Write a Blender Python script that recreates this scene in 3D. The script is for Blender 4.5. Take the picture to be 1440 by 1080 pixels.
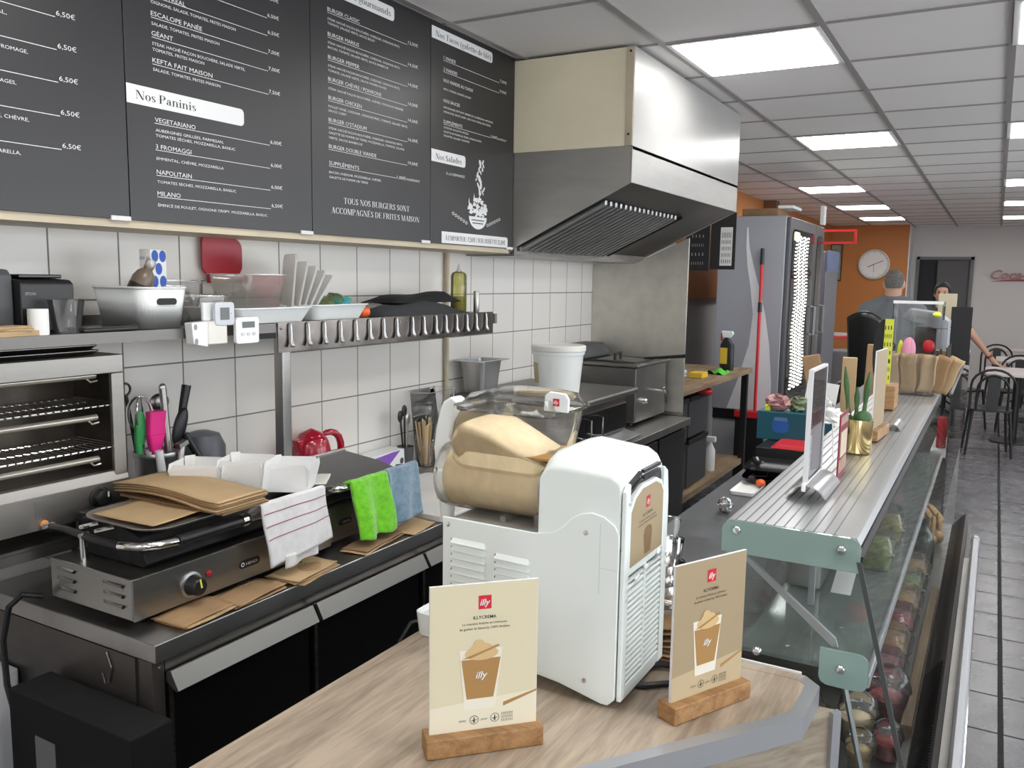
import bpy, bmesh, math, random
from mathutils import Vector, Matrix, Euler
random.seed(7)
PI = math.pi
for o in list(bpy.data.objects): bpy.data.objects.remove(o)
scene = bpy.context.scene
COL = scene.collection

# ------------------------------------------------------------------ camera, world, light, exposure
CAM = Vector((0, 0, 1.66))
cam_data = bpy.data.cameras.new('camera')
cam = bpy.data.objects.new('camera', cam_data)
COL.objects.link(cam)
cam_data.sensor_width = 36.0
cam_data.lens = 36.0 * 1190.0 / 1440.0
cam_data.clip_start = 0.02
pitch, yaw, roll = 0.124208549, 0.516145609, 0.0158855542
fw = Vector((-math.sin(yaw)*math.cos(pitch), math.cos(yaw)*math.cos(pitch), -math.sin(pitch)))
rt = Vector((math.cos(yaw), math.sin(yaw), 0))
up = rt.cross(fw)
r2 = rt*math.cos(roll) + up*math.sin(roll)
u2 = -rt*math.sin(roll) + up*math.cos(roll)
cam.matrix_world = Matrix(((r2.x, u2.x, -fw.x, CAM.x), (r2.y, u2.y, -fw.y, CAM.y), (r2.z, u2.z, -fw.z, CAM.z), (0, 0, 0, 1)))
scene.camera = cam

world = bpy.data.worlds.new('world'); scene.world = world
world.use_nodes = True
world.node_tree.nodes['Background'].inputs[0].default_value = (0.90, 0.95, 1.0, 1)
world.node_tree.nodes['Background'].inputs[1].default_value = 2.9
scene.view_settings.view_transform = 'Standard'
scene.view_settings.look = 'None'
scene.view_settings.gamma = 1.0
scene.view_settings.exposure = 0.80
scene.view_settings.use_curve_mapping = False
PANEL_POWER = 7.5          # radiance of the LED ceiling panels
# daylight enters through the open shop front behind the camera (a light portal only guides the sky's own light)
sun_d = bpy.data.lights.new('shopfront_daylight', 'AREA')
sun_d.shape = 'RECTANGLE'; sun_d.size = 1.4; sun_d.size_y = 2.45; sun_d.cycles.is_portal = True
sun_o = bpy.data.objects.new('shopfront_daylight', sun_d); COL.objects.link(sun_o)
sun_o.location = (2.2, -1.84, 1.225); sun_o.rotation_euler = (math.radians(90), 0, 0)

# fill light through made-up windows added out of view in the right wall (a light portal only guides the sky's own light)
por_d = bpy.data.lights.new('window_portal', 'AREA'); por_d.shape = 'RECTANGLE'; por_d.size = 8.6; por_d.size_y = 1.5; por_d.cycles.is_portal = True
por_o = bpy.data.objects.new('window_portal', por_d); COL.objects.link(por_o); por_o.location = (3.26, 4.8, 1.65); por_o.rotation_euler = (math.radians(90), 0, math.radians(90))

# ------------------------------------------------------------------ materials
def mat(name, col, rough=0.5, metal=0.0, **k):
    m = bpy.data.materials.new(name); m.use_nodes = True
    b = m.node_tree.nodes['Principled BSDF']
    b.inputs['Base Color'].default_value = (col[0], col[1], col[2], 1)
    b.inputs['Roughness'].default_value = rough
    b.inputs['Metallic'].default_value = metal
    if 'emit' in k:
        b.inputs['Emission Color'].default_value = (*k['emit'], 1); b.inputs['Emission Strength'].default_value = k.get('power', 1)
    if 'coat' in k: b.inputs['Coat Weight'].default_value = k['coat']; b.inputs['Coat Roughness'].default_value = 0.08
    if 'sss' in k: b.inputs['Subsurface Weight'].default_value = k['sss']; b.inputs['Subsurface Radius'].default_value = (.02, .012, .006)
    if 'sheen' in k: b.inputs['Sheen Weight'].default_value = k['sheen']
    if k.get('noise'):     # (scale, amount, stretch) colour variation
        sc, amt, st = k['noise']
        nt = m.node_tree; tc = nt.nodes.new('ShaderNodeTexCoord'); mp = nt.nodes.new('ShaderNodeMapping')
        mp.inputs['Scale'].default_value = st
        no = nt.nodes.new('ShaderNodeTexNoise'); no.inputs['Scale'].default_value = sc; no.inputs['Detail'].default_value = 5
        nt.links.new(tc.outputs['Object'], mp.inputs[0]); nt.links.new(mp.outputs[0], no.inputs['Vector'])
        rp = nt.nodes.new('ShaderNodeValToRGB')
        lo = [max(0, c*(1-amt)) for c in col]; hi = [min(1, c*(1+amt)) for c in col]
        rp.color_ramp.elements[0].color = (*lo, 1); rp.color_ramp.elements[0].position = 0.3
        rp.color_ramp.elements[1].color = (*hi, 1); rp.color_ramp.elements[1].position = 0.7
        nt.links.new(no.outputs['Fac'], rp.inputs[0]); nt.links.new(rp.outputs[0], b.inputs['Base Color'])
        if k.get('bump'):
            bp = nt.nodes.new('ShaderNodeBump'); bp.inputs['Strength'].default_value = k['bump']; bp.inputs['Distance'].default_value = 0.004
            nt.links.new(no.outputs['Fac'], bp.inputs['Height']); nt.links.new(bp.outputs[0], b.inputs['Normal'])
        if k.get('rvar'):
            mr = nt.nodes.new('ShaderNodeMapRange'); mr.inputs['To Min'].default_value = max(0.03, rough-k['rvar']); mr.inputs['To Max'].default_value = rough+k['rvar']
            nt.links.new(no.outputs['Fac'], mr.inputs[0]); nt.links.new(mr.outputs[0], b.inputs['Roughness'])
    return m

def steel(name, col, rough, stretch, amt=0.12):
    return mat(name, col, rough, 1.0, noise=(6, amt, stretch), rvar=0.04)

def glass(name, tint=(0.93, 0.98, 0.96), refl=0.5, rough=0.02, haze=0.0, hazecol=(.8, .8, .8)):
    """thin pane: transparent with a fresnel reflection and an optional milky share"""
    m = bpy.data.materials.new(name); m.use_nodes = True
    nt = m.node_tree; nt.nodes.clear()
    out = nt.nodes.new('ShaderNodeOutputMaterial'); tr = nt.nodes.new('ShaderNodeBsdfTransparent'); tr.inputs[0].default_value = (*tint, 1)
    gl = nt.nodes.new('ShaderNodeBsdfGlossy'); gl.inputs['Roughness'].default_value = rough
    fr = nt.nodes.new('ShaderNodeFresnel'); fr.inputs[0].default_value = 1.5
    ml = nt.nodes.new('ShaderNodeMath'); ml.operation = 'MULTIPLY'; ml.inputs[1].default_value = refl*2
    mx = nt.nodes.new('ShaderNodeMixShader')
    nt.links.new(fr.outputs[0], ml.inputs[0]); nt.links.new(ml.outputs[0], mx.inputs[0])
    base = tr
    if haze > 0:
        df = nt.nodes.new('ShaderNodeBsdfDiffuse'); df.inputs[0].default_value = (*hazecol, 1)
        tl = nt.nodes.new('ShaderNodeBsdfTranslucent'); tl.inputs[0].default_value = (*hazecol, 1)
        dm = nt.nodes.new('ShaderNodeMixShader'); dm.inputs[0].default_value = 0.4
        nt.links.new(df.outputs[0], dm.inputs[1]); nt.links.new(tl.outputs[0], dm.inputs[2])
        m2 = nt.nodes.new('ShaderNodeMixShader'); m2.inputs[0].default_value = haze
        nt.links.new(tr.outputs[0], m2.inputs[1]); nt.links.new(dm.outputs[0], m2.inputs[2]); base = m2
    nt.links.new(base.outputs[0], mx.inputs[1]); nt.links.new(gl.outputs[0], mx.inputs[2])
    nt.links.new(mx.outputs[0], out.inputs[0])
    return m

def grid_mat(name, base, line, axes, rough, rand=0.05, noise_amt=0.06, line_rough=0.8, bump=0.3, noise_scale=3.0, metal=0, rvar=0.0, tint2=None, ntint=0.0):
    """tiles: axes = ((coord index, pitch, phase, joint width), (…))"""
    m = bpy.data.materials.new(name); m.use_nodes = True
    nt = m.node_tree; b = nt.nodes['Principled BSDF']; b.inputs['Metallic'].default_value = metal
    N = nt.nodes.new; Lk = nt.links.new
    tc = N('ShaderNodeTexCoord'); sp = N('ShaderNodeSeparateXYZ'); Lk(tc.outputs['Object'], sp.inputs[0])
    def mth(op, a, bb=None):
        n = N('ShaderNodeMath'); n.operation = op
        for i, v in enumerate((a, bb)):
            if v is None: continue
            if isinstance(v, (int, float)): n.inputs[i].default_value = v
            else: Lk(v, n.inputs[i])
        return n.outputs[0]
    masks = []; cells = []
    for ax, pit, ph, w in axes:
        t = mth('DIVIDE', mth('SUBTRACT', sp.outputs[ax], ph), pit)
        fl = mth('FLOOR', t); fr = mth('SUBTRACT', t, fl)
        d = mth('MINIMUM', fr, mth('SUBTRACT', 1.0, fr))
        masks.append(mth('LESS_THAN', d, 0.5*w/pit)); cells.append(fl)
    mask = mth('MAXIMUM', masks[0], masks[1])
    cb = N('ShaderNodeCombineXYZ'); Lk(cells[0], cb.inputs[0]); Lk(cells[1], cb.inputs[1])
    wn = N('ShaderNodeTexWhiteNoise'); wn.noise_dimensions = '3D'; Lk(cb.outputs[0], wn.inputs['Vector'])
    no = N('ShaderNodeTexNoise'); no.inputs['Scale'].default_value = noise_scale; no.inputs['Detail'].default_value = 6; Lk(tc.outputs['Object'], no.inputs['Vector'])
    f = mth('ADD', mth('ADD', 1.0, mth('MULTIPLY', mth('SUBTRACT', wn.outputs['Value'], 0.5), 2*rand)), mth('MULTIPLY', mth('SUBTRACT', no.outputs['Fac'], 0.5), 2*noise_amt))
    hs = N('ShaderNodeVectorMath'); hs.operation = 'SCALE'; hs.inputs[0].default_value = base; Lk(f, hs.inputs['Scale'])
    src = hs.outputs[0]
    if tint2:
        n2 = N('ShaderNodeTexNoise'); n2.inputs['Scale'].default_value = 1.7; n2.inputs['Detail'].default_value = 3; Lk(tc.outputs['Object'], n2.inputs['Vector'])
        mt = N('ShaderNodeMix'); mt.data_type = 'RGBA'
        Lk(mth('MULTIPLY', n2.outputs['Fac'], ntint), mt.inputs[0]); Lk(src, mt.inputs[6]); mt.inputs[7].default_value = (*tint2, 1); src = mt.outputs[2]
    mx = N('ShaderNodeMix'); mx.data_type = 'RGBA'; Lk(mask, mx.inputs[0]); Lk(src, mx.inputs[6]); mx.inputs[7].default_value = (*line, 1)
    Lk(mx.outputs[2], b.inputs['Base Color'])
    rr = mth('ADD', mth('MULTIPLY', mask, line_rough-rough), mth('ADD', rough, mth('MULTIPLY', mth('SUBTRACT', no.outputs['Fac'], 0.5), 2*rvar)))
    Lk(rr, b.inputs['Roughness'])
    bp = N('ShaderNodeBump'); bp.inputs['Strength'].default_value = bump; bp.inputs['Distance'].default_value = 0.003; bp.invert = True
    Lk(mask, bp.inputs['Height']); Lk(bp.outputs[0], b.inputs['Normal'])
    return m

def wood(name, c1, c2, stretch, scale=5, rough=0.5, bump=0.15, fine=True):
    m = bpy.data.materials.new(name); m.use_nodes = True
    nt = m.node_tree; b = nt.nodes['Principled BSDF']; N = nt.nodes.new; Lk = nt.links.new
    tc = N('ShaderNodeTexCoord'); mp = N('ShaderNodeMapping'); mp.inputs['Scale'].default_value = stretch; Lk(tc.outputs['Object'], mp.inputs[0])
    n1 = N('ShaderNodeTexNoise'); n1.inputs['Scale'].default_value = scale; n1.inputs['Detail'].default_value = 8; n1.inputs['Distortion'].default_value = 0.6; Lk(mp.outputs[0], n1.inputs['Vector'])
    n2 = N('ShaderNodeTexNoise'); n2.inputs['Scale'].default_value = scale*7; n2.inputs['Detail'].default_value = 4; Lk(mp.outputs[0], n2.inputs['Vector'])
    ad = N('ShaderNodeMath'); ad.operation = 'MULTIPLY_ADD'; ad.inputs[1].default_value = 0.35 if fine else 0.0; Lk(n2.outputs['Fac'], ad.inputs[0]); Lk(n1.outputs['Fac'], ad.inputs[2])
    rp = N('ShaderNodeValToRGB'); e = rp.color_ramp.elements
    e[0].position = 0.48; e[0].color = (*c1, 1); e[1].position = 0.82; e[1].color = (*c2, 1)
    Lk(ad.outputs[0], rp.inputs[0]); Lk(rp.outputs[0], b.inputs['Base Color']); b.inputs['Roughness'].default_value = rough
    bp = N('ShaderNodeBump'); bp.inputs['Strength'].default_value = bump; bp.inputs['Distance'].default_value = 0.002; Lk(ad.outputs[0], bp.inputs['Height']); Lk(bp.outputs[0], b.inputs['Normal'])
    return m

M = dict(
    steel=steel('brushed_steel', (.44, .43, .41), .32, (1, 1, 30), .04),
    steel_y=steel('brushed_steel_long', (.33, .32, .305), .34, (30, 1, 30), .04),
    salsteel=steel('salamander_steel', (.40, .38, .355), .42, (6, 1, 6), .05),
    steel_dark=steel('dark_steel', (.30, .285, .27), .34, (1, 1, 20), .2),
    steel_top=steel('worktop_steel', (.46, .45, .435), .36, (6, 1, 1), .05),
    hoodsteel=steel('hood_steel', (.60, .585, .55), .42, (1, 1, 4), .06), skirtsteel=steel('skirt_steel', (.50, .50, .49), .34, (1, 1, 8), .05),
    endsteel=mat('end_panel_steel', (.11, .10, .095), .38, .7, noise=(4, .35, (1, 1, 1)), rvar=.1),
    chrome=mat('chrome', (.82, .82, .82), .08, 1.0),
    alu=mat('aluminium', (.52, .53, .54), .34, .95),
    alu_dull=mat('aluminium_edge', (.42, .43, .45), .42, .6),
    black=mat('black_plastic', (.012, .012, .013), .38),
    blackgloss=mat('black_gloss', (.008, .008, .009), .16),
    blackdoor=mat('black_door_panel', (.006, .006, .006), .28),
    blackmatt=mat('black_matt', (.015, .015, .016), .75),
    castiron=mat('cast_iron', (.018, .018, .018), .5, .3, noise=(30, .4, (1, 1, 1)), bump=.2),
    white=mat('white_plastic', (.84, .87, .86), .28, coat=.3),
    machine=mat('machine_white', (.85, .91, .885), .30, coat=.2),
    whitepaint=mat('white_paint', (.74, .74, .74), .5),
    paper=mat('white_paper', (.86, .86, .85), .8),
    greywhite=mat('grey_white', (.62, .63, .65), .5),
    grey=mat('grey_plastic', (.30, .31, .33), .5),
    darkgrey=mat('dark_grey', (.07, .073, .08), .5),
    vent=mat('vent_dark', (.05, .053, .053), .6),
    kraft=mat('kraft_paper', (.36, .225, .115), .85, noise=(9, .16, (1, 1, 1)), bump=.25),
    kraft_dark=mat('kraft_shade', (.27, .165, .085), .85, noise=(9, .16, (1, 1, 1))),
    kraft_lt=mat('kraft_light', (.50, .35, .19), .8, noise=(7, .12, (1, 1, 1)), bump=.2),
    red=mat('red_plastic', (.42, .012, .03), .35),
    redtrans=mat('red_kettle', (.40, .008, .03), .18, coat=.5),
    redbright=mat('bright_red', (.60, .02, .03), .4),
    orange=mat('orange_cap', (.85, .13, .02), .4),
    pink=mat('pink_silicone', (.80, .02, .25), .45),
    green=mat('green_cloth', (.17, .60, .012), .95, sheen=.5, noise=(60, .2, (1, 1, 1)), bump=.6),
    greenplastic=mat('green_plastic', (.03, .30, .08), .4),
    limegreen=mat('lime_cloth', (.10, .55, .05), .9),
    bluecloth=mat('blue_grey_cloth', (.19, .29, .38), .95, sheen=.5, noise=(60, .2, (1, 1, 1)), bump=.6),
    teal=mat('teal_box', (.012, .11, .15), .45),
    tealbright=mat('teal_plastic', (.05, .42, .45), .4),
    purple=mat('purple_print', (.25, .10, .50), .4),
    purplebag=mat('purple_bag', (.10, .012, .13), .35, noise=(9, .5, (1, 1, 1))),
    blue=mat('blue_print', (.03, .10, .42), .5),
    yellow=mat('yellow_card', (.78, .82, .08), .6),
    yellowsponge=mat('yellow_sponge', (.75, .50, .05), .9),
    neon=mat('neon_yellow', (.85, .95, .05), .5),
    pinkcard=mat('pink_card', (.85, .35, .50), .6),
    cream=mat('coffee_cream', (.90, .73, .46), .42, noise=(55, .07, (1, 1, .5)), bump=.25),
    foam=mat('brown_foam', (.50, .27, .08), .6),
    beigepanel=mat('beige_panel', (.90, .82, .61), .42, noise=(2.2, .10, (1, 1, 1))),
    beigetrim=mat('beige_trim', (.58, .50, .36), .5, noise=(3, .15, (1, 1, 1))),
    hoodwhite=mat('hood_white_panel', (.34, .335, .325), .28, noise=(3, .06, (1, 1, 3))),
    board=mat('menu_board_black', (.026, .025, .027), .36),
    lettering=mat('white_lettering', (.80, .80, .80), .6),
    ink=mat('black_ink', (.02, .02, .02), .7),
    tag=mat('white_tag', (.82, .82, .82), .5),
    gold=mat('gold_metal', (.78, .60, .28), .16, 1.0),
    cactus=mat('cactus_green', (.05, .12, .04), .6, noise=(30, .4, (1, 1, 1))),
    petal=mat('white_petals', (.88, .88, .86), .8),
    soil=mat('dark_plant_base', (.03, .04, .02), .8),
    orangewall=mat('orange_paint', (.46, .172, .042), .6),
    whitewall=mat('white_wall_paint', (.62, .60, .59), .7),
    greywall=mat('grey_wall_paint', (.50, .50, .51), .7),
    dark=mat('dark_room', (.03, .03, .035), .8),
    slab=mat('slate_laminate', (.10, .104, .112), .42, noise=(12, .25, (1, 1, 1)), rvar=.08),
    skin=mat('skin', (.52, .30, .21), .55, sss=.1),
    hairgrey=mat('grey_hair', (.13, .12, .115), .9, noise=(60, .3, (1, 1, 1))),
    hairdark=mat('dark_hair', (.012, .010, .009), .6),
    tshirt=mat('grey_tshirt', (.13, .14, .155), .9),
    blackshirt=mat('black_shirt', (.012, .012, .015), .9),
    jeans=mat('dark_trousers', (.02, .025, .04), .9),
    leather=mat('black_leather', (.010, .010, .011), .3),
    oil=glass('oil_yellow', (.62, .58, .12), .4, .05, .35, (.50, .50, .08)),
    clear=glass('clear_plastic', (.985, .985, .988), .5, .05, .09, (.95, .95, .95)),
    clear2=glass('milky_plastic', (.97, .97, .965), .35, .1, .26, (.98, .96, .93)), lidplastic=glass('lid_plastic', (.95, .95, .94), .3, .1, .55, (.97, .96, .93)),
    tankshell=glass('tank_plastic', (.97, .97, .965), .45, .03, .04, (.85, .85, .82)),
    pane=glass('case_glass', (.975, .99, .984), .30, .01), frontpane=glass('case_front_glass', (.98, .99, .985), .10, .01),
    paneedge=glass('shelf_glass', (.92, .96, .94), .25, .05, .36, (.52, .60, .575)),
    frost=glass('frosted_green', (.74, .86, .82), .5, .08, .58, (.52, .68, .63)),
    acrylic=glass('acrylic', (.98, .985, .99), .5, .02, .03, (.9, .9, .9)),
    fridgeglass=glass('fridge_glass', (.75, .80, .80), .7, .02),
    panel_led=mat('led_panel', (1, 1, 1), .5, emit=(1.0, .985, .96), power=PANEL_POWER),
    led=mat('led_dots', (1, 1, 1), .5, emit=(.95, 1.0, .88), power=2.6),
    screen=mat('lcd_screen', (.10, .12, .11), .25),
    oak=wood('oak_block', (.22, .105, .035), (.42, .235, .10), (1.2, 9, 9), 6, .5),
    counterwood=wood('sonoma_oak', (.235, .18, .13), (.48, .39, .30), (9, .9, 9), 3.2, .42, .08),
    bodywood=wood('grey_oak_panel', (.20, .16, .115), (.40, .345, .265), (3, 3, 22), 1.6, .5, .1),
    shelfwood=wood('worn_wood', (.20, .13, .075), (.36, .26, .165), (9, 1, 9), 3, .55),
    stick=mat('wooden_sticks', (.62, .46, .26), .7),
    boardwhite=mat('cutting_board_white', (.66, .65, .62), .45, noise=(5, .10, (1, 1, 1))),
    towel=mat('white_towel', (.74, .73, .74), .95, sheen=.3, noise=(40, .06, (1, 1, 1)), bump=.4),
    stripe=mat('red_stripe', (.38, .16, .17), .95),
    cardcream=mat('sign_card', (.70, .63, .44), .45),
    cardtan=mat('sign_card_tan', (.39, .30, .18), .45),
    cardbase=mat('card_table_tone', (.78, .72, .56), .5),
    coffee=mat('print_coffee', (.40, .22, .07), .5),
    coffee_lt=mat('print_foam', (.66, .46, .22), .5),
    printglass=mat('print_glass', (.80, .76, .64), .5),
    illyred=mat('logo_red', (.62, .012, .03), .5),
    cokered=mat('sign_red', (.30, .02, .03), .4),
    silver=mat('silver_bar', (.62, .63, .65), .28, .9),
    bread=mat('bread', (.42, .25, .10), .8, noise=(20, .3, (1, 1, 1))),
    filling=mat('sandwich_filling', (.30, .14, .09), .8, noise=(40, .6, (1, 1, 1))),
    copper=mat('warm_lamp', (.5, .2, .04), .4, emit=(1, .35, .05), power=.12),
    water=glass('water_bottle', (.86, .90, .92), .8, .03, .08, (.7, .8, .85)),
)
M['walltile'] = grid_mat('white_wall_tiles', (.86, .845, .835), (.22, .21, .195), ((1, .2, 1.304, .0045), (2, .19, 1.205, .0045)), .30, rand=.035, noise_amt=.06, noise_scale=1.6, tint2=(.74, .62, .42), ntint=.36, rvar=.06)
M['floortile'] = grid_mat('slate_floor_tiles', (.135, .131, .142), (.006, .006, .006), ((0, 1.2, .135, .020), (1, .331, 4.492, .011)), .27, rand=.18, noise_amt=.28, noise_scale=7, rvar=.10, bump=0.0)
M['ceiltile'] = grid_mat('ceiling_tiles', (.87, .845, .83), (.45, .43, .42), ((0, .6, -.02, .006), (1, .6, 3.31, .006)), .85, rand=.03, noise_amt=.02, bump=.1)
# ------------------------------------------------------------------ helpers
class G:
    """collects shapes into one mesh"""
    def __init__(s): s.bm = bmesh.new()
    def face(s, pts):
        return s.bm.faces.new([s.bm.verts.new(p) for p in pts])
    def hexa(s, p):
        v = [s.bm.verts.new(q) for q in p]
        for f in ((3, 2, 1, 0), (4, 5, 6, 7), (0, 1, 5, 4), (1, 2, 6, 5), (2, 3, 7, 6), (3, 0, 4, 7)): s.bm.faces.new([v[i] for i in f])
        return s
    def box(s, x0, x1, y0, y1, z0, z1):
        return s.hexa([(x0, y0, z0), (x1, y0, z0), (x1, y1, z0), (x0, y1, z0), (x0, y0, z1), (x1, y0, z1), (x1, y1, z1), (x0, y1, z1)])
    def obox(s, c, sz, rot=(0, 0, 0)):
        R = Euler(rot).to_matrix(); c = Vector(c); h = Vector(sz)/2
        P = [(-1, -1, -1), (1, -1, -1), (1, 1, -1), (-1, 1, -1), (-1, -1, 1), (1, -1, 1), (1, 1, 1), (-1, 1, 1)]
        return s.hexa([c + R @ Vector((a*h.x, b*h.y, d*h.z)) for a, b, d in P])
    def ring(s, pts): return [s.bm.verts.new(p) for p in pts]
    def skin(s, rings, closed=True, cap=True):
        rr = [s.ring(r) for r in rings]; n = len(rr[0])
        for a, b in zip(rr, rr[1:]):
            for i in range(n if closed else n-1):
                j = (i+1) % n; s.bm.faces.new((a[i], a[j], b[j], b[i]))
        if cap and closed:
            s.bm.faces.new(rr[0][::-1]); s.bm.faces.new(rr[-1])
        return s
    def lathe(s, prof, c=(0, 0, 0), n=28, cap=True, ax='z', rot=None):
        c = Vector(c); rings = []
        for r, h in prof:
            ring = []
            for i in range(n):
                a = 2*PI*i/n; p = (r*math.cos(a), r*math.sin(a), h)
                if ax == 'x': p = (p[2], p[0], p[1])
                elif ax == 'y': p = (p[1], p[2], p[0])
                p = Vector(p)
                if rot is not None: p = rot @ p
                ring.append(c+p)
            rings.append(ring)
        return s.skin(rings, True, cap)
    def cyl(s, a, b, r0, r1=None, n=14, cap=True):
        a = Vector(a); b = Vector(b); d = (b-a); L = d.length
        q = d.to_track_quat('Z', 'Y').to_matrix()
        return s.lathe([(r0, 0), (r0 if r1 is None else r1, L)], a, n, cap, 'z', q)
    def tube(s, pts, r, n=8, closed=False):
        P = [Vector(p) for p in pts]; rings = []; m = len(P); prev = None
        for i, p in enumerate(P):
            t = (P[(i+1) % m] if (closed or i < m-1) else p) - (P[i-1] if (closed or i > 0) else p)
            t.normalize()
            if prev is None:
                u = t.orthogonal().normalized()
            else:
                u = (prev - t*prev.dot(t)); u = u.normalized() if u.length > 1e-6 else t.orthogonal().normalized()
            prev = u; w = t.cross(u); rad = r[i] if isinstance(r, (list, tuple)) else r
            rings.append([p + (u*math.cos(2*PI*k/n) + w*math.sin(2*PI*k/n))*rad for k in range(n)])
        if closed: rings.append(rings[0])
        return s.skin(rings, True, not closed)
    def prism(s, pts, ax, a, b):
        """polygon in the two other axes, extruded along ax from a to b"""
        def put(p, t):
            return {'x': (t, p[0], p[1]), 'y': (p[0], t, p[1]), 'z': (p[0], p[1], t)}[ax]
        v0 = s.ring([put(p, a) for p in pts]); v1 = s.ring([put(p, b) for p in pts]); n = len(pts)
        s.bm.faces.new(v0[::-1]); s.bm.faces.new(v1)
        for i in range(n): s.bm.faces.new((v0[i], v0[(i+1) % n], v1[(i+1) % n], v1[i]))
        return s
    def sphere(s, c, r, n=16, m=10, rot=None):
        c = Vector(c); r = (r, r, r) if isinstance(r, (int, float)) else r
        rings = []
        for j in range(m+1):
            t = PI*j/m; rr = max(math.sin(t), 1e-3)
            ring = []
            for i in range(n):
                a = 2*PI*i/n; p = Vector((r[0]*rr*math.cos(a), r[1]*rr*math.sin(a), -r[2]*math.cos(t)))
                if rot is not None: p = rot @ p
                ring.append(c+p)
            rings.append(ring)
        return s.skin(rings)
    def sheet(s, fn, nu, nv, closed=False):
        rows = [[s.bm.verts.new(fn(i/nu, j/nv)) for i in range(nu+1)] for j in range(nv+1)]
        for j in range(nv):
            for i in range(nu):
                s.bm.faces.new((rows[j][i], rows[j][i+1], rows[j+1][i+1], rows[j+1][i]))
        return s
    def capsule(s, a, b, ra, rb, n=14):
        a = Vector(a); b = Vector(b); s.cyl(a, b, ra, rb, n); s.sphere(a, ra, n, 8); s.sphere(b, rb, n, 8); return s
    def rrect_loft(s, secs, rad=.02, k=4, cap=True):
        """secs: (x0,x1,y0,y1,z[,rad]) rounded rectangles stacked"""
        rings = []
        for q in secs:
            x0, x1, y0, y1, z = q[:5]; r = q[5] if len(q) > 5 else rad
            ring = []
            for cx, cy, a0 in ((x1-r, y1-r, 0), (x0+r, y1-r, 90), (x0+r, y0+r, 180), (x1-r, y0+r, 270)):
                for i in range(k+1):
                    a = math.radians(a0+90*i/k); ring.append((cx+r*math.cos(a), cy+r*math.sin(a), z))
            rings.append(ring)
        return s.skin(rings, True, cap)

MW = {}
def obj(name, g, m, parent=None, smooth=False, bevel=0, solid=0, sub=0, world=True, kind=None, label=None, remesh=0, bseg=2):
    me = bpy.data.meshes.new(name)
    bmesh.ops.remove_doubles(g.bm, verts=g.bm.verts, dist=1e-6)
    bmesh.ops.recalc_face_normals(g.bm, faces=g.bm.faces)
    g.bm.to_mesh(me); g.bm.free()
    o = bpy.data.objects.new(name, me); COL.objects.link(o)
    for mm in (m if isinstance(m, (list, tuple)) else [m]): me.materials.append(M[mm] if isinstance(mm, str) else mm)
    if parent is not None:
        o.parent = parent; W = MW[parent.name]; MW[o.name] = W
        if world: me.transform(W.inverted())
    else: MW[o.name] = Matrix()
    if remesh:
        d = o.modifiers.new('r', 'REMESH'); d.mode = 'VOXEL'; d.voxel_size = remesh; d.use_smooth_shade = True
        q = o.modifiers.new('s', 'SMOOTH'); q.factor = .5; q.iterations = 4
    if solid: d = o.modifiers.new('t', 'SOLIDIFY'); d.thickness = solid; d.offset = 0
    if bevel: d = o.modifiers.new('b', 'BEVEL'); d.width = bevel; d.segments = bseg; d.limit_method = 'ANGLE'; d.angle_limit = math.radians(40)
    if sub: d = o.modifiers.new('u', 'SUBSURF'); d.levels = sub; d.render_levels = sub
    if smooth or bevel:
        for p in me.polygons: p.use_smooth = True
        if not sub and not remesh:
            d = o.modifiers.new('n', 'WEIGHTED_NORMAL') if bevel else None
            if not bevel:
                try: me.set_sharp_from_angle(angle=math.radians(40))
                except Exception: pass
    if kind: o['kind'] = kind
    if label: o['label'] = label
    return o
def root(name, label, cat, loc, rz=0, group=None):
    o = bpy.data.objects.new(name, None); COL.objects.link(o)
    o.location = loc; o.rotation_euler = (0, 0, rz); o.empty_display_size = .05
    o['label'] = label; o['category'] = cat
    if group: o['group'] = group
    MW[o.name] = Matrix.Translation(Vector(loc)) @ Matrix.Rotation(rz, 4, 'Z')
    return o
def solo(name, g, m, label, cat, loc=None, group=None, **k):
    """a thing that is one mesh; its origin is moved to loc"""
    o = obj(name, g, m, **k)
    if loc is not None:
        o.data.transform(Matrix.Translation(-Vector(loc))); o.location = loc; MW[o.name] = Matrix.Translation(Vector(loc))
    o['label'] = label; o['category'] = cat
    if group: o['group'] = group
    return o
def struct(name, g, m, **k): return obj(name, g, m, kind='structure', **k)
def dup(r, loc, label, rz=None, group=None):
    c = r.copy(); COL.objects.link(c); c.location = loc; c['label'] = label
    if rz is not None: c.rotation_euler = (0, 0, rz)
    if group: c['group'] = group
    MW[c.name] = Matrix.Translation(Vector(loc)) @ Matrix.Rotation(c.rotation_euler.z, 4, 'Z')
    for ch in list(r.children):
        d = ch.copy(); COL.objects.link(d); d.parent = c
        for gch in list(ch.children):
            e = gch.copy(); COL.objects.link(e); e.parent = d
    return c

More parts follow.
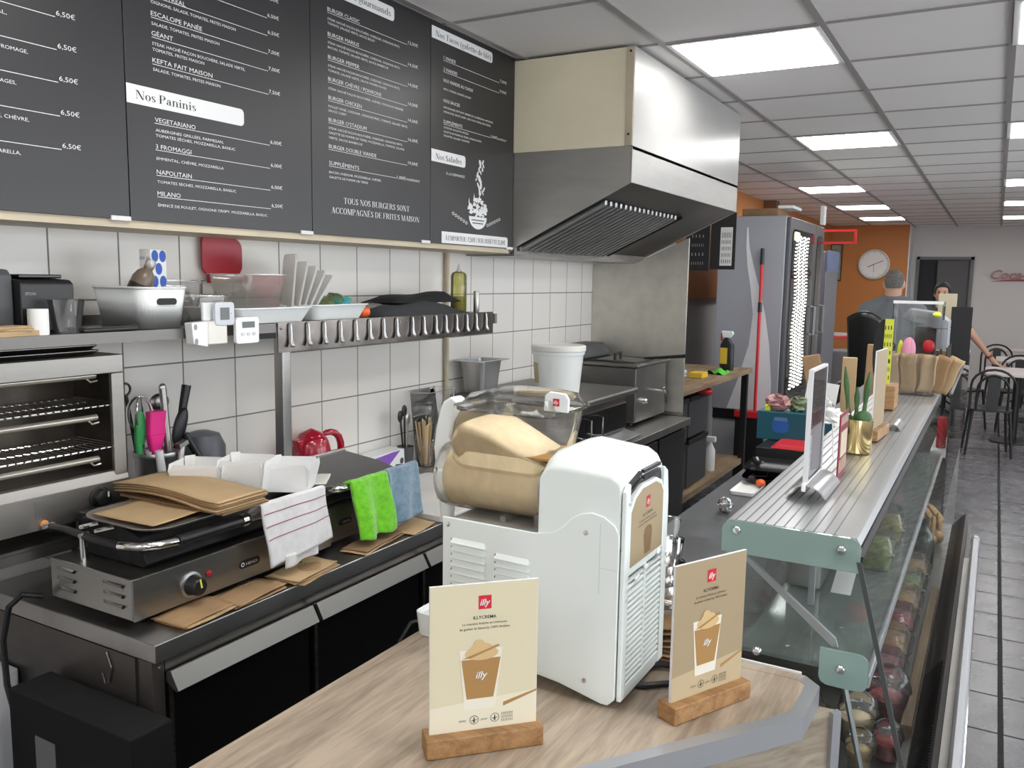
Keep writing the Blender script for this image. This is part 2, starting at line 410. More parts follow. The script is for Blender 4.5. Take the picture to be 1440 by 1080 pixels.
_tc = {}
def text_shape(s, shear=0, bold=0):
    key = (s, shear, bold)
    if key not in _tc:
        cu = bpy.data.curves.new('t', 'FONT'); cu.body = s; cu.resolution_u = 2; cu.shear = shear; cu.offset = bold
        o = bpy.data.objects.new('t', cu); me = o.to_mesh()
        vs = [v.co.copy() for v in me.vertices]; fs = [tuple(p.vertices) for p in me.polygons]
        o.to_mesh_clear(); bpy.data.objects.remove(o); bpy.data.curves.remove(cu)
        _tc[key] = (vs, fs)
    return _tc[key]
_H = max(v.y for v in text_shape('H')[0])
def write(g, s, o, ux, uy, h, width=None, align='l', shear=0, bold=0):
    """flat lettering: baseline starts at o, runs along ux, cap height h; squeezed to width if given"""
    vs, fs = text_shape(s, shear, bold)
    if not vs: return
    x0 = min(v.x for v in vs); x1 = max(v.x for v in vs); k = h/_H
    kx = k if width is None else width/(x1-x0)
    off = {'l': -x0, 'c': -(x0+x1)/2, 'r': -x1}[align]
    o = Vector(o); ux = Vector(ux).normalized(); uy = Vector(uy).normalized()
    bv = [g.bm.verts.new(o + ux*((v.x+off)*kx) + uy*(v.y*k)) for v in vs]
    for f in fs:
        try: g.bm.faces.new([bv[i] for i in f])
        except ValueError: pass
def flat(g, pts2, o, ux, uy):
    o = Vector(o); ux = Vector(ux).normalized(); uy = Vector(uy).normalized()
    g.face([o + ux*a + uy*b for a, b in pts2])
def circ(cx, cy, rx, ry=None, n=20, a0=0, a1=360):
    ry = rx if ry is None else ry
    return [(cx+rx*math.cos(math.radians(a0+(a1-a0)*i/n)), cy+ry*math.sin(math.radians(a0+(a1-a0)*i/n))) for i in range(n+(0 if a1-a0 == 360 else 1))]
def rrect(x0, y0, x1, y1, r, k=4, corners=(1, 1, 1, 1)):
    out = []
    for on, cx, cy, a0 in ((corners[0], x1, y1, 0), (corners[1], x0, y1, 90), (corners[2], x0, y0, 180), (corners[3], x1, y0, 270)):
        if not on: out.append((cx, cy)); continue
        ox = cx-r if cx == x1 else cx+r; oy = cy-r if cy == y1 else cy+r
        for i in range(k+1):
            a = math.radians(a0+90*i/k); out.append((ox+r*math.cos(a), oy+r*math.sin(a)))
    return out
# ------------------------------------------------------------------ a small high-contrast serif alphabet for the menu headings
def _R(x0, y0, x1, y1): return [(x0, y0), (x1, y0), (x1, y1), (x0, y1)]
def _stem(x, y0, y1, w=.15, lo=True, hi=True):
    o = [_R(x, y0, x+w, y1)]
    if lo: o.append(_R(x-.07, y0, x+w+.07, y0+.035))
    if hi: o.append(_R(x-.07, y1-.035, x+w+(.07 if hi == 2 else 0), y1))
    return o
def _arc(cx, cy, rx, ry, a0, a1, wx=.15, wy=.035, n=14):
    o = []
    P = [(math.cos(math.radians(a0+(a1-a0)*i/n)), math.sin(math.radians(a0+(a1-a0)*i/n))) for i in range(n+1)]
    for (c0, s0), (c1, s1) in zip(P, P[1:]):
        o.append([(cx+rx*c0, cy+ry*s0), (cx+rx*c1, cy+ry*s1), (cx+(rx-wx)*c1, cy+(ry-wy)*s1), (cx+(rx-wx)*c0, cy+(ry-wy)*s0)])
    return o
def _dg(xb, xt, w, y0=0, y1=1): return [[(xb, y0), (xb+w, y0), (xt+w, y1), (xt, y1)]]
def _blob(x, y, r=.06): return [[(x+r*math.cos(t), y+r*math.sin(t)) for t in [2*PI*k/10 for k in range(10)]]]
_X = .66
SER = {
 'N': (.92, _R and [_R(.10, 0, .135, 1), _R(.02, 0, .22, .035), _R(.0, .965, .18, 1)]+_dg(.62, .10, .17)+[_R(.755, 0, .79, 1), _R(.66, .965, .89, 1)]),
 'P': (.74, _stem(.08, 0, 1)+_arc(.34, .735, .33, .265, -90, 90)+[_R(.2, .965, .36, 1), _R(.2, .47, .36, .505)]),
 'T': (.80, _stem(.30, 0, 1, hi=False)+[_R(.03, .965, .73, 1), _R(.03, .74, .06, 1), _R(.70, .74, .73, 1)]),
 'S': (.66, _arc(.30, .75, .24, .25, 20, 250)+_arc(.32, .26, .25, .26, -160, 70)+[[(.12, .62), (.24, .70), (.55, .38), (.43, .30)], _R(.52, .72, .55, 1), _R(.06, 0, .09, .28)]),
 'E': (.74, _stem(.08, 0, 1)+[_R(.2, .965, .64, 1), _R(.2, 0, .66, .035), _R(.2, .49, .48, .525), _R(.61, .76, .64, 1), _R(.63, 0, .66, .26), _R(.45, .38, .48, .63)]),
 'F': (.70, _stem(.08, 0, 1)+[_R(.2, .965, .62, 1), _R(.2, .49, .48, .525), _R(.59, .76, .62, 1), _R(.45, .38, .48, .63)]),
 'M': (1.08, [_R(.10, 0, .135, 1), _R(.02, 0, .22, .035), _R(.0, .965, .2, 1)]+_dg(.43, .10, .17)+_dg(.47, .80, .04)+_stem(.80, 0, 1)),
 'O': (.84, _arc(.42, .5, .38, .51, 0, 360, .16, .035, 24)),
 'R': (.82, _stem(.08, 0, 1)+_arc(.34, .75, .31, .25, -90, 90)+[_R(.2, .965, .36, 1), _R(.2, .50, .36, .535)]+_dg(.60, .36, .15, 0, .52)+[_R(.6, 0, .82, .035)]),
 'U': (.84, _stem(.08, .3, 1, lo=False, hi=2)+[_R(.69, .3, .725, 1), _R(.60, .965, .81, 1)]+_arc(.40, .3, .325, .31, 180, 360, .10)),
 'B': (.78, _stem(.08, 0, 1)+_arc(.34, .755, .29, .245, -90, 90)+_arc(.36, .265, .34, .265, -90, 90)+[_R(.2, .965, .36, 1), _R(.2, .51, .36, .545), _R(.2, 0, .38, .035)]),
 'G': (.84, _arc(.42, .5, .38, .51, 40, 325, .16)+_stem(.62, .04, .42, .13, lo=False, hi=2)+[_R(.69, .72, .72, 1)]),
 'A': (.86, _dg(.10, .40, .04)+_dg(.60, .34, .17)+[_R(.20, .30, .58, .335), _R(.02, 0, .24, .035), _R(.52, 0, .86, .035)]),
 'C': (.80, _arc(.42, .5, .38, .51, 40, 320, .16)+[_R(.69, .72, .72, 1), _R(.69, 0, .72, .24)]),
 'D': (.86, _stem(.08, 0, 1)+_arc(.36, .5, .42, .5, -90, 90, .17)+[_R(.2, .965, .38, 1), _R(.2, 0, .38, .035)]),
 'I': (.38, _stem(.12, 0, 1, hi=2)),
 'o': (.60, _arc(.29, .33, .265, .34, 0, 360, .13, .03, 22)),
 's': (.50, _arc(.24, .49, .18, .18, 20, 250, .11, .03)+_arc(.25, .175, .19, .18, -160, 70, .11, .03)+[[(.10, .40), (.19, .46), (.42, .26), (.33, .20)]]),
 'a': (.60, _arc(.24, .18, .21, .19, 40, 330, .13, .03)+_stem(.32, .05, .5, .13, False, False)+_arc(.27, .47, .18, .20, 0, 150, .13, .03)+[_R(.43, 0, .57, .035)]+_blob(.13, .50)),
 'n': (.70, _stem(.08, 0, _X, .13)+_arc(.36, .42, .22, .25, 0, 140, .13, .03)+_stem(.45, 0, .43, .13, True, False)),
 'm': (1.05, _stem(.08, 0, _X, .13)+_arc(.36, .42, .22, .25, 0, 140, .13, .03)+_stem(.45, 0, .43, .13, True, False)+_arc(.73, .42, .22, .25, 0, 140, .13, .03)+_stem(.82, 0, .43, .13, True, False)),
 'i': (.36, _stem(.10, 0, _X, .13)+_blob(.165, .90, .085)),
 't': (.44, _stem(.13, .08, .86, .13, False, False)+[_R(.02, _X-.035, .38, _X)]+_arc(.28, .12, .15, .13, 180, 330, .12, .03)),
 'c': (.54, _arc(.29, .33, .255, .34, 45, 320, .13, .03)+_blob(.44, .50)),
 'g': (.60, _arc(.28, .42, .22, .25, 0, 360, .12, .03, 18)+_arc(.29, -.14, .25, .16, 0, 360, .08, .03, 18)+[[(.12, .2), (.18, .22), (.16, .02), (.10, .02)], _R(.42, .60, .58, .64)]),
 'l': (.36, _stem(.10, 0, 1.05, .13)),
 'e': (.57, _arc(.29, .33, .255, .34, 0, 318, .13, .03)+[_R(.12, .33, .54, .36)]),
 'd': (.66, _arc(.28, .33, .245, .34, 50, 310, .13, .03)+_stem(.43, 0, 1.05, .13, False, True)+[_R(.5, 0, .64, .035)]),
 'b': (.66, _stem(.08, .03, 1.05, .13, False, True)+_arc(.36, .33, .245, .34, -130, 130, .13, .03)),
 'u': (.70, _stem(.08, .2, _X, .13, False, True)+_arc(.32, .22, .24, .23, 180, 330, .13, .03)+_stem(.47, 0, _X, .13, False, True)+[_R(.55, 0, .68, .035)]),
 'r': (.52, _stem(.08, 0, _X, .13)+_arc(.36, .42, .17, .24, 60, 150, .10, .03)+_blob(.43, .56)),
 ' ': (.30, []),
}
SER['É'] = (SER['E'][0], SER['E'][1]+[[(.30, 1.06), (.38, 1.06), (.50, 1.22), (.40, 1.22)]])
SER['À'] = (SER['A'][0], SER['A'][1]+[[(.42, 1.06), (.50, 1.06), (.40, 1.22), (.30, 1.22)]])
SER['é'] = (SER['e'][0], SER['e'][1]+[[(.24, .74), (.32, .74), (.44, .92), (.34, .92)]])
def write_serif(g, s, o, ux, uy, h, width, align='l'):
    polys = []; x = 0
    for ch in s:
        if ch in SER:
            adv, P = SER[ch]; polys += [[(px+x, py) for px, py in q] for q in P]; x += adv
        else:
            vs, fs = text_shape(ch); k = 1/_H; x0 = min(v.x for v in vs); x1 = max(v.x for v in vs)
            polys += [[(x+.05+(vs[i].x-x0)*k*.85, vs[i].y*k) for i in f] for f in fs]; x += (x1-x0)*k*.85+.12
    o = Vector(o); ux = Vector(ux).normalized(); uy = Vector(uy).normalized(); kx = width/x; off = {'l': 0, 'c': -x/2}[align]
    for q in polys:
        try: g.face([o+ux*((a+off)*kx)+uy*(b*h) for a, b in q])
        except ValueError: pass
# ------------------------------------------------------------------ the setting
CZ = 2.59
struct('floor', G().box(-2.7, 3.3, -1.8, 15.4, -.05, 0), 'floortile')
struct('ceiling', G().box(-2.7, 3.3, -1.8, 15.4, CZ, CZ+.05), 'ceiltile')
g = G()
for k in range(-4, 6):
    x = -.02+.6*k
    if -2.6 < x < 3.2: g.box(x-.014, x+.014, -1.8, 15.3, CZ-.006, CZ-.0005)
for k in range(-9, 21):
    y = 3.31+.6*k
    if -1.8 < y < 15.2: g.box(-2.45, 3.2, y-.008, y+.008, CZ-.005, CZ-.0005)
struct('trim_1', g, mat('ceiling_bars', (.33, .31, .30), .5))
struct('wall_left', G().box(-2.2, -2.1, -1.8, 4.70, 0, CZ), 'walltile')
struct('wall_left_bulkhead', G().box(-2.1, -1.875, -1.8, 3.235, 1.79, CZ), 'beigetrim')
g = G()
g.box(-2.1, -1.862, -1.8, 3.232, 1.768, 1.782)
g.box(-1.874, -1.862, -1.8, 3.232, 1.782, 1.79)
struct('trim_2', g, 'beigetrim')
struct('wall_left_niche', G().box(-2.46, -2.2, 4.60, 4.70, 0, CZ), 'greywall')
g = G(); g.box(-2.56, -2.46, 4.60, 14.7, 0, CZ)
struct('wall_left_dining', g, 'greywall')
g = G(); g.box(-2.459, -2.40, 7.2, 14.7, 1.5, CZ)
struct('wall_left_orange', g, 'orangewall')
struct('trim_3', G().box(-2.40, -2.26, 10.0, 10.18, 0, CZ), mat('brown_post', (.16, .07, .03), .6))
struct('wall_orange', G().box(-2.46, -1.25, 14.7, 15.35, 0, CZ), 'orangewall')
g = G(); g.box(-1.25, -1.13, 15.3, 15.4, 0, CZ); g.box(-.39, 3.3, 15.3, 15.4, 0, CZ); g.box(-1.13, -.39, 15.3, 15.4, 2.07, CZ)
struct('wall_back', g, 'whitewall')
g = G(); g.box(-1.25, -1.235, 14.69, 15.3, 0, CZ); struct('trim_4', g, 'whitepaint')
g = G(); g.box(-1.135, -.385, 15.42, 15.45, 0, 2.1); g.box(-1.15, -1.13, 15.4, 17, 0, 2.1); g.box(-.39, -.37, 15.4, 17, 0, 2.1)
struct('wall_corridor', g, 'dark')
g = G()
g.box(-.395, -.345, 15.27, 15.31, 0, 2.11); g.box(-1.165, -1.125, 15.27, 15.31, 0, 2.11); g.box(-1.165, -.345, 15.27, 15.31, 2.065, 2.11)
struct('door_1', g, mat('door_frame_grey', (.16, .155, .16), .5))
g = G(); g.box(-.86, -.395, 15.34, 15.37, 0, 2.06); struct('door_2', g, mat('door_leaf', (.10, .095, .10), .5))
g = G(); g.box(3.2, 3.3, -1.8, .5, 0, CZ); g.box(3.2, 3.3, 9.1, 15.4, 0, CZ); g.box(3.2, 3.3, .5, 9.1, 0, .9); g.box(3.2, 3.3, .5, 9.1, 2.4, CZ)  # opening added out of view so sky light brightens the tiled left wall
struct('wall_right', g, 'whitewall')
for i in range(4):
    a = .5+2.15*i; g = G(); g.box(3.22, 3.28, a, a+.05, .9, 2.4); g.box(3.22, 3.28, a+2.1, a+2.15, .9, 2.4); g.box(3.22, 3.28, a+.05, a+2.1, .9, .95); g.box(3.22, 3.28, a+.05, a+2.1, 2.35, 2.4); struct('window_%d' % (i+1), g, 'darkgrey')  # frames of the added, unseen windows
g = G(); g.box(-2.2, 3.3, -1.9, -1.8, 2.45, CZ); g.box(-2.2, 1.5, -1.9, -1.8, 0, 2.45); g.box(2.9, 3.3, -1.9, -1.8, 0, 2.45)
struct('wall_front', g, 'whitewall')

# LED ceiling panels
def panel(cx, cy, label):
    r = root('ceiling_light', label, 'ceiling light', (cx, cy, CZ), 0, 'square ceiling light panels')
    obj('frame', G().box(cx-.29, cx+.29, cy-.29, cy+.29, CZ-.009, CZ-.0062), 'whitepaint', r)
    obj('diffuser', G().box(cx-.267, cx+.267, cy-.272, cy+.272, CZ-.012, CZ-.0091), 'panel_led', r)
LB = {(-.92, 3.61): 'square white ceiling light panel beside the extractor hood, largest of the lit panels',
      (-.92, 6.01): 'square white ceiling light panel further along, right of the extractor hood front',
      (-1.49, 8.99): 'white ceiling light panel above the tall grey drinks fridge, nearest of the three small ones',
      (-1.49, 11.2): 'white ceiling light panel, middle of the three small ones left of the back wall',
      (-1.49, 13.2): 'white ceiling light panel closest to the orange wall with the clock',
      (.27, 3.61): 'white ceiling light panel cut by the top right corner of the photo',
      (.27, 6.0): 'white ceiling light panel on the right edge, second from the top',
      (.27, 8.95): 'white ceiling light panel on the right edge, third from the top',
      (.27, 11.15): 'white ceiling light panel on the right edge, fourth from the top',
      (.27, 13.4): 'white ceiling light panel on the right edge, lowest and nearest the back wall',
      (-.92, 1.21): 'ceiling light panel above the counter with the cream machine, out of the photo',
      (-.92, -1.19): 'ceiling light panel behind the camera over the service side',
      (.27, 1.21): 'ceiling light panel over the customer side near the camera, out of the photo',
      (.27, -1.19): 'ceiling light panel behind the camera over the customer side',
      (2.07, 3.61): 'ceiling light panel over the dining room, right of the photo and nearest the counter',
      (2.07, 8.95): 'ceiling light panel over the dining room, right of the photo in its middle',
      (2.07, 13.4): 'ceiling light panel over the dining room, right of the photo near the back wall'}
for (x, y), l in LB.items(): panel(x, y, l)

# ------------------------------------------------------------------ menu boards
XB = -1.855
def T(g, s, y, z, h, w=None, al='l', **k): write(g, s, (XB+.0012, y, z), (0, 1, 0), (0, 0, 1), h, w, al, **k)
def rule(g, y0, y1, z, t=.0022): g.face([(XB+.0012, y0, z), (XB+.0012, y1, z), (XB+.0012, y1, z+t), (XB+.0012, y0, z+t)])
def hbar(name, y0, y1, z0, z1, r, ink_lines):
    b = G(); P = rrect(y0, z0, y1, z1, .012, 4, (1, 0, 0, 1)); b.prism(P, 'x', XB+.0004, XB+.0014); t = obj(name, b, 'tag', r)
    b = G()
    for s, y, z, h, w in ink_lines: write_serif(b, s, (XB+.0019, y, z), (0, 1, 0), (0, 0, 1), h, w)
    obj('tag_lettering', b, 'ink', t)
def board(y0, y1, label):
    r = root('menu_board', label, 'menu board', (XB, (y0+y1)/2, 1.79), 0)
    obj('panel', G().box(-1.874, XB, y0+.0012, y1-.0012, 1.787, CZ-.002), 'board', r, bevel=.001)
    return r
def clip(r, y): obj('clip', G().box(-1.872, XB+.004, y-.027, y+.027, 1.783, 1.795), 'whitepaint', r, bevel=.002)

A = board(.55, 1.365, 'black menu board at the left edge with a column of 6,50€ prices')
g = G()
for z, frag, ye in ((2.217, 'RÉAL,', 1.088), (2.147, 'FROMAGE,', 1.129), (2.077, 'FROMAGES,', 1.10), (2.004, 'TOMATE, CHÈVRE,', 1.124), (1.931, 'MOZZARELLA,', 1.102), (2.287, '', 0)):
    rule(g, .72, 1.195, z, .0016); T(g, '6,50€', 1.1975, z+.005, .0105, .045)
    if frag: T(g, frag, ye, z-.023, .0075, len(frag)*.0078, 'r')
obj('lettering', g, 'lettering', A)
clip(A, 1.338)

Bd = board(1.365, 2.003, "black menu board with the white 'Nos Paninis' heading, second from the left")
g = G()
for s, z, p in (('MÉDITERRANÉE', 2.38, '6,50€'), ('ESCALOPE PANÉE', 2.287, '7,00€'), ('GÉANT', 2.240, '7,00€'), ('KEFTA FAIT MAISON', 2.176, '7,50€')):
    if z < 2.37: T(g, s, 1.443, z, .0108, {14: .155, 5: .063, 17: .185}[len(s)])
    rule(g, 1.443, 1.828, z-.005 if z < 2.37 else z, .0014); T(g, p, 1.830, z-.0005 if z < 2.37 else 2.385, .0095, .044)
T(g, 'MONTRÉAL', 1.548, 2.334, .0108, .10, 'r'); rule(g, 1.443, 1.828, 2.337-.005, .0014); T(g, '6,50€', 1.830, 2.339, .0095, .044)
T(g, '6,50€', 1.830, 2.432, .0095, .044)
T(g, 'OIGNONS, SALADE, TOMATES, FRITES MAISON', 1.444, 2.316, .0072, .268)
T(g, 'SALADE, TOMATES, FRITES MAISON', 1.444, 2.265, .0072, .21)
T(g, 'STEAK HACHÉ FAÇON BOUCHÈRE, SALADE VERTE,', 1.444, 2.2175, .0072, .298); T(g, 'TOMATES, FRITES MAISON', 1.444, 2.2035, .0072, .158)
T(g, 'SALADE, TOMATES, FRITES MAISON', 1.444, 2.156, .0072, .21)
for s, w, z, p, ds in (('VEGETARIANO', .124, 2.033, '6,00€', (('AUBERGINES GRILLÉES, PARMESAN,', 2.010, .215), ('TOMATES SÈCHES, MOZZARELLA, BASILIC', 1.997, .255))),
                    ('3 FROMAGGI', .108, 1.968, '6,00€', (('EMMENTAL, CHÈVRE, MOZZARELLA', 1.941, .213),)),
                    ('NAPOLITAIN', .107, 1.906, '6,00€', (('TOMATES SECHES, MOZZARELLA, BASILIC', 1.884, .255),)),
                    ('MILANO', .070, 1.853, '6,50€', (('ÉMINCÉ DE POULET, OIGNONS CRISPY, MOZZARELLA, BASILIC', 1.826, .37),))):
    T(g, s, 1.444, z, .0108, w); rule(g, 1.443, 1.829, z-.004, .0014); T(g, p, 1.832, z+.002, .0095, .044)
    for t, zz, ww in ds: T(g, t, 1.445, zz, .0068, ww)
obj('lettering', g, 'lettering', Bd)
hbar('heading_tag', 1.3665, 1.734, 2.067, 2.1125, Bd, [('Nos Paninis', 1.391, 2.0795, .0205, .181)])
clip(Bd, 1.977)

Cd = board(2.003, 2.632, 'black menu board listing the burgers, third from the left')
g = G()
st = 'STEAK HACHÉ FAÇON BOUCHÈRE, CHEDDAR, OIGNONS FRITS,'
rows = [('BURGER CLASSIC', .152, 2.468, '12,00€', [(st, 2.442, .365), ('TOMATE, SALADE VERTE, SAUCE BIGGY', 2.429, .23)]),
        ('BURGER MARIUS', .148, 2.395, '14,50€', [(st, 2.372, .365), ('BACON, TOMATE, SALADE VERTE, SAUCE BARBECUE', 2.358, .30)]),
        ('BURGER PEPPER', .15, 2.327, '14,00€', [(st, 2.303, .365), ('TOMATE, SALADE VERTE, SAUCE POIVRE POIVRE', 2.289, .29)]),
        ('BURGER CHÈVRE / POIVRONS', .262, 2.261, '14,00€', [('STEAK HACHÉ FAÇON BOUCHÈRE, CHÈVRE, POIVRONS MARINÉS', 2.235, .385)]),
        ('BURGER CHICKEN', .16, 2.205, '14,00€', [('POULET PANÉ, CHEDDAR, OIGNONS FRITS, TOMATE, SALADE VERTE,', 2.181, .41), ('SAUCE CURRY', 2.168, .085)]),
        ("BURGER O'STADIUM", .184, 2.138, '16,00€', [(st, 2.115, .38), ('GALETTE DE POMME DE TERRE, MOZZARELLA, TOMATE, SALADE', 2.101, .39), ('VERTE, SAUCE BARBECUE', 2.086, .162)]),
        ('BURGER DOUBLE VIANDE', .235, 2.057, '19,00€', []),
        ('SUPPLÉMENTS', .145, 2.006, '', [('BACON, CHEDDAR, MOZZARELLA, CHÈVRE,', 1.980, .26), ('GALETTE DE POMME DE TERRE', 1.965, .19)])]
for s, w, z, p, ds in rows:
    T(g, s, 2.08, z, .0115, w); rule(g, 2.079, 2.488 if p else 2.424, z-.005, .0014)
    if p: T(g, p, 2.493, z, .0105, .058)
    for t, zz, ww in ds: T(g, t, 2.08, zz, .0068, ww)
T(g, '1,00€', 2.428, 2.000, .0105, .05); T(g, '/INGRÉDIENT', 2.479, 2.0, .0075, .085)
write_serif(g, 'TOUS NOS BURGERS SONT', (XB+.0012, 2.325, 1.891), (0, 1, 0), (0, 0, 1), .019, .355, 'c'); write_serif(g, 'ACCOMPAGNÉS DE FRITES MAISON', (XB+.0012, 2.325, 1.857), (0, 1, 0), (0, 0, 1), .019, .475, 'c')
obj('lettering', g, 'lettering', Cd)
hbar('heading_tag', 2.006, 2.414, 2.521, 2.5665, Cd, [('Nos burgers gourmands', 2.035, 2.533, .0205, .36)])
clip(Cd, 2.632-.03)

D = board(2.632, 3.252, 'black menu board with the salad bowl drawing, furthest right beside the hood')
g = G()
T(g, '1 VIANDE', 2.713, 2.466, .0115, .08); rule(g, 2.712, 3.12, 2.461, .0014); T(g, '7,00€', 3.125, 2.466, .0105, .055)
T(g, '2 VIANDES', 2.713, 2.425, .0115, .092); rule(g, 2.712, 3.12, 2.420, .0014); T(g, '9,00€', 3.125, 2.425, .0105, .055)
T(g, 'NOS VIANDES AU CHOIX', 2.713, 2.385, .0115, .205); T(g, 'KEFTA, TENDERS, NUGGETS, POULET', 2.714, 2.356, .0068, .19)
T(g, 'NOS SAUCES', 2.714, 2.312, .0115, .11); T(g, 'MAYONNAISE, KETCHUP, BARBECUE, ALGÉRIENNE, SAMOURAÏ,', 2.714, 2.290, .0068, .36); T(g, 'ANDALOUSE, SAUCE CURRY, CHILI THAÏ, POIVRE, MOUTARDE', 2.714, 2.274, .0068, .34)
T(g, 'SUPPLÉMENTS', 2.714, 2.236, .0115, .13); rule(g, 2.714, 3.054, 2.231, .0014); T(g, '1,00€', 3.058, 2.232, .0105, .05); T(g, '/INGRÉDIENT', 3.109, 2.232, .0075, .078)
T(g, 'CHEDDAR, RACLETTE, MOZZA,', 2.715, 2.217, .0066, .175); T(g, 'GALETTE DE POMME DE TERRE, OIGNONS FRITS', 2.715, 2.2015, .0066, .27); T(g, 'CRUDITÉS, SALADE, TOMATES', 2.715, 2.187, .0066, .18)
T(g, 'À LA DEMANDE', 2.733, 2.048, .0095, .13)
obj('lettering', g, 'lettering', D)
hbar('heading_tag', 2.636, 3.063, 2.526, 2.5685, D, [('Nos Tacos (galette de blé)', 2.659, 2.536, .020, .393)])
hbar('heading_tag', 2.637, 2.868, 2.0875, 2.132, D, [('Nos Salades', 2.662, 2.0975, .0205, .18)])
# drawn salad bowl with falling leaves
g = G(); O = (XB+.0012, 0, 0); UY = (0, 1, 0); UZ = (0, 0, 1)
bowl = [(2.897, 1.905)]+[(2.965+.068*math.cos(math.radians(a)), 1.905+.050*math.sin(math.radians(a))) for a in range(180, 361, 15)]
flat(g, bowl[1:], O, UY, UZ)
rnd = random.Random(3)
for i in range(34):
    a = rnd.uniform(0, 2*PI); q = math.sqrt(rnd.random()); cy = 2.965+.066*q*math.cos(a); cz = 1.94+.036*q*math.sin(a); e = rnd.uniform(.007, .014)
    flat(g, [(cy+e*(1+.5*math.sin(3*t+i))*math.cos(t), cz+e*.8*math.sin(t)) for t in [2*PI*k/9 for k in range(9)]], (XB+.0012+.00002*i, 0, 0), UY, UZ)
for y, z in ((2.893, 1.95), (2.897, 1.965), (2.935, 1.985), (2.975, 1.985)): flat(g, [(y-.008, z-.02), (y+.008, z-.02), (y, z+.012)], (XB+.0013, 0, 0), UY, UZ)
for i in range(30):
    t = i/29; cz = 2.0+.125*t; cy = 2.975+.012*math.sin(9*t)+rnd.uniform(-.022, .022); e = rnd.uniform(.005, .0125)
    flat(g, [(cy+e*math.cos(u+i), cz+e*1.25*math.sin(u)) for u in [2*PI*k/7 for k in range(7)]], (XB+.0013+.00002*i, 0, 0), UY, UZ)
for sgn, y0 in ((-1, 2.885), (1, 3.035)):
    for i in range(6):
        cy = y0+sgn*(.006+.019*i); cz = 1.876+.006*i; e = .008
        P = circ(cy, cz, e, e*.8, 10); Q = circ(cy, cz, e*.62, e*.5, 10)
        for k in range(10): j = (k+1) % 10; flat(g, [P[k], P[j], Q[j], Q[k]], O, UY, UZ)
obj('salad_drawing', g, 'lettering', D)
g = G(); g.face([(XB+.00135, 2.915, 1.893), (XB+.00135, 3.014, 1.893), (XB+.00135, 3.012, 1.889), (XB+.00135, 2.917, 1.889)]); g.face([(XB+.00135, 2.921, 1.881), (XB+.00135, 3.009, 1.881), (XB+.00135, 3.005, 1.877), (XB+.00135, 2.925, 1.877)])
obj('bowl_bands', g, 'board', D)
hbar('price_strip', 2.706, 3.208, 1.790, 1.834, D, [('À EMPORTER : 7,50€ / SUR ASSIETTE 12,00€', 2.728, 1.802, .018, .46)])
clip(D, 3.225)

# ------------------------------------------------------------------ extractor hood
h = root('extractor_hood', 'large extractor hood with beige side, white front and slanted steel canopy', 'extractor hood', (-1.7, 4.03, 1.765))
HX, HY0, HY1 = -1.31, 3.254, 4.84
obj('side_panel', G().box(-2.098, HX-.012, HY0, HY0+.012, 2.196, CZ-.012), 'beigepanel', h, bevel=.002)
obj('corner_strip', G().box(HX-.034, HX-.002, HY0-.003, HY0, 2.196, CZ-.012), 'beigetrim', h)
obj('front_panel', G().box(HX-.012, HX, HY0+.001, HY1, 2.18, CZ-.012), 'hoodwhite', h, bevel=.002)
obj('far_panel', G().box(-2.098, HX-.012, HY1-.012, HY1, 2.196, CZ-.012), 'beigepanel', h)
P = [(-2.098, 2.196), (HX, 2.196), (HX, 2.05), (-1.85, 1.79), (-1.87, 1.765), (-2.098, 1.765)]
g = G()
for y in (HY0, HY1-.006):
    g.prism([P[0], P[1], P[2], P[3], P[4], P[5]], 'y', y, y+.006)
obj('canopy', g, 'hoodsteel', h, bevel=.0015)
g = G(); g.hexa([(HX-.006, HY0, 2.05), (HX, HY0, 2.05), (HX, HY1, 2.05), (HX-.006, HY1, 2.05), (HX-.006, HY0, 2.196), (HX, HY0, 2.196), (HX, HY1, 2.196), (HX-.006, HY1, 2.196)]); obj('front_skirt', g, 'skirtsteel', h, bevel=.0015)
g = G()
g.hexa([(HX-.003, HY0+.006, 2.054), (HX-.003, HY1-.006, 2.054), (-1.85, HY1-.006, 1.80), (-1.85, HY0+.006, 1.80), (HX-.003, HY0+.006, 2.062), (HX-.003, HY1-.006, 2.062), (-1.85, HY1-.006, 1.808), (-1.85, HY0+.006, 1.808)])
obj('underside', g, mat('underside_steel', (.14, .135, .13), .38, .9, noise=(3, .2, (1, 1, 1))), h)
g = G(); g.box(-2.097, -1.85, HY0+.006, HY1-.006, 1.757, 1.7645); g.box(-1.862, -1.85, HY0+.006, HY1-.006, 1.7645, 1.80)
obj('grease_trough', g, 'steel_dark', h)
g = G()
def slope(x, off): return 2.054-(HX-x)/(HX+1.85)*.254-off
for k in range(17):
    y = 3.30+.055*k
    for x0, x1 in ((-1.84, -1.44),):
        z0, z1 = slope(x0, .004), slope(x1, .004)
        g.hexa([(x0, y, z0-.022), (x1, y, z1-.022), (x1, y+.022, z1-.022), (x0, y+.022, z0-.022), (x0, y, z0), (x1, y, z1), (x1, y+.022, z1), (x0, y+.022, z0)])
obj('baffle_filter', g, 'alu', h, bevel=.003)
g = G(); g.tube([(-1.43, 4.26, slope(-1.43, .012)), (-1.84, 4.26, slope(-1.84, .012))], .010); obj('divider_bar', g, 'black', h)
g = G()
for z in (2.24, 2.56): g.sphere((HX-.018, HY0-.004, z), .005, 8, 6)
obj('rivets', g, 'blackmatt', h)

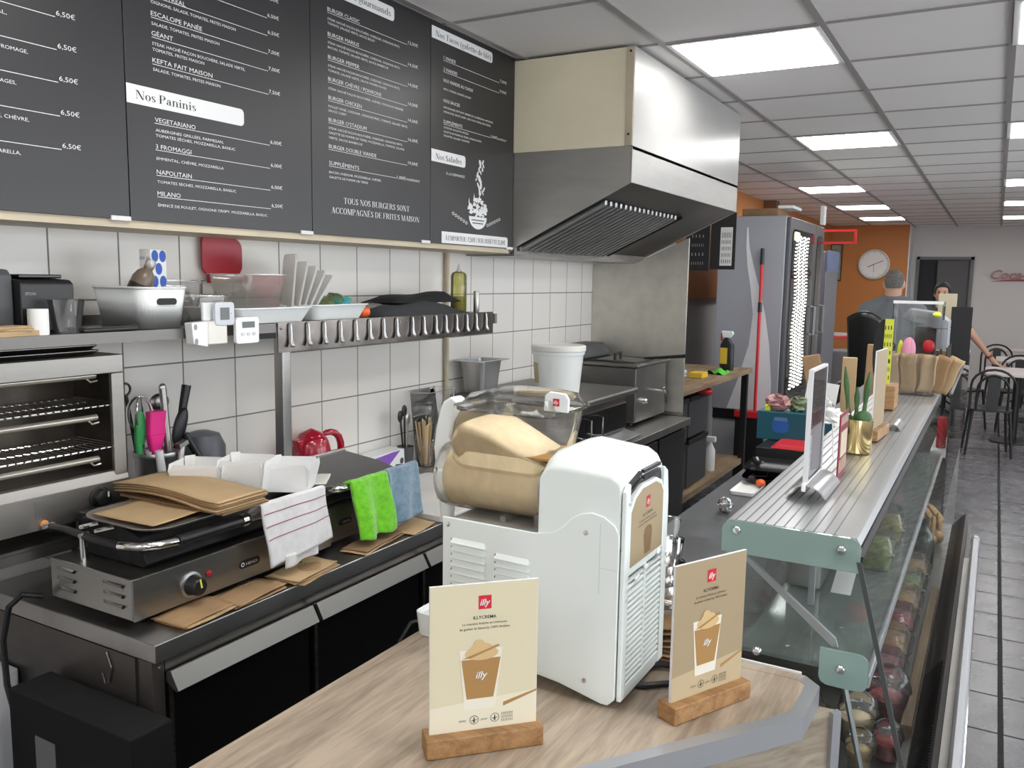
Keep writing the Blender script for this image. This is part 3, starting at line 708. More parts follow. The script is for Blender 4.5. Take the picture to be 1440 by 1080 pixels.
# steel splash panel closing the cooking line
r = root('splash_panel', 'tall steel splash panel standing at the far end of the fryer bench', 'splash panel', (-1.81, 4.66, .893))
obj('sheet', G().prism([(-2.098, .895), (-1.515, .895), (-1.515, 1.90), (-1.84, 1.755), (-2.098, 1.755)], 'y', 4.652, 4.664), steel('splash_steel', (.68, .66, .60), .46, (2, 2, 2), .08), r, bevel=.001)
obj('fold', G().box(-2.098, -1.515, 4.634, 4.652, .895, .915), 'steel', r)
# ------------------------------------------------------------------ wall shelf with its hook rail and everything standing on it
ZS = 1.52
sh = root('wall_shelf', 'long steel shelf on the tiled wall with a row of hooks along its right half', 'shelf', (-1.95, 1.8, 1.497))
g = G(); g.box(-2.098, -1.80, .35, 2.995, 1.512, ZS-.0005); g.box(-1.803, -1.798, .35, 1.785, 1.494, ZS); g.box(-2.098, -2.094, .35, 2.995, ZS, 1.545)
obj('shelf_plate', g, mat('shelf_steel', (.20, .19, .18), .40, .9), sh)
rl = obj('hook_rail', G().box(-1.797, -1.793, 1.788, 2.992, 1.435, 1.523), steel('rail_steel', (.20, .18, .165), .26, (2, 2, 2), .35), sh, bevel=.001)
HK = [1.832, 1.906, 1.977, 2.051, 2.125, 2.195, 2.268, 2.340, 2.431, 2.50, 2.576, 2.641, 2.713, 2.786, 2.855, 2.929]
for y in HK:
    g = G(); g.tube([(-1.792, y, 1.519), (-1.787, y, 1.517), (-1.785, y, 1.500), (-1.785, y, 1.475), (-1.783, y, 1.462), (-1.779, y, 1.454), (-1.774, y, 1.453)], [.0030, .0034, .0036, .0044, .0062, .0072, .004], 8)
    obj('hook', g, 'alu', rl, smooth=True)
g = G()
for y in (1.80, 2.365, 2.40): g.sphere((-1.792, y, 1.505), .004, 8, 6)
obj('screws', g, 'chrome', rl)
obj('post', G().box(-1.845, -1.81, 1.82, 1.855, .895, 1.51), 'steel', sh, bevel=.003)
obj('bracket', G().box(-1.815, -1.80, 1.70, 1.785, 1.478, 1.492), 'blackmatt', sh)
obj('end_tab', G().box(-1.80, -1.785, 2.995, 3.012, 1.475, 1.515), 'steel', sh)
solo('pipe', G().tube([(-2.084, 3.085, .90), (-2.084, 3.085, 1.765)], .011, 10), 'beigetrim', 'thin beige pipe running up the tiled wall behind the oil bottle', 'pipe', (-2.084, 3.085, .9), smooth=True)

# receipt printer
r = root('receipt_printer', 'black receipt printer at the left end of the wall shelf', 'printer', (-1.94, 1.1, ZS))
obj('body', G().prism([(-2.04, ZS+.004), (-1.86, ZS+.004), (-1.86, 1.632), (-1.872, 1.640), (-1.95, 1.645), (-2.04, 1.645)], 'y', 1.087, 1.213), 'black', r, bevel=.004)
obj('cover', G().prism([(-2.05, ZS+.004), (-1.885, ZS+.004), (-1.885, 1.648), (-1.90, 1.662), (-2.05, 1.668)], 'y', .98, 1.086), 'darkgrey', r, bevel=.004)
obj('paper_slot', G().box(-1.93, -1.885, 1.10, 1.20, 1.6435, 1.652), 'blackgloss', r, bevel=.002)
g = G(); write(g, 'EPSON', (-1.8592, 1.098, 1.606), (0, 1, 0), (0, 0, 1), .0065, .023); obj('lettering', g, mat('grey_letters', (.35, .35, .36), .5), r)
g = G(); g.obox((-1.83, 1.03, ZS+.006), (.06, .12, .011), (0, 0, .1)); g.obox((-1.832, 1.025, ZS+.0145), (.055, .11, .005), (0, 0, -.12)); g.obox((-1.83, 1.035, ZS+.0195), (.05, .09, .004), (0, 0, .25))
solo('receipt_pile', g, 'kraft_lt', 'small pile of receipts on the shelf left of the white paper roll', 'receipts', (-1.83, 1.03, ZS))
solo('paper_roll', G().lathe([(.006, 0), (.0205, 0), (.021, .004), (.021, .053), (.0205, .057), (.006, .057)], (-1.825, 1.103, ZS), 24), 'paper', 'white paper roll standing on the shelf in front of the black printer', 'paper roll', (-1.825, 1.103, ZS), smooth=True)
g = G(); g.lathe([(.026, .001), (.0265, .001), (.0385, .074), (.040, .076), (.0385, .077), (.0375, .074), (.0255, .003)], (-1.83, 1.172, ZS), 28, False); g.lathe([(.0255, .001), (.0255, .003)], (-1.83, 1.172, ZS), 28)
solo('plastic_cup', g, 'clear', 'clear plastic cup on the shelf right of the paper roll', 'cup', (-1.83, 1.172, ZS), smooth=True)
r = root('phone', 'black phone lying flat on the shelf left of the white basket', 'phone', (-1.83, 1.265, ZS))
obj('case', G().obox((-1.835, 1.262, ZS+.006), (.075, .15, .010), (0, 0, .05)), 'black', r, bevel=.003); obj('screen', G().obox((-1.835, 1.262, ZS+.0115), (.066, .138, .001), (0, 0, .05)), 'blackgloss', r)

# white basket with a bottle and a box
r = root('basket', 'white plastic storage basket with oval handle hole on the wall shelf', 'basket', (-1.9, 1.38, ZS))
g = G(); x0, x1, y0, y1 = -2.0, -1.815, 1.368, 1.482
def bas(z, e, rr): return (x0-e, x1+e*.5, y0-e, y1+e, z, rr)
g.rrect_loft([bas(ZS+.001, 0, .03), bas(ZS+.102, .016, .035)], cap=False, k=6)
g.rrect_loft([bas(ZS+.001, 0, .03), bas(ZS+.003, 0, .03)], k=6)
o = obj('body', g, 'white', r, solid=.003, smooth=True)
g = G(); P = rrect(1.395, 1.5805, 1.452, 1.597, .008, 5); g.prism(P, 'x', -1.8095, -1.8045); obj('handle_hole', g, 'dark', r)
g = G(); g.rrect_loft([bas(ZS+.100, .016, .035), bas(ZS+.104, .020, .038)], cap=False, k=6); obj('rim', g, 'white', r, solid=.004, smooth=True)
r = root('sauce_bottle', 'clear plastic sauce bottle with dark label leaning in the white basket', 'bottle', (-1.93, 1.42, ZS+.02))
q = Euler((.10, .25, 0)).to_matrix() @ Euler((-.45, 0, 0)).to_matrix(); c = Vector((-1.92, 1.405, 1.575))
obj('body', G().lathe([(.001, 0), (.026, .002), (.028, .02), (.028, .075), (.022, .092), (.012, .102), (.012, .112), (.001, .114)], c, 20, True, 'z', q), mat('sauce_brown', (.16, .12, .09), .3), r, smooth=True)
obj('label', G().lathe([(.0286, .022), (.0286, .06)], c, 20, False, 'z', q), 'black', r, smooth=True)
obj('cap', G().lathe([(.013, .108), (.013, .124), (.008, .130)], c, 16, True, 'z', q), 'clear2', r, smooth=True)
r = root('box', 'white and blue patterned carton standing in the white basket', 'box', (-1.95, 1.5, ZS+.01))
obj('carton', G().obox((-1.93, 1.482, 1.625), (.034, .062, .19), (0, 0, .25)), 'whitepaint', r, bevel=.001)
R = Euler((0, 0, .25)).to_matrix(); ux = R @ Vector((0, 1, 0)); nx = R @ Vector((1, 0, 0)); c0 = Vector((-1.93, 1.482, 1.625))
g = G()
for a, b in ((-.014, .078), (.016, .078), (0, .045), (-.016, .012), (.016, .012), (0, -.02)):
    flat(g, circ(a, b, .0135, .0155, 16), c0+nx*.0174, ux, (0, 0, 1))
obj('blue_dots', g, 'blue', r)
g = G(); write(g, '||||| |||', c0-ux*.0315-nx*.015+Vector((0, 0, .07)), nx, (0, 0, 1), .006, .028); obj('lettering', g, 'ink', r)
r = root('mug', 'dark mug inside the white basket right of the patterned carton', 'mug', (-1.85, 1.46, ZS+.01)); obj('cup', G().lathe([(.02, 0), (.027, .005), (.028, .085), (.0255, .085), (.024, .008)], (-1.86, 1.435, 1.535), 20), 'black', r, smooth=True)

# clear tubs, red lid
def tub(name, label, x0, x1, y0, y1, z0, z1, m='clear2', e=.012, rz=0):
    g = G(); g.rrect_loft([(x0+e, x1-e, y0+e, y1-e, z0+.001, .02), (x0, x1, y0, y1, z1, .025)], cap=False, k=5); g.rrect_loft([(x0+e, x1-e, y0+e, y1-e, z0+.001, .02), (x0+e, x1-e, y0+e, y1-e, z0+.002, .02)], k=5)
    r = root(name, label, 'container', ((x0+x1)/2, (y0+y1)/2, z0))
    obj('body', g, m, r, smooth=True)
    g = G(); g.rrect_loft([(x0-.006, x1+.006, y0-.006, y1+.006, z1-.002, .028), (x0-.006, x1+.006, y0-.006, y1+.006, z1+.001, .028), (x0, x1, y0, y1, z1+.001, .025), (x0, x1, y0, y1, z1-.002, .025)], cap=False, k=5)
    obj('rim', g, m, r, smooth=True)
    return r
tub('plastic_tub', 'clear plastic tub on the shelf between the white basket and the thermometers', -2.02, -1.88, 1.54, 1.69, ZS, 1.60, 'clear')
tub('plastic_tub', 'shallow clear tub turned over behind the white basket, left of the red lid', -2.08, -2.03, 1.56, 1.74, ZS, 1.64, 'clear', .004)
g = G(); P = rrect(1.768, 1.652, 1.925, 1.788, .035, 6); P = [(y + (.0), z - (.018 if (y > 1.87 and z > 1.74) else 0)) for y, z in P]
g.prism(P, 'x', -2.086, -2.078); r = root('container_cover', 'dark red plastic lid leaning against the wall tiles', 'lid', (-2.082, 1.845, ZS+.1))
o = obj('plate', g, 'red', r, bevel=.003)
g = G(); g.prism([(1.785, 1.632), (1.935, 1.632), (1.935, 1.655), (1.785, 1.655)], 'x', -2.084, -2.066); obj('edge', g, 'red', r, bevel=.004)
tub('plastic_tub', 'rectangular milky plastic tub stacked in the larger white tray', -2.04, -1.86, 1.745, 1.905, 1.545, 1.66, 'clear2', .018)
def tray(label, x0, x1, y0, y1, z0, z1):
    r = root('food_tray', label, 'tray', ((x0+x1)/2, (y0+y1)/2, z0))
    g = G(); g.rrect_loft([(x0+.022, x1-.022, y0+.026, y1-.026, z0+.001, .02), (x0+.004, x1-.004, y0+.004, y1-.004, z1-.004, .022), (x0, x1, y0, y1, z1-.003, .024), (x0, x1, y0, y1, z1, .024), (x0+.008, x1-.008, y0+.008, y1-.008, z1, .022), (x0+.028, x1-.028, y0+.03, y1-.03, z0+.005, .018)], k=5)
    obj('tray_body', g, 'white', r, smooth=True); return r
tray('larger white food tray on the shelf holding the milky tubs and lids', -2.05, -1.80, 1.645, 1.952, ZS, 1.566)
tray('smaller white food tray on the shelf holding a green bag', -2.03, -1.815, 1.965, 2.236, ZS, 1.569)
LID = ['leftmost clear lid standing upright behind the milky tub', 'second clear lid of the row leaning in the larger white tray', 'third clear lid of the row leaning in the larger white tray', 'fourth clear lid of the row leaning in the larger white tray', 'rightmost clear lid leaning at the end of the larger white tray']
for i, l in enumerate(LID):
    yc = 1.955+.022*i + (0 if i else -.005); top = .165 - .008*i + (.012 if i == 0 else 0)
    g = G(); P = rrect(-.075, 0, .075, top, .022, 5); Q = []
    R = Euler((-.10-.11*i, 0, -.55)).to_matrix(); c = Vector((-1.925, yc, 1.548))
    a = [g.bm.verts.new(c + R @ Vector((p[0], 0, p[1]))) for p in P]; b = [g.bm.verts.new(c + R @ Vector((p[0], .006, p[1]))) for p in P]
    g.bm.faces.new(a); g.bm.faces.new(b[::-1])
    for k in range(len(a)): g.bm.faces.new((a[k], a[(k+1) % len(a)], b[(k+1) % len(a)], b[k]))
    solo('clear_cover', g, 'lidplastic', l, 'lid', tuple(c), 'clear lids in the shelf tray')
g = G(); g.sheet(lambda u, v: (-1.92+.055*math.cos(2*PI*u)*math.sin(PI*v)**.6+.008*math.sin(11*u+5*v), 2.11+.075*math.sin(2*PI*u)*math.sin(PI*v)**.6+.03*(1-v), 1.56+.022*math.cos(PI*v)*(1+.5*math.sin(7*u))+.012*math.sin(9*u+3*v)), 26, 10)
r = root('plastic_bag', 'greenish crumpled food bag lying in the smaller white tray', 'bag', (-1.92, 2.11, 1.53)); obj('film', g, glass('green_film', (.80, .85, .62), .9, .08, .25, (.55, .62, .35)), r, smooth=True)
g = G(); g.sphere((-1.92, 2.10, 1.560), (.040, .055, .014), 14, 8); obj('contents', g, mat('salad_green', (.30, .38, .12), .7, noise=(40, .5, (1, 1, 1))), r, smooth=True)
solo('spatula', G().obox((-1.90, 2.185, 1.578), (.05, .085, .012), (.2, .25, .5)), 'tealbright', 'turquoise plastic scraper in the smaller white tray right of the green bag', 'scraper', (-1.90, 2.185, 1.57), bevel=.004)
r = root('squeeze_bottle', 'squeeze bottle lying on the shelf with only its orange cap showing', 'bottle', (-1.84, 2.28, ZS))
obj('body', G().lathe([(.002, 0), (.020, .004), (.022, .03), (.022, .14), (.012, .16)], (-1.905, 2.40, ZS+.023), 18, True, 'z', Euler((PI/2, 0, -.35)).to_matrix()), 'clear2', r, smooth=True)
obj('cap', G().lathe([(.0145, 0), (.0175, .004), (.0175, .028), (.012, .034)], (-1.847, 2.258, ZS+.020), 20, True, 'z', Euler((PI/2, 0, -.35)).to_matrix()), 'orange', r, smooth=True)
def fold(label, x0, x1, y0, y1, z0, h, m, seed, cat='cloth'):
    rnd = random.Random(seed); ph = [rnd.uniform(0, 6) for _ in range(6)]
    def f(u, v):
        a = min(1, 6*min(u, 1-u)); b = min(1, 5*min(v, 1-v)); e = (a*b)**.5
        return (x0+(x1-x0)*v, y0+(y1-y0)*u, z0+.001+h*e*(.72+.16*math.sin(5*u+ph[0])+.12*math.sin(9*u+4*v+ph[1])))
    g = G(); g.sheet(f, 30, 14); g.sheet(lambda u, v: (x0+(x1-x0)*v, y0+(y1-y0)*u, z0), 1, 1)
    return solo('folded_cloth', g, m, label, cat, ((x0+x1)/2, (y0+y1)/2, z0), smooth=True)
fold('dark grey folded cloth lying at the right part of the shelf', -2.03, -1.82, 2.30, 2.86, ZS, .052, mat('charcoal_cloth', (.035, .038, .042), .95), 2)
fold('black folded cloth lying on top of the dark grey cloth', -2.02, -1.86, 2.43, 2.86, ZS+.044, .040, mat('black_cloth', (.010, .010, .012), .95), 5)
r = root('oil_bottle', 'squeeze bottle half full of yellow oil near the right end of the shelf', 'bottle', (-1.93, 2.975, ZS))
c = (-1.925, 2.935, ZS+.001)
obj('bottle', G().lathe([(.030, 0), (.033, .006), (.033, .145), (.028, .157), (.015, .163)], c, 24, False), glass('oil_bottle_plastic', (.85, .83, .50), .5, .08, .30, (.62, .58, .22)), r, smooth=True)
obj('oil', G().lathe([(.0295, .002), (.0315, .007), (.0315, .062)], c, 24), mat('yellow_oil', (.40, .36, .05), .15), r, smooth=True)
obj('nozzle', G().lathe([(.015, .161), (.008, .170), (.003, .197)], c, 14), 'clear2', r, smooth=True)
solo('shaker', G().lathe([(.011, 0), (.012, .003), (.012, .082), (.010, .086)], (-1.845, 2.945, ZS), 18), 'steel', 'slim steel shaker standing at the right end of the shelf', 'shaker', (-1.845, 2.945, ZS), smooth=True)

# timers and their holder on the shelf front
r = root('wall_holder', 'cream plastic holder box fixed to the shelf front below the grey thermometer', 'holder', (-1.78, 1.52, 1.475))
obj('box', G().box(-1.797, -1.765, 1.515, 1.578, 1.476, 1.538), mat('cream_plastic', (.78, .76, .70), .4), r, bevel=.004)
obj('bin', G().prism([(1.468, 1.480), (1.514, 1.470), (1.514, 1.537), (1.463, 1.535)], 'x', -1.795, -1.765), 'white', r, bevel=.003)
g = G(); g.prism(circ(1.474, 1.524, .005, .008, 12), 'x', -1.7649, -1.7638); g.prism(circ(1.476, 1.487, .005, .008, 12), 'x', -1.7649, -1.7638); obj('cutouts', g, 'grey', r)
obj('back_plate', G().box(-1.797, -1.785, 1.518, 1.575, 1.538, 1.585), 'white', r, bevel=.003)
def timer(label, y0, y1, z0, z1, x, sc, btn, body):
    r = root('thermometer', label, 'thermometer', (x, (y0+y1)/2, z0))
    obj('case', G().prism(rrect(y0, z0, y1, z1, .009, 5), 'x', x-.012, x), body, r, bevel=.002)
    obj('display', G().box(x+.0002, x+.0012, sc[0], sc[1], sc[2], sc[3]), mat('lcd_grey', (.12, .14, .13), .3), r)
    for y, z, e in btn: obj('button', G().prism(circ(y, z, e, e*.8, 12), 'x', x, x+.0015), 'greywhite', r)
timer('grey framed digital thermometer on the upper left of the shelf front', 1.536, 1.600, 1.525, 1.586, -1.762, (1.552, 1.582, 1.540, 1.572), ((1.543, 1.556, .003), (1.591, 1.556, .003)), mat('light_grey_plastic', (.60, .62, .66), .35))
timer('white digital timer with three buttons hanging on the shelf front', 1.610, 1.692, 1.472, 1.544, -1.768, (1.631, 1.675, 1.515, 1.532), ((1.632, 1.498, .0065), (1.652, 1.498, .0065), (1.672, 1.498, .0065)), 'white')
# ------------------------------------------------------------------ cooking line: refrigerated counter, bench and the appliances
WT = .893
r = root('refrigerated_counter', 'long steel refrigerated counter with black doors under the grills', 'refrigerated counter', (-1.78, 2.0, 0))
g = G(); g.box(-2.095, -1.46, 1.092, 3.28, WT-.042, WT); obj('worktop', g, 'steel_top', r, bevel=.003)
g = G(); g.box(-2.095, -1.50, 1.10, 3.27, .10, WT-.0425); obj('body', g, 'endsteel', r)
obj('end_panel', G().box(-2.095, -1.53, 1.094, 1.0995, .10, WT-.045), 'endsteel', r)
obj('corner_post', G().box(-1.518, -1.475, 1.094, 1.125, .10, WT-.043), 'endsteel', r, bevel=.002)
obj('frame_rail', G().box(-1.4999, -1.475, 1.126, 3.27, WT-.075, WT-.043), 'steel_dark', r)
obj('plinth', G().box(-2.08, -1.53, 1.12, 3.25, .0, .0995), 'blackmatt', r)
for i, (a, b) in enumerate(((1.128, 1.552), (1.572, 2.03), (2.05, 2.62), (2.64, 3.26))):
    d = obj('door', G().box(-1.499, -1.468, a, b, .14, WT-.078), 'blackdoor', r, bevel=.003)
    g = G(); g.prism([(-1.470, .820), (-1.455, .826), (-1.432, .786), (-1.440, .782), (-1.470, .800)], 'y', a-.004, b+.002); obj('handle_lip', g, mat('lip_steel', (.24, .235, .225), .38, .9), d, bevel=.001)
    obj('edge_strip', G().box(-1.4678, -1.466, a, a+.010, .14, .80), 'steel_dark', d)
g = G(); g.sphere((-1.4735, 1.112, .835), .004, 8, 6); obj('screw', g, 'chrome', r)
g = G(); g.tube([(-1.62, 1.091, .842), (-1.605, 1.091, .81), (-1.612, 1.091, .775), (-1.628, 1.091, .768), (-1.637, 1.091, .79)], .0022, 6); obj('scratch_hook', g, 'steel_dark', r)

r = root('bench', 'dark fronted steel bench carrying the oven and the fryer', 'bench', (-1.78, 3.95, 0))
obj('worktop', G().box(-2.095, -1.455, 3.285, 4.628, WT-.04, WT), 'steel_top', r, bevel=.003)
obj('backsplash', G().box(-2.097, -2.09, 3.285, 4.628, WT, WT+.03), 'steel', r)
obj('body', G().box(-2.09, -1.50, 3.30, 4.62, .10, WT-.0405), 'blackmatt', r)
for a, b in ((3.31, 3.72), (3.74, 4.15), (4.17, 4.60)):
    obj('door', G().box(-1.4995, -1.475, a, b, .14, WT-.06), 'blackdoor', r, bevel=.003)
obj('plinth', G().box(-2.08, -1.55, 3.32, 4.60, 0, .0995), 'blackmatt', r)

# things at the near end on the floor
r = root('black_box', 'black box with a grey label standing at the near end of the counter', 'box', (-1.6, 1.03, 0))
obj('body', G().box(-1.815, -1.40, .985, 1.083, .0, .754), mat('matt_black_box', (.004, .004, .0045), .95), r, bevel=.004)
obj('label', G().box(-1.72, -1.65, .9835, .9848, .35, .672), mat('grey_label', (.16, .16, .17), .6), r)
g = G(); g.sheet(lambda u, v: (-1.92+.065*math.cos(2*PI*u)*(.55+.45*math.sin(PI*(.12+.8*v)))+.012*math.sin(13*u+6*v), .90+.085*math.sin(2*PI*u)*(.6+.4*math.sin(PI*(.12+.8*v)))+.01*math.sin(17*u+9*v), .0+.68*v), 36, 18)
solo('plastic_bag', g, 'purplebag', 'shiny purple plastic bag at the bottom left corner beside the black box', 'bag', (-1.92, .90, 0), smooth=True)
solo('crate', G().rrect_loft([(-2.08, -1.95, 1.03, 1.088, 0, .01), (-2.08, -1.95, 1.03, 1.088, .72, .01)]), 'greywhite', 'pale grey crate standing behind the purple bag', 'crate', (-1.99, 1.06, 0))

# salamander grill on a wall bracket
r = root('wall_bracket', 'steel wall bracket carrying the salamander grill', 'bracket', (-2.0, 1.0, 1.0))
g = G(); g.box(-2.097, -1.885, .5, 1.34, 1.022, 1.030); g.box(-1.890, -1.884, .5, 1.34, .998, 1.0215); g.box(-2.09, -1.9, .56, .575, .95, 1.0215); g.box(-2.09, -1.9, 1.20, 1.215, .95, 1.0215)
obj('plate', g, 'steel_y', r)
sal = root('salamander_grill', 'large steel salamander grill with two wire racks at the left edge', 'grill', (-2.0, 1.0, 1.03))
SX = -1.888; y0, y1 = .55, 1.352
g = G(); g.box(-2.096, SX-.012, y0, y1, 1.445, 1.457); g.box(-2.096, SX-.012, y1-.010, y1, 1.062, 1.4445); g.box(-2.096, SX-.012, y0, y0+.01, 1.062, 1.4445); g.box(-2.096, -2.086, y0+.0105, y1-.0105, 1.15, 1.4445)
g.box(-2.085, SX-.012, y0+.0105, y1-.0105, 1.062, 1.15)
obj('housing', g, 'salsteel', sal)
g = G(); g.box(SX-.012, SX, y0, y1, 1.412, 1.457); g.box(SX-.012, SX, 1.318, y1, 1.142, 1.4115); obj('front_frame', g, 'salsteel', sal, bevel=.002)
obj('sill', G().prism([(SX-.012, 1.146), (SX-.012, 1.168), (SX-.004, 1.165), (SX+.004, 1.143)], 'y', y0, y1), 'salsteel', sal)
cp = obj('control_panel', G().box(SX-.012, SX+.002, y0, y1, 1.062, 1.1425), 'salsteel', sal, bevel=.002)
k = obj('knob', G().lathe([(.026, 0), (.026, .006), (.021, .008), (.019, .024), (.016, .026)], (SX+.002, 1.268, 1.110), 24, True, 'x'), 'black', sal, smooth=True)
obj('knob_mark', G().box(SX+.0282, SX+.029, 1.275, 1.279, 1.112, 1.125), 'white', k)
obj('indicator_light', G().lathe([(.009, 0), (.009, .004), (.006, .006)], (SX+.002, 1.128, 1.076), 16, True, 'x'), 'copper', sal, smooth=True)
obj('badge', G().box(SX+.0021, SX+.0032, 1.108, 1.145, 1.093, 1.133), 'salsteel', sal)
g = G(); g.box(-2.0855, -2.080, y0+.011, y1-.011, 1.151, 1.444); g.box(-2.08, SX-.013, y1-.0115, y1-.0103, 1.151, 1.444); obj('cavity_lining', g, mat('burnt_steel', (.10, .085, .07), .45, .7, noise=(8, .5, (1, 1, 1))), sal)
def rack(z):
    g = G()
    for k in range(42): g.tube([(-2.075, y0+.02+.0188*k, z), (SX-.010, y0+.02+.0188*k, z), (SX-.005, y0+.02+.0188*k, z-.004)], .0016, 5)
    for x in (-2.07, -1.98, SX-.012): g.tube([(x, y0+.015, z-.003), (x, 1.316, z-.003)], .0028, 6)
    obj('wire_rack', g, 'chrome', sal)
rack(1.334); rack(1.228)
for z in (1.405, 1.300, 1.195):
    g = G(); g.tube([(SX-.04, y0+.02, z), (SX-.04, 1.30, z)], .008, 10); g.tube([(SX-.04, 1.27, z), (SX-.035, 1.285, z-.015), (SX-.03, 1.30, z-.012)], .0025, 6); obj('heating_tube', g, mat('quartz_tube', (.55, .52, .46), .25, .6), sal, smooth=True)
for y in (.68, 1.24): obj('foot', G().cyl((-1.93, y, 1.0305), (-1.93, y, 1.0615), .014), 'black', sal)
def sheetpan(label, x0, x1, ya, yb, z):
    r = root('baking_tray', label, 'tray', ((x0+x1)/2, (ya+yb)/2, z)); g = G()
    g.rrect_loft([(x0+.012, x1-.012, ya+.012, yb-.012, z+.001, .012), (x0, x1, ya, yb, z+.011, .016), (x0, x1, ya, yb, z+.0125, .016), (x0+.006, x1-.006, ya+.006, yb-.006, z+.0125, .014), (x0+.016, x1-.016, ya+.016, yb-.016, z+.004, .01)])
    obj('pan', g, 'steel_dark', r, smooth=True)
sheetpan('upper dark baking tray of the two stacked on the salamander grill', -2.08, -1.90, .58, 1.300, 1.4705)
sheetpan('lower dark baking tray lying directly on the salamander grill', -2.08, -1.895, .58, 1.300, 1.458)
# power cord of the salamander
solo('power_cord', G().tube([(-1.86, 1.10, .915), (-1.87, 1.06, .93), (-1.90, 1.045, .90), (-1.915, 1.035, .82), (-1.90, 1.03, .72), (-1.86, 1.03, .62), (-1.845, 1.03, .4), (-1.845, 1.03, .02)], .007, 8), 'black', 'black power cord hanging over the near end of the counter', 'cord', (-1.86, 1.0, .0), smooth=True)

# contact grill (long)
cg = root('contact_grill', 'long steel contact grill in front with black handle and round knob', 'grill', (-1.7, 1.42, WT))
obj('base', G().box(-1.845, -1.557, 1.113, 1.732, .915, 1.008), 'steel', cg, bevel=.003)
g = G(); g.box(-1.556, -1.552, 1.113, 1.732, .915, 1.008); obj('front_panel', g, 'steel_y', cg, bevel=.001)
for y in (1.16, 1.69):
    for x in (-1.81, -1.60): obj('foot', G().cyl((x, y, WT+.0005), (x, y, .9145), .014, .016), 'black', cg)
for x0, x1 in ((-1.82, -1.755), (-1.655, -1.585)):
    for z in (.988, .965, .942):
        g = G(); g.sheet(lambda u, v: (x0+(x1-x0)*u, 1.1128-.006*math.sin(PI*min(1, v))*min(1, 4*u), z-.004+.009*v), 10, 6); obj('louvre', g, 'steel', cg, smooth=True)
kb = obj('dial_ring', G().lathe([(.030, 0), (.030, .003), (.024, .005)], (-1.552, 1.262, .953), 28, True, 'x'), 'alu', cg, smooth=True)
k = obj('knob', G().lathe([(.024, .0051), (.022, .010), (.020, .030), (.017, .033)], (-1.552, 1.262, .953), 24, True, 'x'), 'black', cg, smooth=True)
obj('knob_mark', G().obox((-1.5183, 1.262, .962), (.001, .004, .022), (.2, 0, 0)), 'yellow', k)
obj('indicator_light', G().lathe([(.008, 0), (.008, .003), (.005, .005)], (-1.552, 1.312, .965), 16, True, 'x'), 'red', cg, smooth=True)
g = G(); g.prism(rrect(1.405, .945, 1.470, .965, .0095, 5), 'x', -1.552, -1.5505); b = obj('badge', g, 'black', cg)
g = G(); write(g, 'HENDI', (-1.5503, 1.425, .9512), (0, 1, 0), (0, 0, 1), .0065, .036); C1 = circ(1.4145, .955, .0055, .0055, 14)
for k_ in range(14):
    j = (k_+1) % 14; a, b2 = C1[k_], C1[j]; ia = (1.4145+(a[0]-1.4145)*.6, .955+(a[1]-.955)*.6); ib = (1.4145+(b2[0]-1.4145)*.6, .955+(b2[1]-.955)*.6); flat(g, [a, b2, ib, ia], (-1.5503, 0, 0), (0, 1, 0), (0, 0, 1))
obj('lettering', g, 'lettering', b)
g = G(); g.prism([(-1.80, 1.0085), (-1.60, 1.0085), (-1.585, 1.020), (-1.60, 1.045), (-1.80, 1.045)], 'y', 1.175, 1.70); obj('lower_plate', g, 'castiron', cg, bevel=.003)
g = G(); g.prism([(-1.80, 1.052), (-1.605, 1.052), (-1.592, 1.062), (-1.60, 1.082), (-1.66, 1.098), (-1.80, 1.098)], 'y', 1.165, 1.705); obj('upper_plate', g, 'castiron', cg, bevel=.004)
g = G()
for k in range(44): g.box(-1.594, -1.587, 1.172+.012*k, 1.178+.012*k, 1.047, 1.056)
obj('ribs', g, 'castiron', cg)
g = G(); g.tube([(-1.870, 1.128, 1.072), (-1.80, 1.125, 1.078), (-1.68, 1.116, 1.077), (-1.60, 1.118, 1.076)], .0085, 8); obj('side_arm', g, 'black', cg, smooth=True)
g = G(); g.tube([(-1.60, 1.118, 1.076), (-1.55, 1.130, 1.078), (-1.528, 1.160, 1.078), (-1.523, 1.205, 1.076)], .0095, 10); obj('handle_bracket', g, 'chrome', cg, smooth=True); g = G(); g.tube([(-1.523, 1.41, 1.076), (-1.525, 1.48, 1.076), (-1.545, 1.515, 1.072), (-1.59, 1.53, 1.066)], .0095, 10); obj('handle_bracket', g, 'chrome', cg, smooth=True)
g = G(); g.tube([(-1.523, 1.206, 1.076), (-1.523, 1.41, 1.076)], .0135, 12); obj('handle_grip', g, 'black', cg, smooth=True)
g = G(); g.tube([(-1.523, 1.385, 1.076), (-1.523, 1.40, 1.076)], .0158, 12); obj('grip_ring', g, 'chrome', cg, smooth=True)
for x, z0, z1 in ((-1.755, 1.008, 1.078),): obj('hinge_post', G().cyl((x, 1.138, z0), (x, 1.134, z1), .008, .006), 'chrome', cg, smooth=True)
g = G(); g.cyl((-1.868, 1.118, 1.070), (-1.868, 1.140, 1.070), .011); obj('hinge_bolt', g, 'chrome', cg, smooth=True)
g = G(); g.cyl((-1.722, 1.108, 1.079), (-1.722, 1.128, 1.079), .0065); obj('pivot_bolt', g, 'chrome', cg, smooth=True)
obj('hinge_block', G().box(-1.87, -1.80, 1.20, 1.50, 1.02, 1.092), 'black', cg, bevel=.004)
for x in (-1.77, -1.715): obj('spring', G().tube([(x, 1.142, 1.083), (x+.05, 1.155, 1.098)], .005, 8), 'chrome', cg, smooth=True)

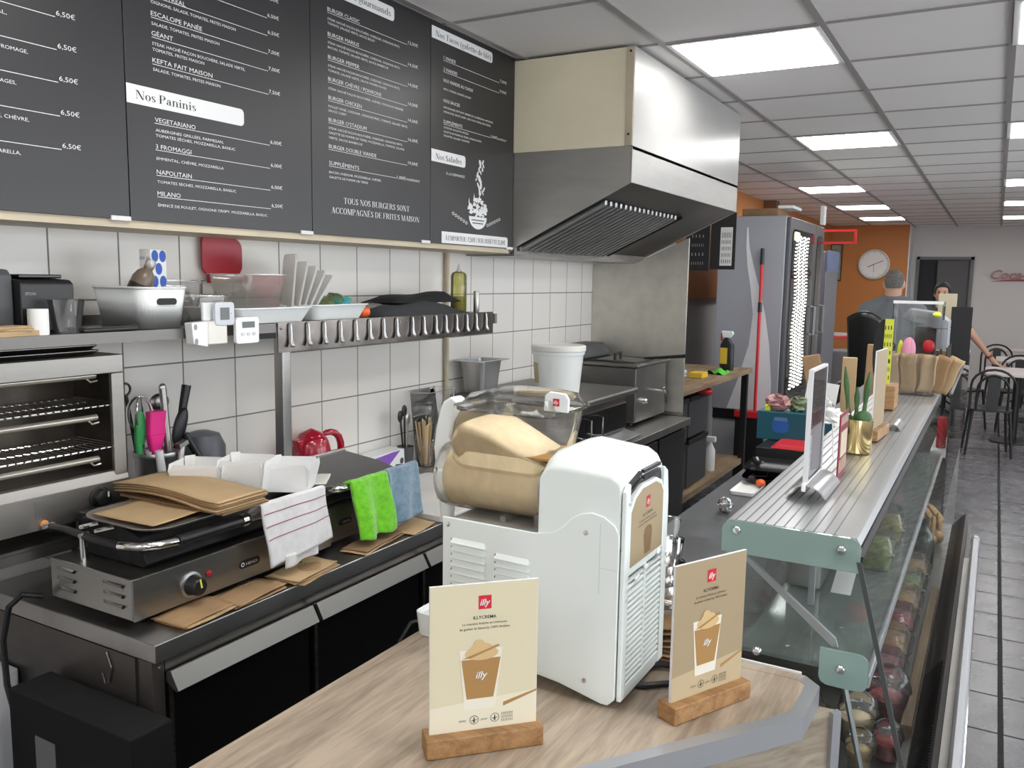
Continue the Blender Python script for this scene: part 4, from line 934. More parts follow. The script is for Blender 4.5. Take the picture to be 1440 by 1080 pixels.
# second contact grill
sg = root('contact_grill', 'second steel contact grill with flat grey lid behind the green cloth', 'grill', (-1.72, 1.93, WT))
obj('base', G().box(-1.795, -1.575, 1.742, 2.085, .915, 1.012), 'steel', sg, bevel=.003)
obj('front_panel', G().box(-1.5745, -1.571, 1.742, 2.085, .915, 1.012), 'steel_y', sg)
for y in (1.78, 2.05):
    for x in (-1.77, -1.61): obj('foot', G().cyl((x, y, WT+.0005), (x, y, .9145), .014), 'black', sg)
obj('lower_plate', G().prism([(-1.79, 1.0125), (-1.60, 1.0125), (-1.59, 1.025), (-1.60, 1.045), (-1.79, 1.045)], 'y', 1.76, 2.07), 'castiron', sg, bevel=.003)
g = G(); g.prism([(-1.795, 1.048), (-1.585, 1.048), (-1.575, 1.056), (-1.60, 1.070), (-1.66, 1.084), (-1.795, 1.098)], 'y', 1.745, 2.08); obj('lid', g, mat('lid_grey', (.27, .265, .26), .42, .75, noise=(3, .1, (1, 1, 1))), sg, bevel=.004)
obj('lid_rear', G().box(-1.807, -1.7955, 1.745, 2.08, .95, 1.106), 'steel', sg, bevel=.003)
g = G(); g.tube([(-1.585, 1.742, 1.066), (-1.55, 1.745, 1.074), (-1.533, 1.765, 1.076), (-1.53, 1.81, 1.076)], .0105, 10); obj('handle_bracket', g, 'chrome', sg, smooth=True)
g = G(); g.tube([(-1.53, 1.811, 1.076), (-1.53, 2.06, 1.076), (-1.55, 2.075, 1.074), (-1.585, 2.075, 1.068)], .0115, 10); obj('handle_grip', g, 'black', sg, smooth=True)
g = G(); g.prism(rrect(1.785, .955, 1.84, .973, .0085, 5), 'x', -1.571, -1.5695); b = obj('badge', g, 'black', sg)
g = G(); write(g, 'HENDI', (-1.5693, 1.802, .9608), (0, 1, 0), (0, 0, 1), .0055, .03); obj('lettering', g, 'lettering', b)

# things on top of the long grill
r = root('serving_tray', 'metal tray with a sheet of kraft paper lying on the long grill', 'tray', (-1.64, 1.28, 1.10))
g = G(); g.rrect_loft([(-1.785, -1.540, 1.155, 1.43, 1.1002, .06), (-1.795, -1.528, 1.143, 1.44, 1.108, .065), (-1.795, -1.528, 1.143, 1.44, 1.110, .065), (-1.778, -1.546, 1.161, 1.423, 1.103, .055)], k=6); obj('tray_body', g, mat('pewter', (.50, .47, .42), .35, .8), r, smooth=True)
def paper(label, cx, cy, z, w, d, rz, h, seed, m='kraft', layers=1, mk=None, name='kraft_paper', grp=None):
    rnd = random.Random(seed); r = root(name, label, 'paper', (cx, cy, z), rz, grp)
    for i in range(layers):
        ox, oy, a = rnd.uniform(-.008, .008)*(layers > 1), rnd.uniform(-.008, .008)*(layers > 1), rnd.uniform(-.08, .08)*(layers > 1)
        p1, p2 = rnd.uniform(0, 6), rnd.uniform(0, 6); zz = .001+.0035*i
        def f(u, v):
            x = (u-.5)*w; y = (v-.5)*d
            return (ox+x*math.cos(a)-y*math.sin(a), oy+x*math.sin(a)+y*math.cos(a), zz+h*(.5+.5*math.sin(3.2*u+p1))*(.4+.6*v)+.15*h*math.sin(7*v+p2))
        g = G(); g.sheet(f, 14, 10); o = obj('sheet', g, m if i % 2 == 0 else mk or m, r, world=False, solid=.0012, smooth=True)
    return r
paper('kraft paper sheet lying inside the metal tray on the long grill', -1.662, 1.285, 1.1105, .205, .235, .03, .006, 3, 'kraft_lt')
r = root('kraft_paper_stack', 'thick wavy stack of kraft paper bags on the long grill', 'paper', (-1.675, 1.368, 1.117), .02)
for i in range(9):
    rnd = random.Random(40+i); ox, oy, a = rnd.uniform(-.006, .006), rnd.uniform(-.006, .006), rnd.uniform(-.03, .03)
    def f(u, v, i=i, ox=ox, oy=oy, a=a):
        x = (u-.5)*.36; y = (v-.5)*.15
        return (ox+x*math.cos(a)-y*math.sin(a), oy+x*math.sin(a)+y*math.cos(a), .002+.0031*i+.013*max(0, math.sin(PI*(.95-u*1.1)))*(1-.4*v)*(1 if u < .9 else 1))
    g = G(); g.sheet(f, 20, 6); obj('sheet', g, 'kraft' if i % 2 else 'kraft_lt', r, world=False, solid=.0016, smooth=True)
obj('base_sheet', G().obox((0, .01, -.0035), (.35, .145, .006), (0, 0, .01)), 'kraft_dark', r, world=False)
def carton(label, cx, cy, z, w, d, h, rz, n=1):
    r = root('paper_tray', label, 'paper tray', (cx, cy, z), rz, 'white paper trays on the grill')
    g = G(); t = .8
    for k in range(n):
        zz = .001+.008*k
        B = [(-w/2*t, -d/2*t), (w/2*t, -d/2*t), (w/2*t, d/2*t), (-w/2*t, d/2*t)]; Tt = [(-w/2, -d/2), (w/2, -d/2), (w/2, d/2), (-w/2, d/2)]
        g.face([(x, y, zz) for x, y in B])
        for i in range(4):
            j = (i+1) % 4; hh = zz+h
            b0, b1, t0, t1 = B[i], B[j], Tt[i], Tt[j]
            mid = lambda p, q, s: (p[0]+(q[0]-p[0])*s, p[1]+(q[1]-p[1])*s)
            a0, a1 = mid(t0, t1, .02), mid(t0, t1, .98)
            g.face([(*b0, zz), (*b1, zz), (*a1, hh*.80), (*mid(t0, t1, .90), hh), (*mid(t0, t1, .10), hh), (*a0, hh*.80)])
    obj('body', g, 'paper', r, world=False, solid=.0015)
    g = G(); g.obox((-w*.40, d*.40, h*.8), (w*.2, .0012, h*.55), (0, 0, .78)); obj('corner_flap', g, 'paper', r, world=False)
    return r
carton('left white paper tray of the nested set on the long grill', -1.745, 1.470, 1.1005, .14, .11, .078, .45, 1)
carton('middle white paper tray of the nested set on the long grill', -1.648, 1.528, 1.104, .125, .10, .085, .42, 1)
carton('right white paper tray of the nested set on the long grill', -1.578, 1.612, 1.1005, .125, .105, .075, .5, 1)
paper('loose white paper sheet on the grill beside the paper trays', -1.60, 1.69, 1.1008, .12, .10, .6, .008, 9, mat('cream_paper', (.66, .66, .60), .8), name='paper_sheet')

# cloths hanging from the grill handles
def hang(name, label, y0, y1, xh, zt, zb, xb, m, seed, drift=0, thick=.006, back=.06, amp=.006, lean=.0):
    rnd = random.Random(seed); p = [rnd.uniform(0, 6) for _ in range(5)]
    r = root(name, label, 'cloth', (xh, (y0+y1)/2, zt))
    def f(u, v):
        y = y0+(y1-y0)*u
        L = zt-zb
        if v < .22:
            t = v/.22; x = xh-.045+(.045+.012)*t; z = zt-.035*(1-t)**1.5*(1 if back else 0)+.004*math.sin(PI*t)
        else:
            t = (v-.22)/.78; x = xh+.012+(xb-xh-.012)*t; z = zt-L*t+lean*(u-.5)*t
        w = amp*math.sin(9*u+p[0]+1.2*v)*min(1, v*1.5) + amp*.5*math.sin(13*u+p[1])*v**1.5
        return (x+w, y+drift*max(0, v-.22)+.004*math.sin(6*v+p[2]), z+.003*math.sin(12*u+p[3])*v)
    g = G(); g.sheet(f, 30, 30); o = obj('cloth', g, m, r, solid=thick, smooth=True)
    return r, f
r, f = hang('tea_towel', 'white tea towel with red stripes hanging from the long grill handle', 1.43, 1.655, -1.512, 1.108, .958, -1.488, 'towel', 4, drift=.012, amp=.005, lean=.02)
for v0 in (.34, .50, .66, .12):
    g = G(); g.sheet(lambda u, v: tuple(Vector(f(.01+.98*u, v0+.014*v))+Vector((.0042, 0, .0014))), 30, 1); obj('stripe', g, 'stripe', r)
g = G(); g.sheet(lambda u, v: (-1.494+.006*math.sin(8*u), 1.50+.11*u, .965-.035*v*(1-.3*u)), 10, 6); obj('under_layer', g, 'towel', r, solid=.005, smooth=True)
hang('cleaning_cloth', 'bright green microfibre cloth hanging from the second grill', 1.775, 1.925, -1.522, 1.092, .925, -1.485, 'green', 6, drift=.012, thick=.010, amp=.008)
hang('cleaning_cloth', 'blue grey cleaning cloth hanging beside the green one', 1.926, 2.075, -1.522, 1.094, .937, -1.488, 'bluecloth', 11, drift=.006, thick=.009, amp=.009)
# kraft bags on the worktop in front of the grills
def bags(label, cx, cy, rz, w, d, n, seed, m='kraft'):
    return paper(label, cx, cy, WT+.0005, w, d, rz, .006, seed, m, n, 'kraft_lt', 'kraft_bag')
r1 = bags('kraft paper bags under the long grill, nearest the camera', -1.515, 1.245, .05, .10, .15, 3, 21)
r2 = bags('kraft paper bags with a printed mark, second pile under the long grill', -1.515, 1.395, .06, .095, .16, 3, 22)
r3 = bags('kraft paper bags with a printed mark below the tea towel', -1.505, 1.575, .1, .095, .17, 4, 23)
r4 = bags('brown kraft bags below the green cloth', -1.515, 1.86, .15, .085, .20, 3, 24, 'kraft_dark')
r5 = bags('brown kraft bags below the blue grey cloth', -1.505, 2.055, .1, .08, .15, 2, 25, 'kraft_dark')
for rr in (r2, r3):
    g = G(); write(g, 'SP', (-.01, -.005, .0225), (0, 1, 0), (-1, 0, 0), .014, .026, shear=.3)
    P = circ(0, .008, .018, .013, 16); Q = circ(0, .008, .0165, .0115, 16)
    for k in range(0, 16):
        if k % 4 == 3: continue
        j = (k+1) % 16; flat(g, [P[k], P[j], Q[j], Q[k]], (-.004, 0, .0225), (0, 1, 0), (-1, 0, 0))
    obj('printed_mark', g, 'ink', rr, world=False)

# utensil pots and what stands behind
pots = root('utensil_pot', 'steel utensil pot right of the salamander grill', 'pot', (-1.975, 1.53, WT+.10))
c = (-1.975, 1.505, WT)
obj('pot', G().lathe([(.050, 0), (.055, .004), (.055, .275), (.058, .279), (.055, .280), (.052, .275), (.050, .006)], c, 28), 'alu', pots, smooth=True)
obj('rim_band', G().lathe([(.0585, .268), (.0595, .270), (.0595, .280), (.0585, .282)], c, 28, False), 'alu', pots, smooth=True)
CX, CY, CZ0 = -1.975, 1.505, 1.165
def stickobj(name, label, cat, pts, rad, m, extra=()):
    r = root(name, label, cat, pts[0]); g = G(); g.tube(pts, rad, 10); obj('handle', g, m, r, smooth=True)
    for nm, gg, mm in extra: obj(nm, gg, mm, r, smooth=True)
    return r
E = [('bristles', G().rrect_loft([(-1.985, -1.960, 1.476, 1.528, 1.222, .008), (-1.986, -1.958, 1.480, 1.534, 1.285, .008)]), 'pink'), ('ferrule', G().rrect_loft([(-1.983, -1.961, 1.485, 1.515, 1.175, .008), (-1.985, -1.959, 1.474, 1.528, 1.2215, .008)]), 'pink')]
stickobj('basting_brush', 'pink silicone basting brush standing in the utensil pot', 'brush', [(-1.97, 1.49, 1.0), (-1.97, 1.495, 1.2)], .006, 'pink', E)
stickobj('spatula', 'green handled spatula standing in the utensil pot', 'spatula', [(-1.985, 1.47, 1.0), (-1.99, 1.46, 1.22), (-1.99, 1.462, 1.28)], [.008, .010, .006], 'greenplastic', [('blade', G().sphere((-1.985, 1.468, 1.24), (.006, .016, .05), 12, 8), 'greenplastic')])
stickobj('tongs', 'steel tongs standing upright in the utensil pot', 'tongs', [(-1.95, 1.54, 1.0), (-1.965, 1.535, 1.20), (-1.972, 1.530, 1.345)], [.008, .010, .010], 'steel', [('tip', G().sphere((-1.972, 1.53, 1.347), (.008, .011, .012), 10, 8), 'alu')])
stickobj('tongs', 'steel tongs hooked over the outside of the utensil pot', 'tongs', [(-1.90, 1.475, 1.03), (-1.905, 1.46, 1.19)], .011, 'greywhite')
stickobj('tongs', 'steel serving tongs leaning against the front of the utensil pot', 'tongs', [(-1.905, 1.51, 1.07), (-1.915, 1.545, 1.195)], .009, 'steel', [('tip', G().obox((-1.913, 1.54, 1.195), (.02, .03, .012), (.3, 0, 0)), 'steel')])
stickobj('spatula', 'black turner with long handle leaning right in the utensil pot', 'spatula', [(-1.97, 1.555, 1.10), (-1.97, 1.585, 1.25), (-1.975, 1.612, 1.345)], [.010, .010, .013], 'black', [('grip', G().sphere((-1.965, 1.578, 1.235), (.014, .020, .055), 12, 10, Euler((-.35, 0, 0)).to_matrix()), 'black')])
g = G(); g.tube([(-2.0+.0*math.sin(a), 1.476+.035*math.cos(a), 1.28+.045*math.sin(a)) for a in [2*PI*k/20 for k in range(20)]], .003, 6, True)
for d in (-.6, .6): g.tube([(-2.0+d*.035*math.cos(a), 1.476+.03*math.cos(a)*(1-abs(d)*.3), 1.28+.045*math.sin(a)) for a in [2*PI*k/20 for k in range(20)]], .0022, 6, True)
g.tube([(-2.0, 1.476, 1.24), (-1.985, 1.485, 1.0)], .006, 8)
solo('whisk', g, 'chrome', 'wire whisk standing in the utensil pot', 'whisk', (-1.985, 1.485, 1.0), smooth=True)
g = G(); g.sphere((-2.02, 1.555, 1.30), (.012, .032, .025), 14, 8); g.tube([(-2.02, 1.555, 1.28), (-1.99, 1.53, 1.0)], .005, 8)
solo('ladle', g, 'steel_dark', 'dark steel ladle at the back of the utensil pot', 'ladle', (-1.99, 1.53, 1.0), smooth=True)
g = G(); g.tube([(-2.02, 1.462, 1.345+.0*k) if False else (-2.03, 1.458+.014*math.cos(a), 1.345+.016*math.sin(a)) for a in [2*PI*k/14 for k in range(14)]], .0035, 6, True); g.tube([(-2.03, 1.458, 1.33), (-2.0, 1.49, 1.0)], .005, 8)
solo('peeler', g, 'black', 'black handled tool with a ring end in the utensil pot', 'tool', (-2.0, 1.49, 1.0), smooth=True)
g = G(); g.tube([(-1.955, 1.585, 1.21), (-1.94, 1.625, 1.13), (-1.93, 1.64, 1.08)], .011, 10)
solo('brush', g, 'black', 'black curved handle hanging beside the utensil pot above the paper trays', 'brush', (-1.93, 1.64, 1.08), smooth=True)
g = G(); g.lathe([(.06, 0), (.066, .01), (.066, .26), (.05, .295), (.02, .305)], (-2.015, 1.695, WT), 24)
solo('toaster', g, mat('appliance_grey', (.09, .095, .11), .4), 'dark grey rounded appliance behind the white paper trays', 'appliance', (-2.015, 1.695, WT), smooth=True)

# red kettle
r = root('kettle', 'red plastic electric kettle behind the second grill', 'kettle', (-2.02, 2.17, WT))
c = (-2.015, 2.155, WT)
obj('body', G().lathe([(.068, .002), (.075, .01), (.078, .08), (.068, .17), (.058, .205), (.050, .218), (.02, .228), (.004, .232)], c, 28), 'redtrans', r, smooth=True, sub=1)
g = G(); g.tube([(-2.01, 2.20, 1.108), (-2.005, 2.24, 1.118), (-2.0, 2.285, 1.098), (-2.0, 2.295, 1.04), (-2.0, 2.275, .98), (-2.005, 2.225, .955)], [.010, .014, .015, .014, .013, .010], 10); obj('handle', g, 'redtrans', r, smooth=True, sub=1)
g = G(); g.hexa([(-2.03, 2.095, 1.05), (-2.0, 2.095, 1.05), (-2.0, 2.12, 1.05), (-2.03, 2.12, 1.05), (-2.03, 2.072, 1.108), (-2.0, 2.072, 1.108), (-2.0, 2.12, 1.108), (-2.03, 2.12, 1.108)]); obj('spout', g, 'redtrans', r, bevel=.006)
obj('lid', G().lathe([(.045, .219), (.040, .228), (.012, .240), (.004, .244)], c, 24), 'redtrans', r, smooth=True)

# cutting board, purple box, cups
solo('cutting_board', G().rrect_loft([(-1.86, -1.445, 2.14, 2.62, WT+.0005, .03), (-1.86, -1.445, 2.14, 2.62, WT+.022, .03)]), 'boardwhite', 'worn white cutting board lying on the steel worktop right of the blue cloth', 'cutting board', (-1.65, 2.4, WT), bevel=.004)
r = root('box', 'purple and white film box lying at the foot of the tiled wall', 'box', (-2.04, 2.5, WT))
obj('carton', G().box(-2.085, -2.005, 2.33, 2.685, WT+.0005, WT+.088), 'white', r, bevel=.002)
g = G(); g.face([(-2.0042, 2.40, .965), (-2.0042, 2.60, .978), (-2.0042, 2.645, .978), (-2.0042, 2.53, .90), (-2.0042, 2.40, .90)]); obj('purple_print', g, 'purple', r)
g = G(); flat(g, circ(2.655, .935, .012), (-2.0040, 0, 0), (0, 1, 0), (0, 0, 1)); obj('round_mark', g, 'darkgrey', r)
r = root('cup', 'clear cup full of wooden stirrers at the back of the worktop', 'cup', (-1.985, 2.805, WT))
c = (-1.985, 2.79, WT+.001)
obj('glass', G().lathe([(.034, 0), (.042, .10)], c, 24, False), 'clear', r, smooth=True); obj('glass_base', G().lathe([(.034, 0), (.034, .004)], c, 24), 'clear', r)
for i in range(22):
    rnd = random.Random(i+60); a = rnd.uniform(0, 2*PI); q = rnd.uniform(.004, .026); lean = rnd.uniform(.6, 1.5)
    b = Vector((c[0]+q*math.cos(a), c[1]+q*math.sin(a), c[2]+.005)); t = Vector((c[0]+q*math.cos(a)*(1+lean), c[1]+q*math.sin(a)*(1+lean)*1.2, c[2]+rnd.uniform(.165, .195)))
    g = G(); d = (t-b); R = d.to_track_quat('Z', 'Y').to_matrix().to_euler(); g.obox((b+t)/2, (.006, .0015, d.length), R)
    solo('stirrer', g, 'black' if i in (4, 11) else 'stick', 'flat wooden stirrer standing in the clear cup' if i not in (4, 11) else 'black stirrer among the wooden ones in the clear cup', 'stirrer', tuple(b), 'stirrers in the cup')
r = root('cup', 'dark cup of black spoons left of the wooden stirrers', 'cup', (-2.02, 2.68, WT)); c = (-2.02, 2.70, WT+.001)
obj('holder', G().lathe([(.028, 0), (.034, .09), (.032, .09), (.026, .004)], c, 20), 'darkgrey', r, smooth=True)
for i, (dy, dz, mm) in enumerate(((-.035, .215, 'black'), (-.008, .235, 'black'), (.015, .20, 'steel'))):
    p = Vector(c)+Vector((0, dy, dz)); g = G(); g.tube([Vector(c)+Vector((0, dy*.2, .01)), p], .004, 6); g.sphere(p, (.006, .016, .024), 12, 8)
    solo('spoon', g, mm, ('black spoon leaning left in the dark cup', 'black spoon upright in the dark cup', 'steel spoon in the dark cup')[i], 'spoon', tuple(c), smooth=True)
tub('plastic_bin', 'tall clear plastic bin against the wall behind the wooden stirrers', -2.085, -1.98, 2.80, 3.02, WT+.001, 1.19, 'clear', .02)

# oven, pan, bucket
ov = root('pizza_oven', 'low dark steel oven on the bench with two wire handles', 'oven', (-1.78, 3.48, WT))
obj('top_slab', G().box(-2.08, -1.475, 3.10, 3.85, 1.118, 1.146), mat('oven_top', (.20, .195, .19), .38, .85, noise=(3, .2, (1, 1, 1))), ov, bevel=.010)
obj('body', G().box(-2.07, -1.525, 3.14, 3.81, .92, 1.1175), 'steel_dark', ov, bevel=.004)
obj('door_panel', G().box(-1.5249, -1.515, 3.23, 3.80, .955, 1.075), 'blackgloss', ov, bevel=.002)
for y in (3.30, 3.42):
    g = G(); g.tube([(-1.515, y, 1.06), (-1.475, y, 1.055), (-1.475, y, .975), (-1.515, y, .970)], .005, 8); obj('handle', g, 'chrome', ov, smooth=True)
obj('crumb_shelf', G().prism([(-1.5249, .93), (-1.5249, .945), (-1.44, .925), (-1.44, .915)], 'y', 3.22, 3.80), 'alu', ov, bevel=.002)
for y in (3.2, 3.75):
    for x in (-2.02, -1.58): obj('foot', G().cyl((x, y, WT+.0005), (x, y, .9195), .018), 'black', ov)
r = root('food_pan', 'deep steel food pan standing on the oven at the tiled wall', 'pan', (-1.98, 3.12, 1.147))
g = G(); x0, x1, ya, yb = -2.07, -1.93, 3.15, 3.33
g.rrect_loft([(x0+.02, x1-.02, ya+.02, yb-.02, 1.148, .02), (x0+.006, x1-.006, ya+.006, yb-.006, 1.290, .022), (x0-.014, x1+.014, ya-.03, yb+.03, 1.292, .012), (x0-.014, x1+.014, ya-.03, yb+.03, 1.295, .012), (x0+.008, x1-.008, ya+.008, yb-.008, 1.295, .02), (x0+.022, x1-.022, ya+.022, yb-.022, 1.152, .018)], k=5)
obj('pan', g, 'alu', r, smooth=True)
r = root('bucket', 'white plastic bucket with lid standing on the oven', 'bucket', (-1.655, 3.35, 1.147)); c = (-1.665, 3.345, 1.147)
obj('pail', G().lathe([(.088, .001), (.095, .004), (.112, .185), (.117, .186), (.118, .200)], c, 36), 'white', r, smooth=True)
obj('lid', G().lathe([(.118, .2005), (.122, .202), (.122, .222), (.116, .226), (.110, .221), (.002, .219)], c, 36), mat('ivory_lid', (.76, .75, .70), .4), r, smooth=True)
g = G(); n = 9
for i in range(n):
    a0, a1 = 3.35+.10*i, 3.35+.10*(i+1)
    p = lambda a, z: (c[0]+(.0962+.0912*0+z*.092)*math.cos(a), c[1]+(.0962+z*.092)*math.sin(a), c[2]+z)
    g.face([p(a0, .06), p(a1, .06), p(a1, .15), p(a0, .15)])
obj('label', g, mat('bucket_label', (.55, .52, .30), .6), r)

# fryer
fr = root('fryer', 'steel countertop deep fryer with basket at the far end of the bench', 'fryer', (-1.82, 4.38, WT))
obj('tank', G().box(-2.05, -1.60, 4.13, 4.595, WT+.02, 1.205), mat('fryer_steel', (.27, .265, .255), .34, .9, noise=(4, .2, (1, 1, 1))), fr, bevel=.008)
g = G(); g.box(-2.06, -1.585, 4.115, 4.61, 1.2055, 1.222); obj('top_rim', g, 'steel_dark', fr, bevel=.004)
obj('oil_well', G().box(-2.0, -1.64, 4.18, 4.55, 1.2225, 1.226), 'blackmatt', fr)
obj('control_head', G().prism([(-2.09, 1.2265), (-1.93, 1.2265), (-1.93, 1.25), (-1.97, 1.30), (-2.09, 1.30)], 'y', 4.18, 4.55), 'darkgrey', fr, bevel=.006)
g = G(); g.tube([(-1.76, 4.22, 1.226), (-1.76, 4.22, 1.265), (-1.76, 4.30, 1.268), (-1.76, 4.30, 1.228)], .008, 8); obj('lid_handle', g, 'black', fr, smooth=True)
obj('lid_plate', G().obox((-1.75, 4.32, 1.230), (.22, .22, .006), (0, .03, 0)), 'steel_dark', fr)
g = G(); g.tube([(-1.66, 4.40, 1.235), (-1.56, 4.40, 1.245), (-1.42, 4.39, 1.262)], [.006, .008, .010], 8); obj('basket_handle', g, 'black', fr, smooth=True)
g = G(); g.cyl((-1.5995, 4.25, 1.02), (-1.585, 4.25, 1.02), .016); g.cyl((-1.585, 4.25, 1.02), (-1.575, 4.25, 1.02), .011); obj('knob', g, 'chrome', fr, smooth=True)
g = G(); g.tube([(-1.60, 4.47, 1.05), (-1.56, 4.47, 1.05), (-1.555, 4.47, 1.02), (-1.555, 4.47, .985)], .009, 8); g.cyl((-1.57, 4.445, 1.07), (-1.57, 4.495, 1.07), .006); obj('drain_tap', g, 'chrome', fr, smooth=True)
for y in (4.18, 4.54):
    for x in (-2.0, -1.65): obj('foot', G().cyl((x, y, WT+.0005), (x, y, WT+.0195), .016), 'black', fr)
# ------------------------------------------------------------------ wood counter in the foreground with the cream machine and the two signs
WZ = 1.0
wc = root('wood_counter', 'light oak laminate counter with grey edge and cut corner in the foreground', 'counter', (-.55, 1.0, 0))
OUT = [(-.895, .30), (-.895, 1.36), (-.86, 1.425), (-.232, 1.432), (-.205, 1.405), (-.208, 1.287), (-.80, .461), (-.83, .30)]
def inset(P, d):
    n = len(P); out = []
    for i in range(n):
        a, b, c = Vector(P[i-1]), Vector(P[i]), Vector(P[(i+1) % n]); e1 = (b-a).normalized(); e2 = (c-b).normalized()
        n1 = Vector((-e1.y, e1.x)); n2 = Vector((-e2.y, e2.x)); m = (n1+n2).normalized(); k = d/max(.3, m.dot(n1)); out.append(tuple(b-m*k))
    return out
INN = inset(OUT, .022)
def area(P): return sum(P[i-1][0]*P[i][1]-P[i][0]*P[i-1][1] for i in range(len(P)))
if abs(area(INN)) > abs(area(OUT)): INN = inset(OUT, -.022)
g = G(); g.prism(INN, 'z', WZ-.028, WZ); obj('countertop', g, 'counterwood', wc)
g = G(); ge = G(); n = len(OUT)
for i in range(n):
    j = (i+1) % n
    a, b, c, d = OUT[i], OUT[j], INN[j], INN[i]
    (ge if i in (0, 1, 2) else g).hexa([(*a, WZ-.036), (*b, WZ-.036), (*c, WZ-.036), (*d, WZ-.036), (*a, WZ+.0008), (*b, WZ+.0008), (*c, WZ+.0008), (*d, WZ+.0008)])
obj('edge_band', g, 'alu_dull', wc); obj('wood_edge', ge, 'counterwood', wc)
BODY = [(-.86, .32), (-.86, 1.395), (-.225, 1.408), (-.183, 1.413), (-.84, .50)]
g = G(); g.prism(BODY, 'z', .0, WZ-.0365); obj('body', g, 'bodywood', wc)
g = G(); g.obox((-.1795, 1.4125, .48), (.010, .018, .962), (0, 0, -.62)); obj('corner_strip', g, 'alu_dull', wc)
g = G(); g.box(-.84, -.24, 1.4325, 1.437, WZ-.03, WZ+.004); obj('back_lip', g, 'whitepaint', wc)

# --- soft cream dispenser
m = root('cream_machine', 'white soft coffee cream dispenser with clear tank standing on the oak counter', 'cream machine', (-.62, 1.25, WZ))
Y0, Y1 = 1.16, 1.345
XL, XR = -.787, -.466
side = [(XL, 1.035), (-.60, 1.028), (-.489, 1.004), (-.478, 1.004), (-.466, 1.016), (-.466, 1.278), (-.474, 1.292), (-.492, 1.303), (-.512, 1.307), (-.530, 1.303), (-.548, 1.292), (-.562, 1.276), (-.58, 1.265), (-.61, 1.259), (XL, 1.259)]
obj('side_panel', G().prism(side, 'y', Y0-.004, Y0), 'machine', m, bevel=.0035, bseg=3)
obj('far_side_panel', G().prism(side, 'y', Y1, Y1+.008), 'machine', m, bevel=.003)
obj('base', G().prism([(XL+.004, 1.022), (-.60, 1.022), (-.49, 1.010), (-.468, 1.016), (-.468, 1.25), (XL+.004, 1.25)], 'y', Y0+.0005, Y1-.0005), 'machine', m)
up = [(-.608, 1.2505), (-.468, 1.2505), (-.468, 1.345), (-.468, 1.362), (-.473, 1.377), (-.486, 1.386), (-.57, 1.395), (-.586, 1.391), (-.598, 1.378), (-.606, 1.352), (-.607, 1.345)]
g = G(); rings = []
for y, dz, dx in ((Y0+.001, -.032, 0), (Y0+.004, -.022, 0), (Y0+.016, -.006, 0), (Y0+.024, -.001, 0), (Y0+.04, 0, 0), (Y1-.04, 0, 0), (Y1-.024, -.001, 0), (Y1-.012, -.008, 0), (Y1-.001, -.030, 0)):
    rings.append([(x, y, z if z <= 1.345 else 1.345+(z-1.345)*(1+dz/.050)) for x, z in up])
g.skin(rings); obj('rear_housing', g, 'machine', m, smooth=True, bevel=.004)
# louvres of the side panel: raised slats with dark slots
for x0, x1, zt, zb, nm in ((-.768, -.70, 1.226, 1.045, 15), (-.682, -.618, 1.214, 1.040, 15)):
    g = G(); d = G(); n = 14; st = (zt-zb)/n
    for i in range(n):
        z = zt-st*i
        g.hexa([(x0, Y0-.0042, z-.0072), (x1, Y0-.0042, z-.0082), (x1, Y0-.0105, z-.0092), (x0, Y0-.0105, z-.0082), (x0+.002, Y0-.0042, z), (x1-.003, Y0-.0042, z-.001), (x1-.003, Y0-.0048, z-.002), (x0+.002, Y0-.0048, z-.001)])
        d.hexa([(x0-.0015, Y0-.0045, z-.0085), (x0+.004, Y0-.0045, z-.0085), (x0+.004, Y0-.0040, z-.0085), (x0-.0015, Y0-.0040, z-.0085), (x0-.0015, Y0-.0045, z-.003), (x0+.004, Y0-.0045, z-.001), (x0+.004, Y0-.0040, z-.001), (x0-.0015, Y0-.0040, z-.003)])
    obj('louvres', g, 'machine', m, bevel=.0008); obj('louvre_slots', d, 'vent', m)
for x, z in ((-.775, 1.247), (-.521, 1.274), (-.517, 1.036)):
    obj('screw', G().lathe([(.0045, 0), (.004, .0022), (.001, .003)], (x, Y0-.0042, z), 12, True, 'y', Matrix.Scale(-1, 3, Vector((0, 1, 0)))), 'chrome', m, smooth=True)
g = G(); g.box(-.4975, -.4968, Y0-.0043, Y0-.0040, 1.18, 1.292); g.box(-.497, -.467, Y0-.0043, Y0-.0040, 1.222, 1.2226); obj('seam_lines', g, 'greywhite', m)
# rear grille: frame with slats over a dark cavity
g = G(); XB2 = -.4655
obj('grille_cavity', G().box(XB2-.004, XB2+.0004, Y0+.012, Y1-.014, 1.03, 1.345), 'vent', m)
fr = obj('grille_frame', G(), 'machine', m) if False else None
g = G()
g.prism([(Y0+.001, 1.012), (Y0+.018, 1.012), (Y0+.018, 1.355), (Y0+.001, 1.345)], 'x', XB2, XB2+.008)
g.prism([(Y1-.018, 1.012), (Y1+.006, 1.012), (Y1+.006, 1.30), (Y1-.001, 1.345), (Y1-.018, 1.355)], 'x', XB2, XB2+.008)
g.box(XB2, XB2+.008, Y0+.018, Y1-.018, 1.012, 1.034)
g.box(XB2, XB2+.008, (Y0+Y1)/2-.004, (Y0+Y1)/2+.003, 1.034, 1.212)
g.box(XB2, XB2+.007, Y0+.018, Y1-.018, 1.186, 1.192); g.box(XB2, XB2+.007, Y0+.018, Y1-.018, 1.208, 1.216)
obj('grille_frame', g, 'machine', m, bevel=.002)
g = G()
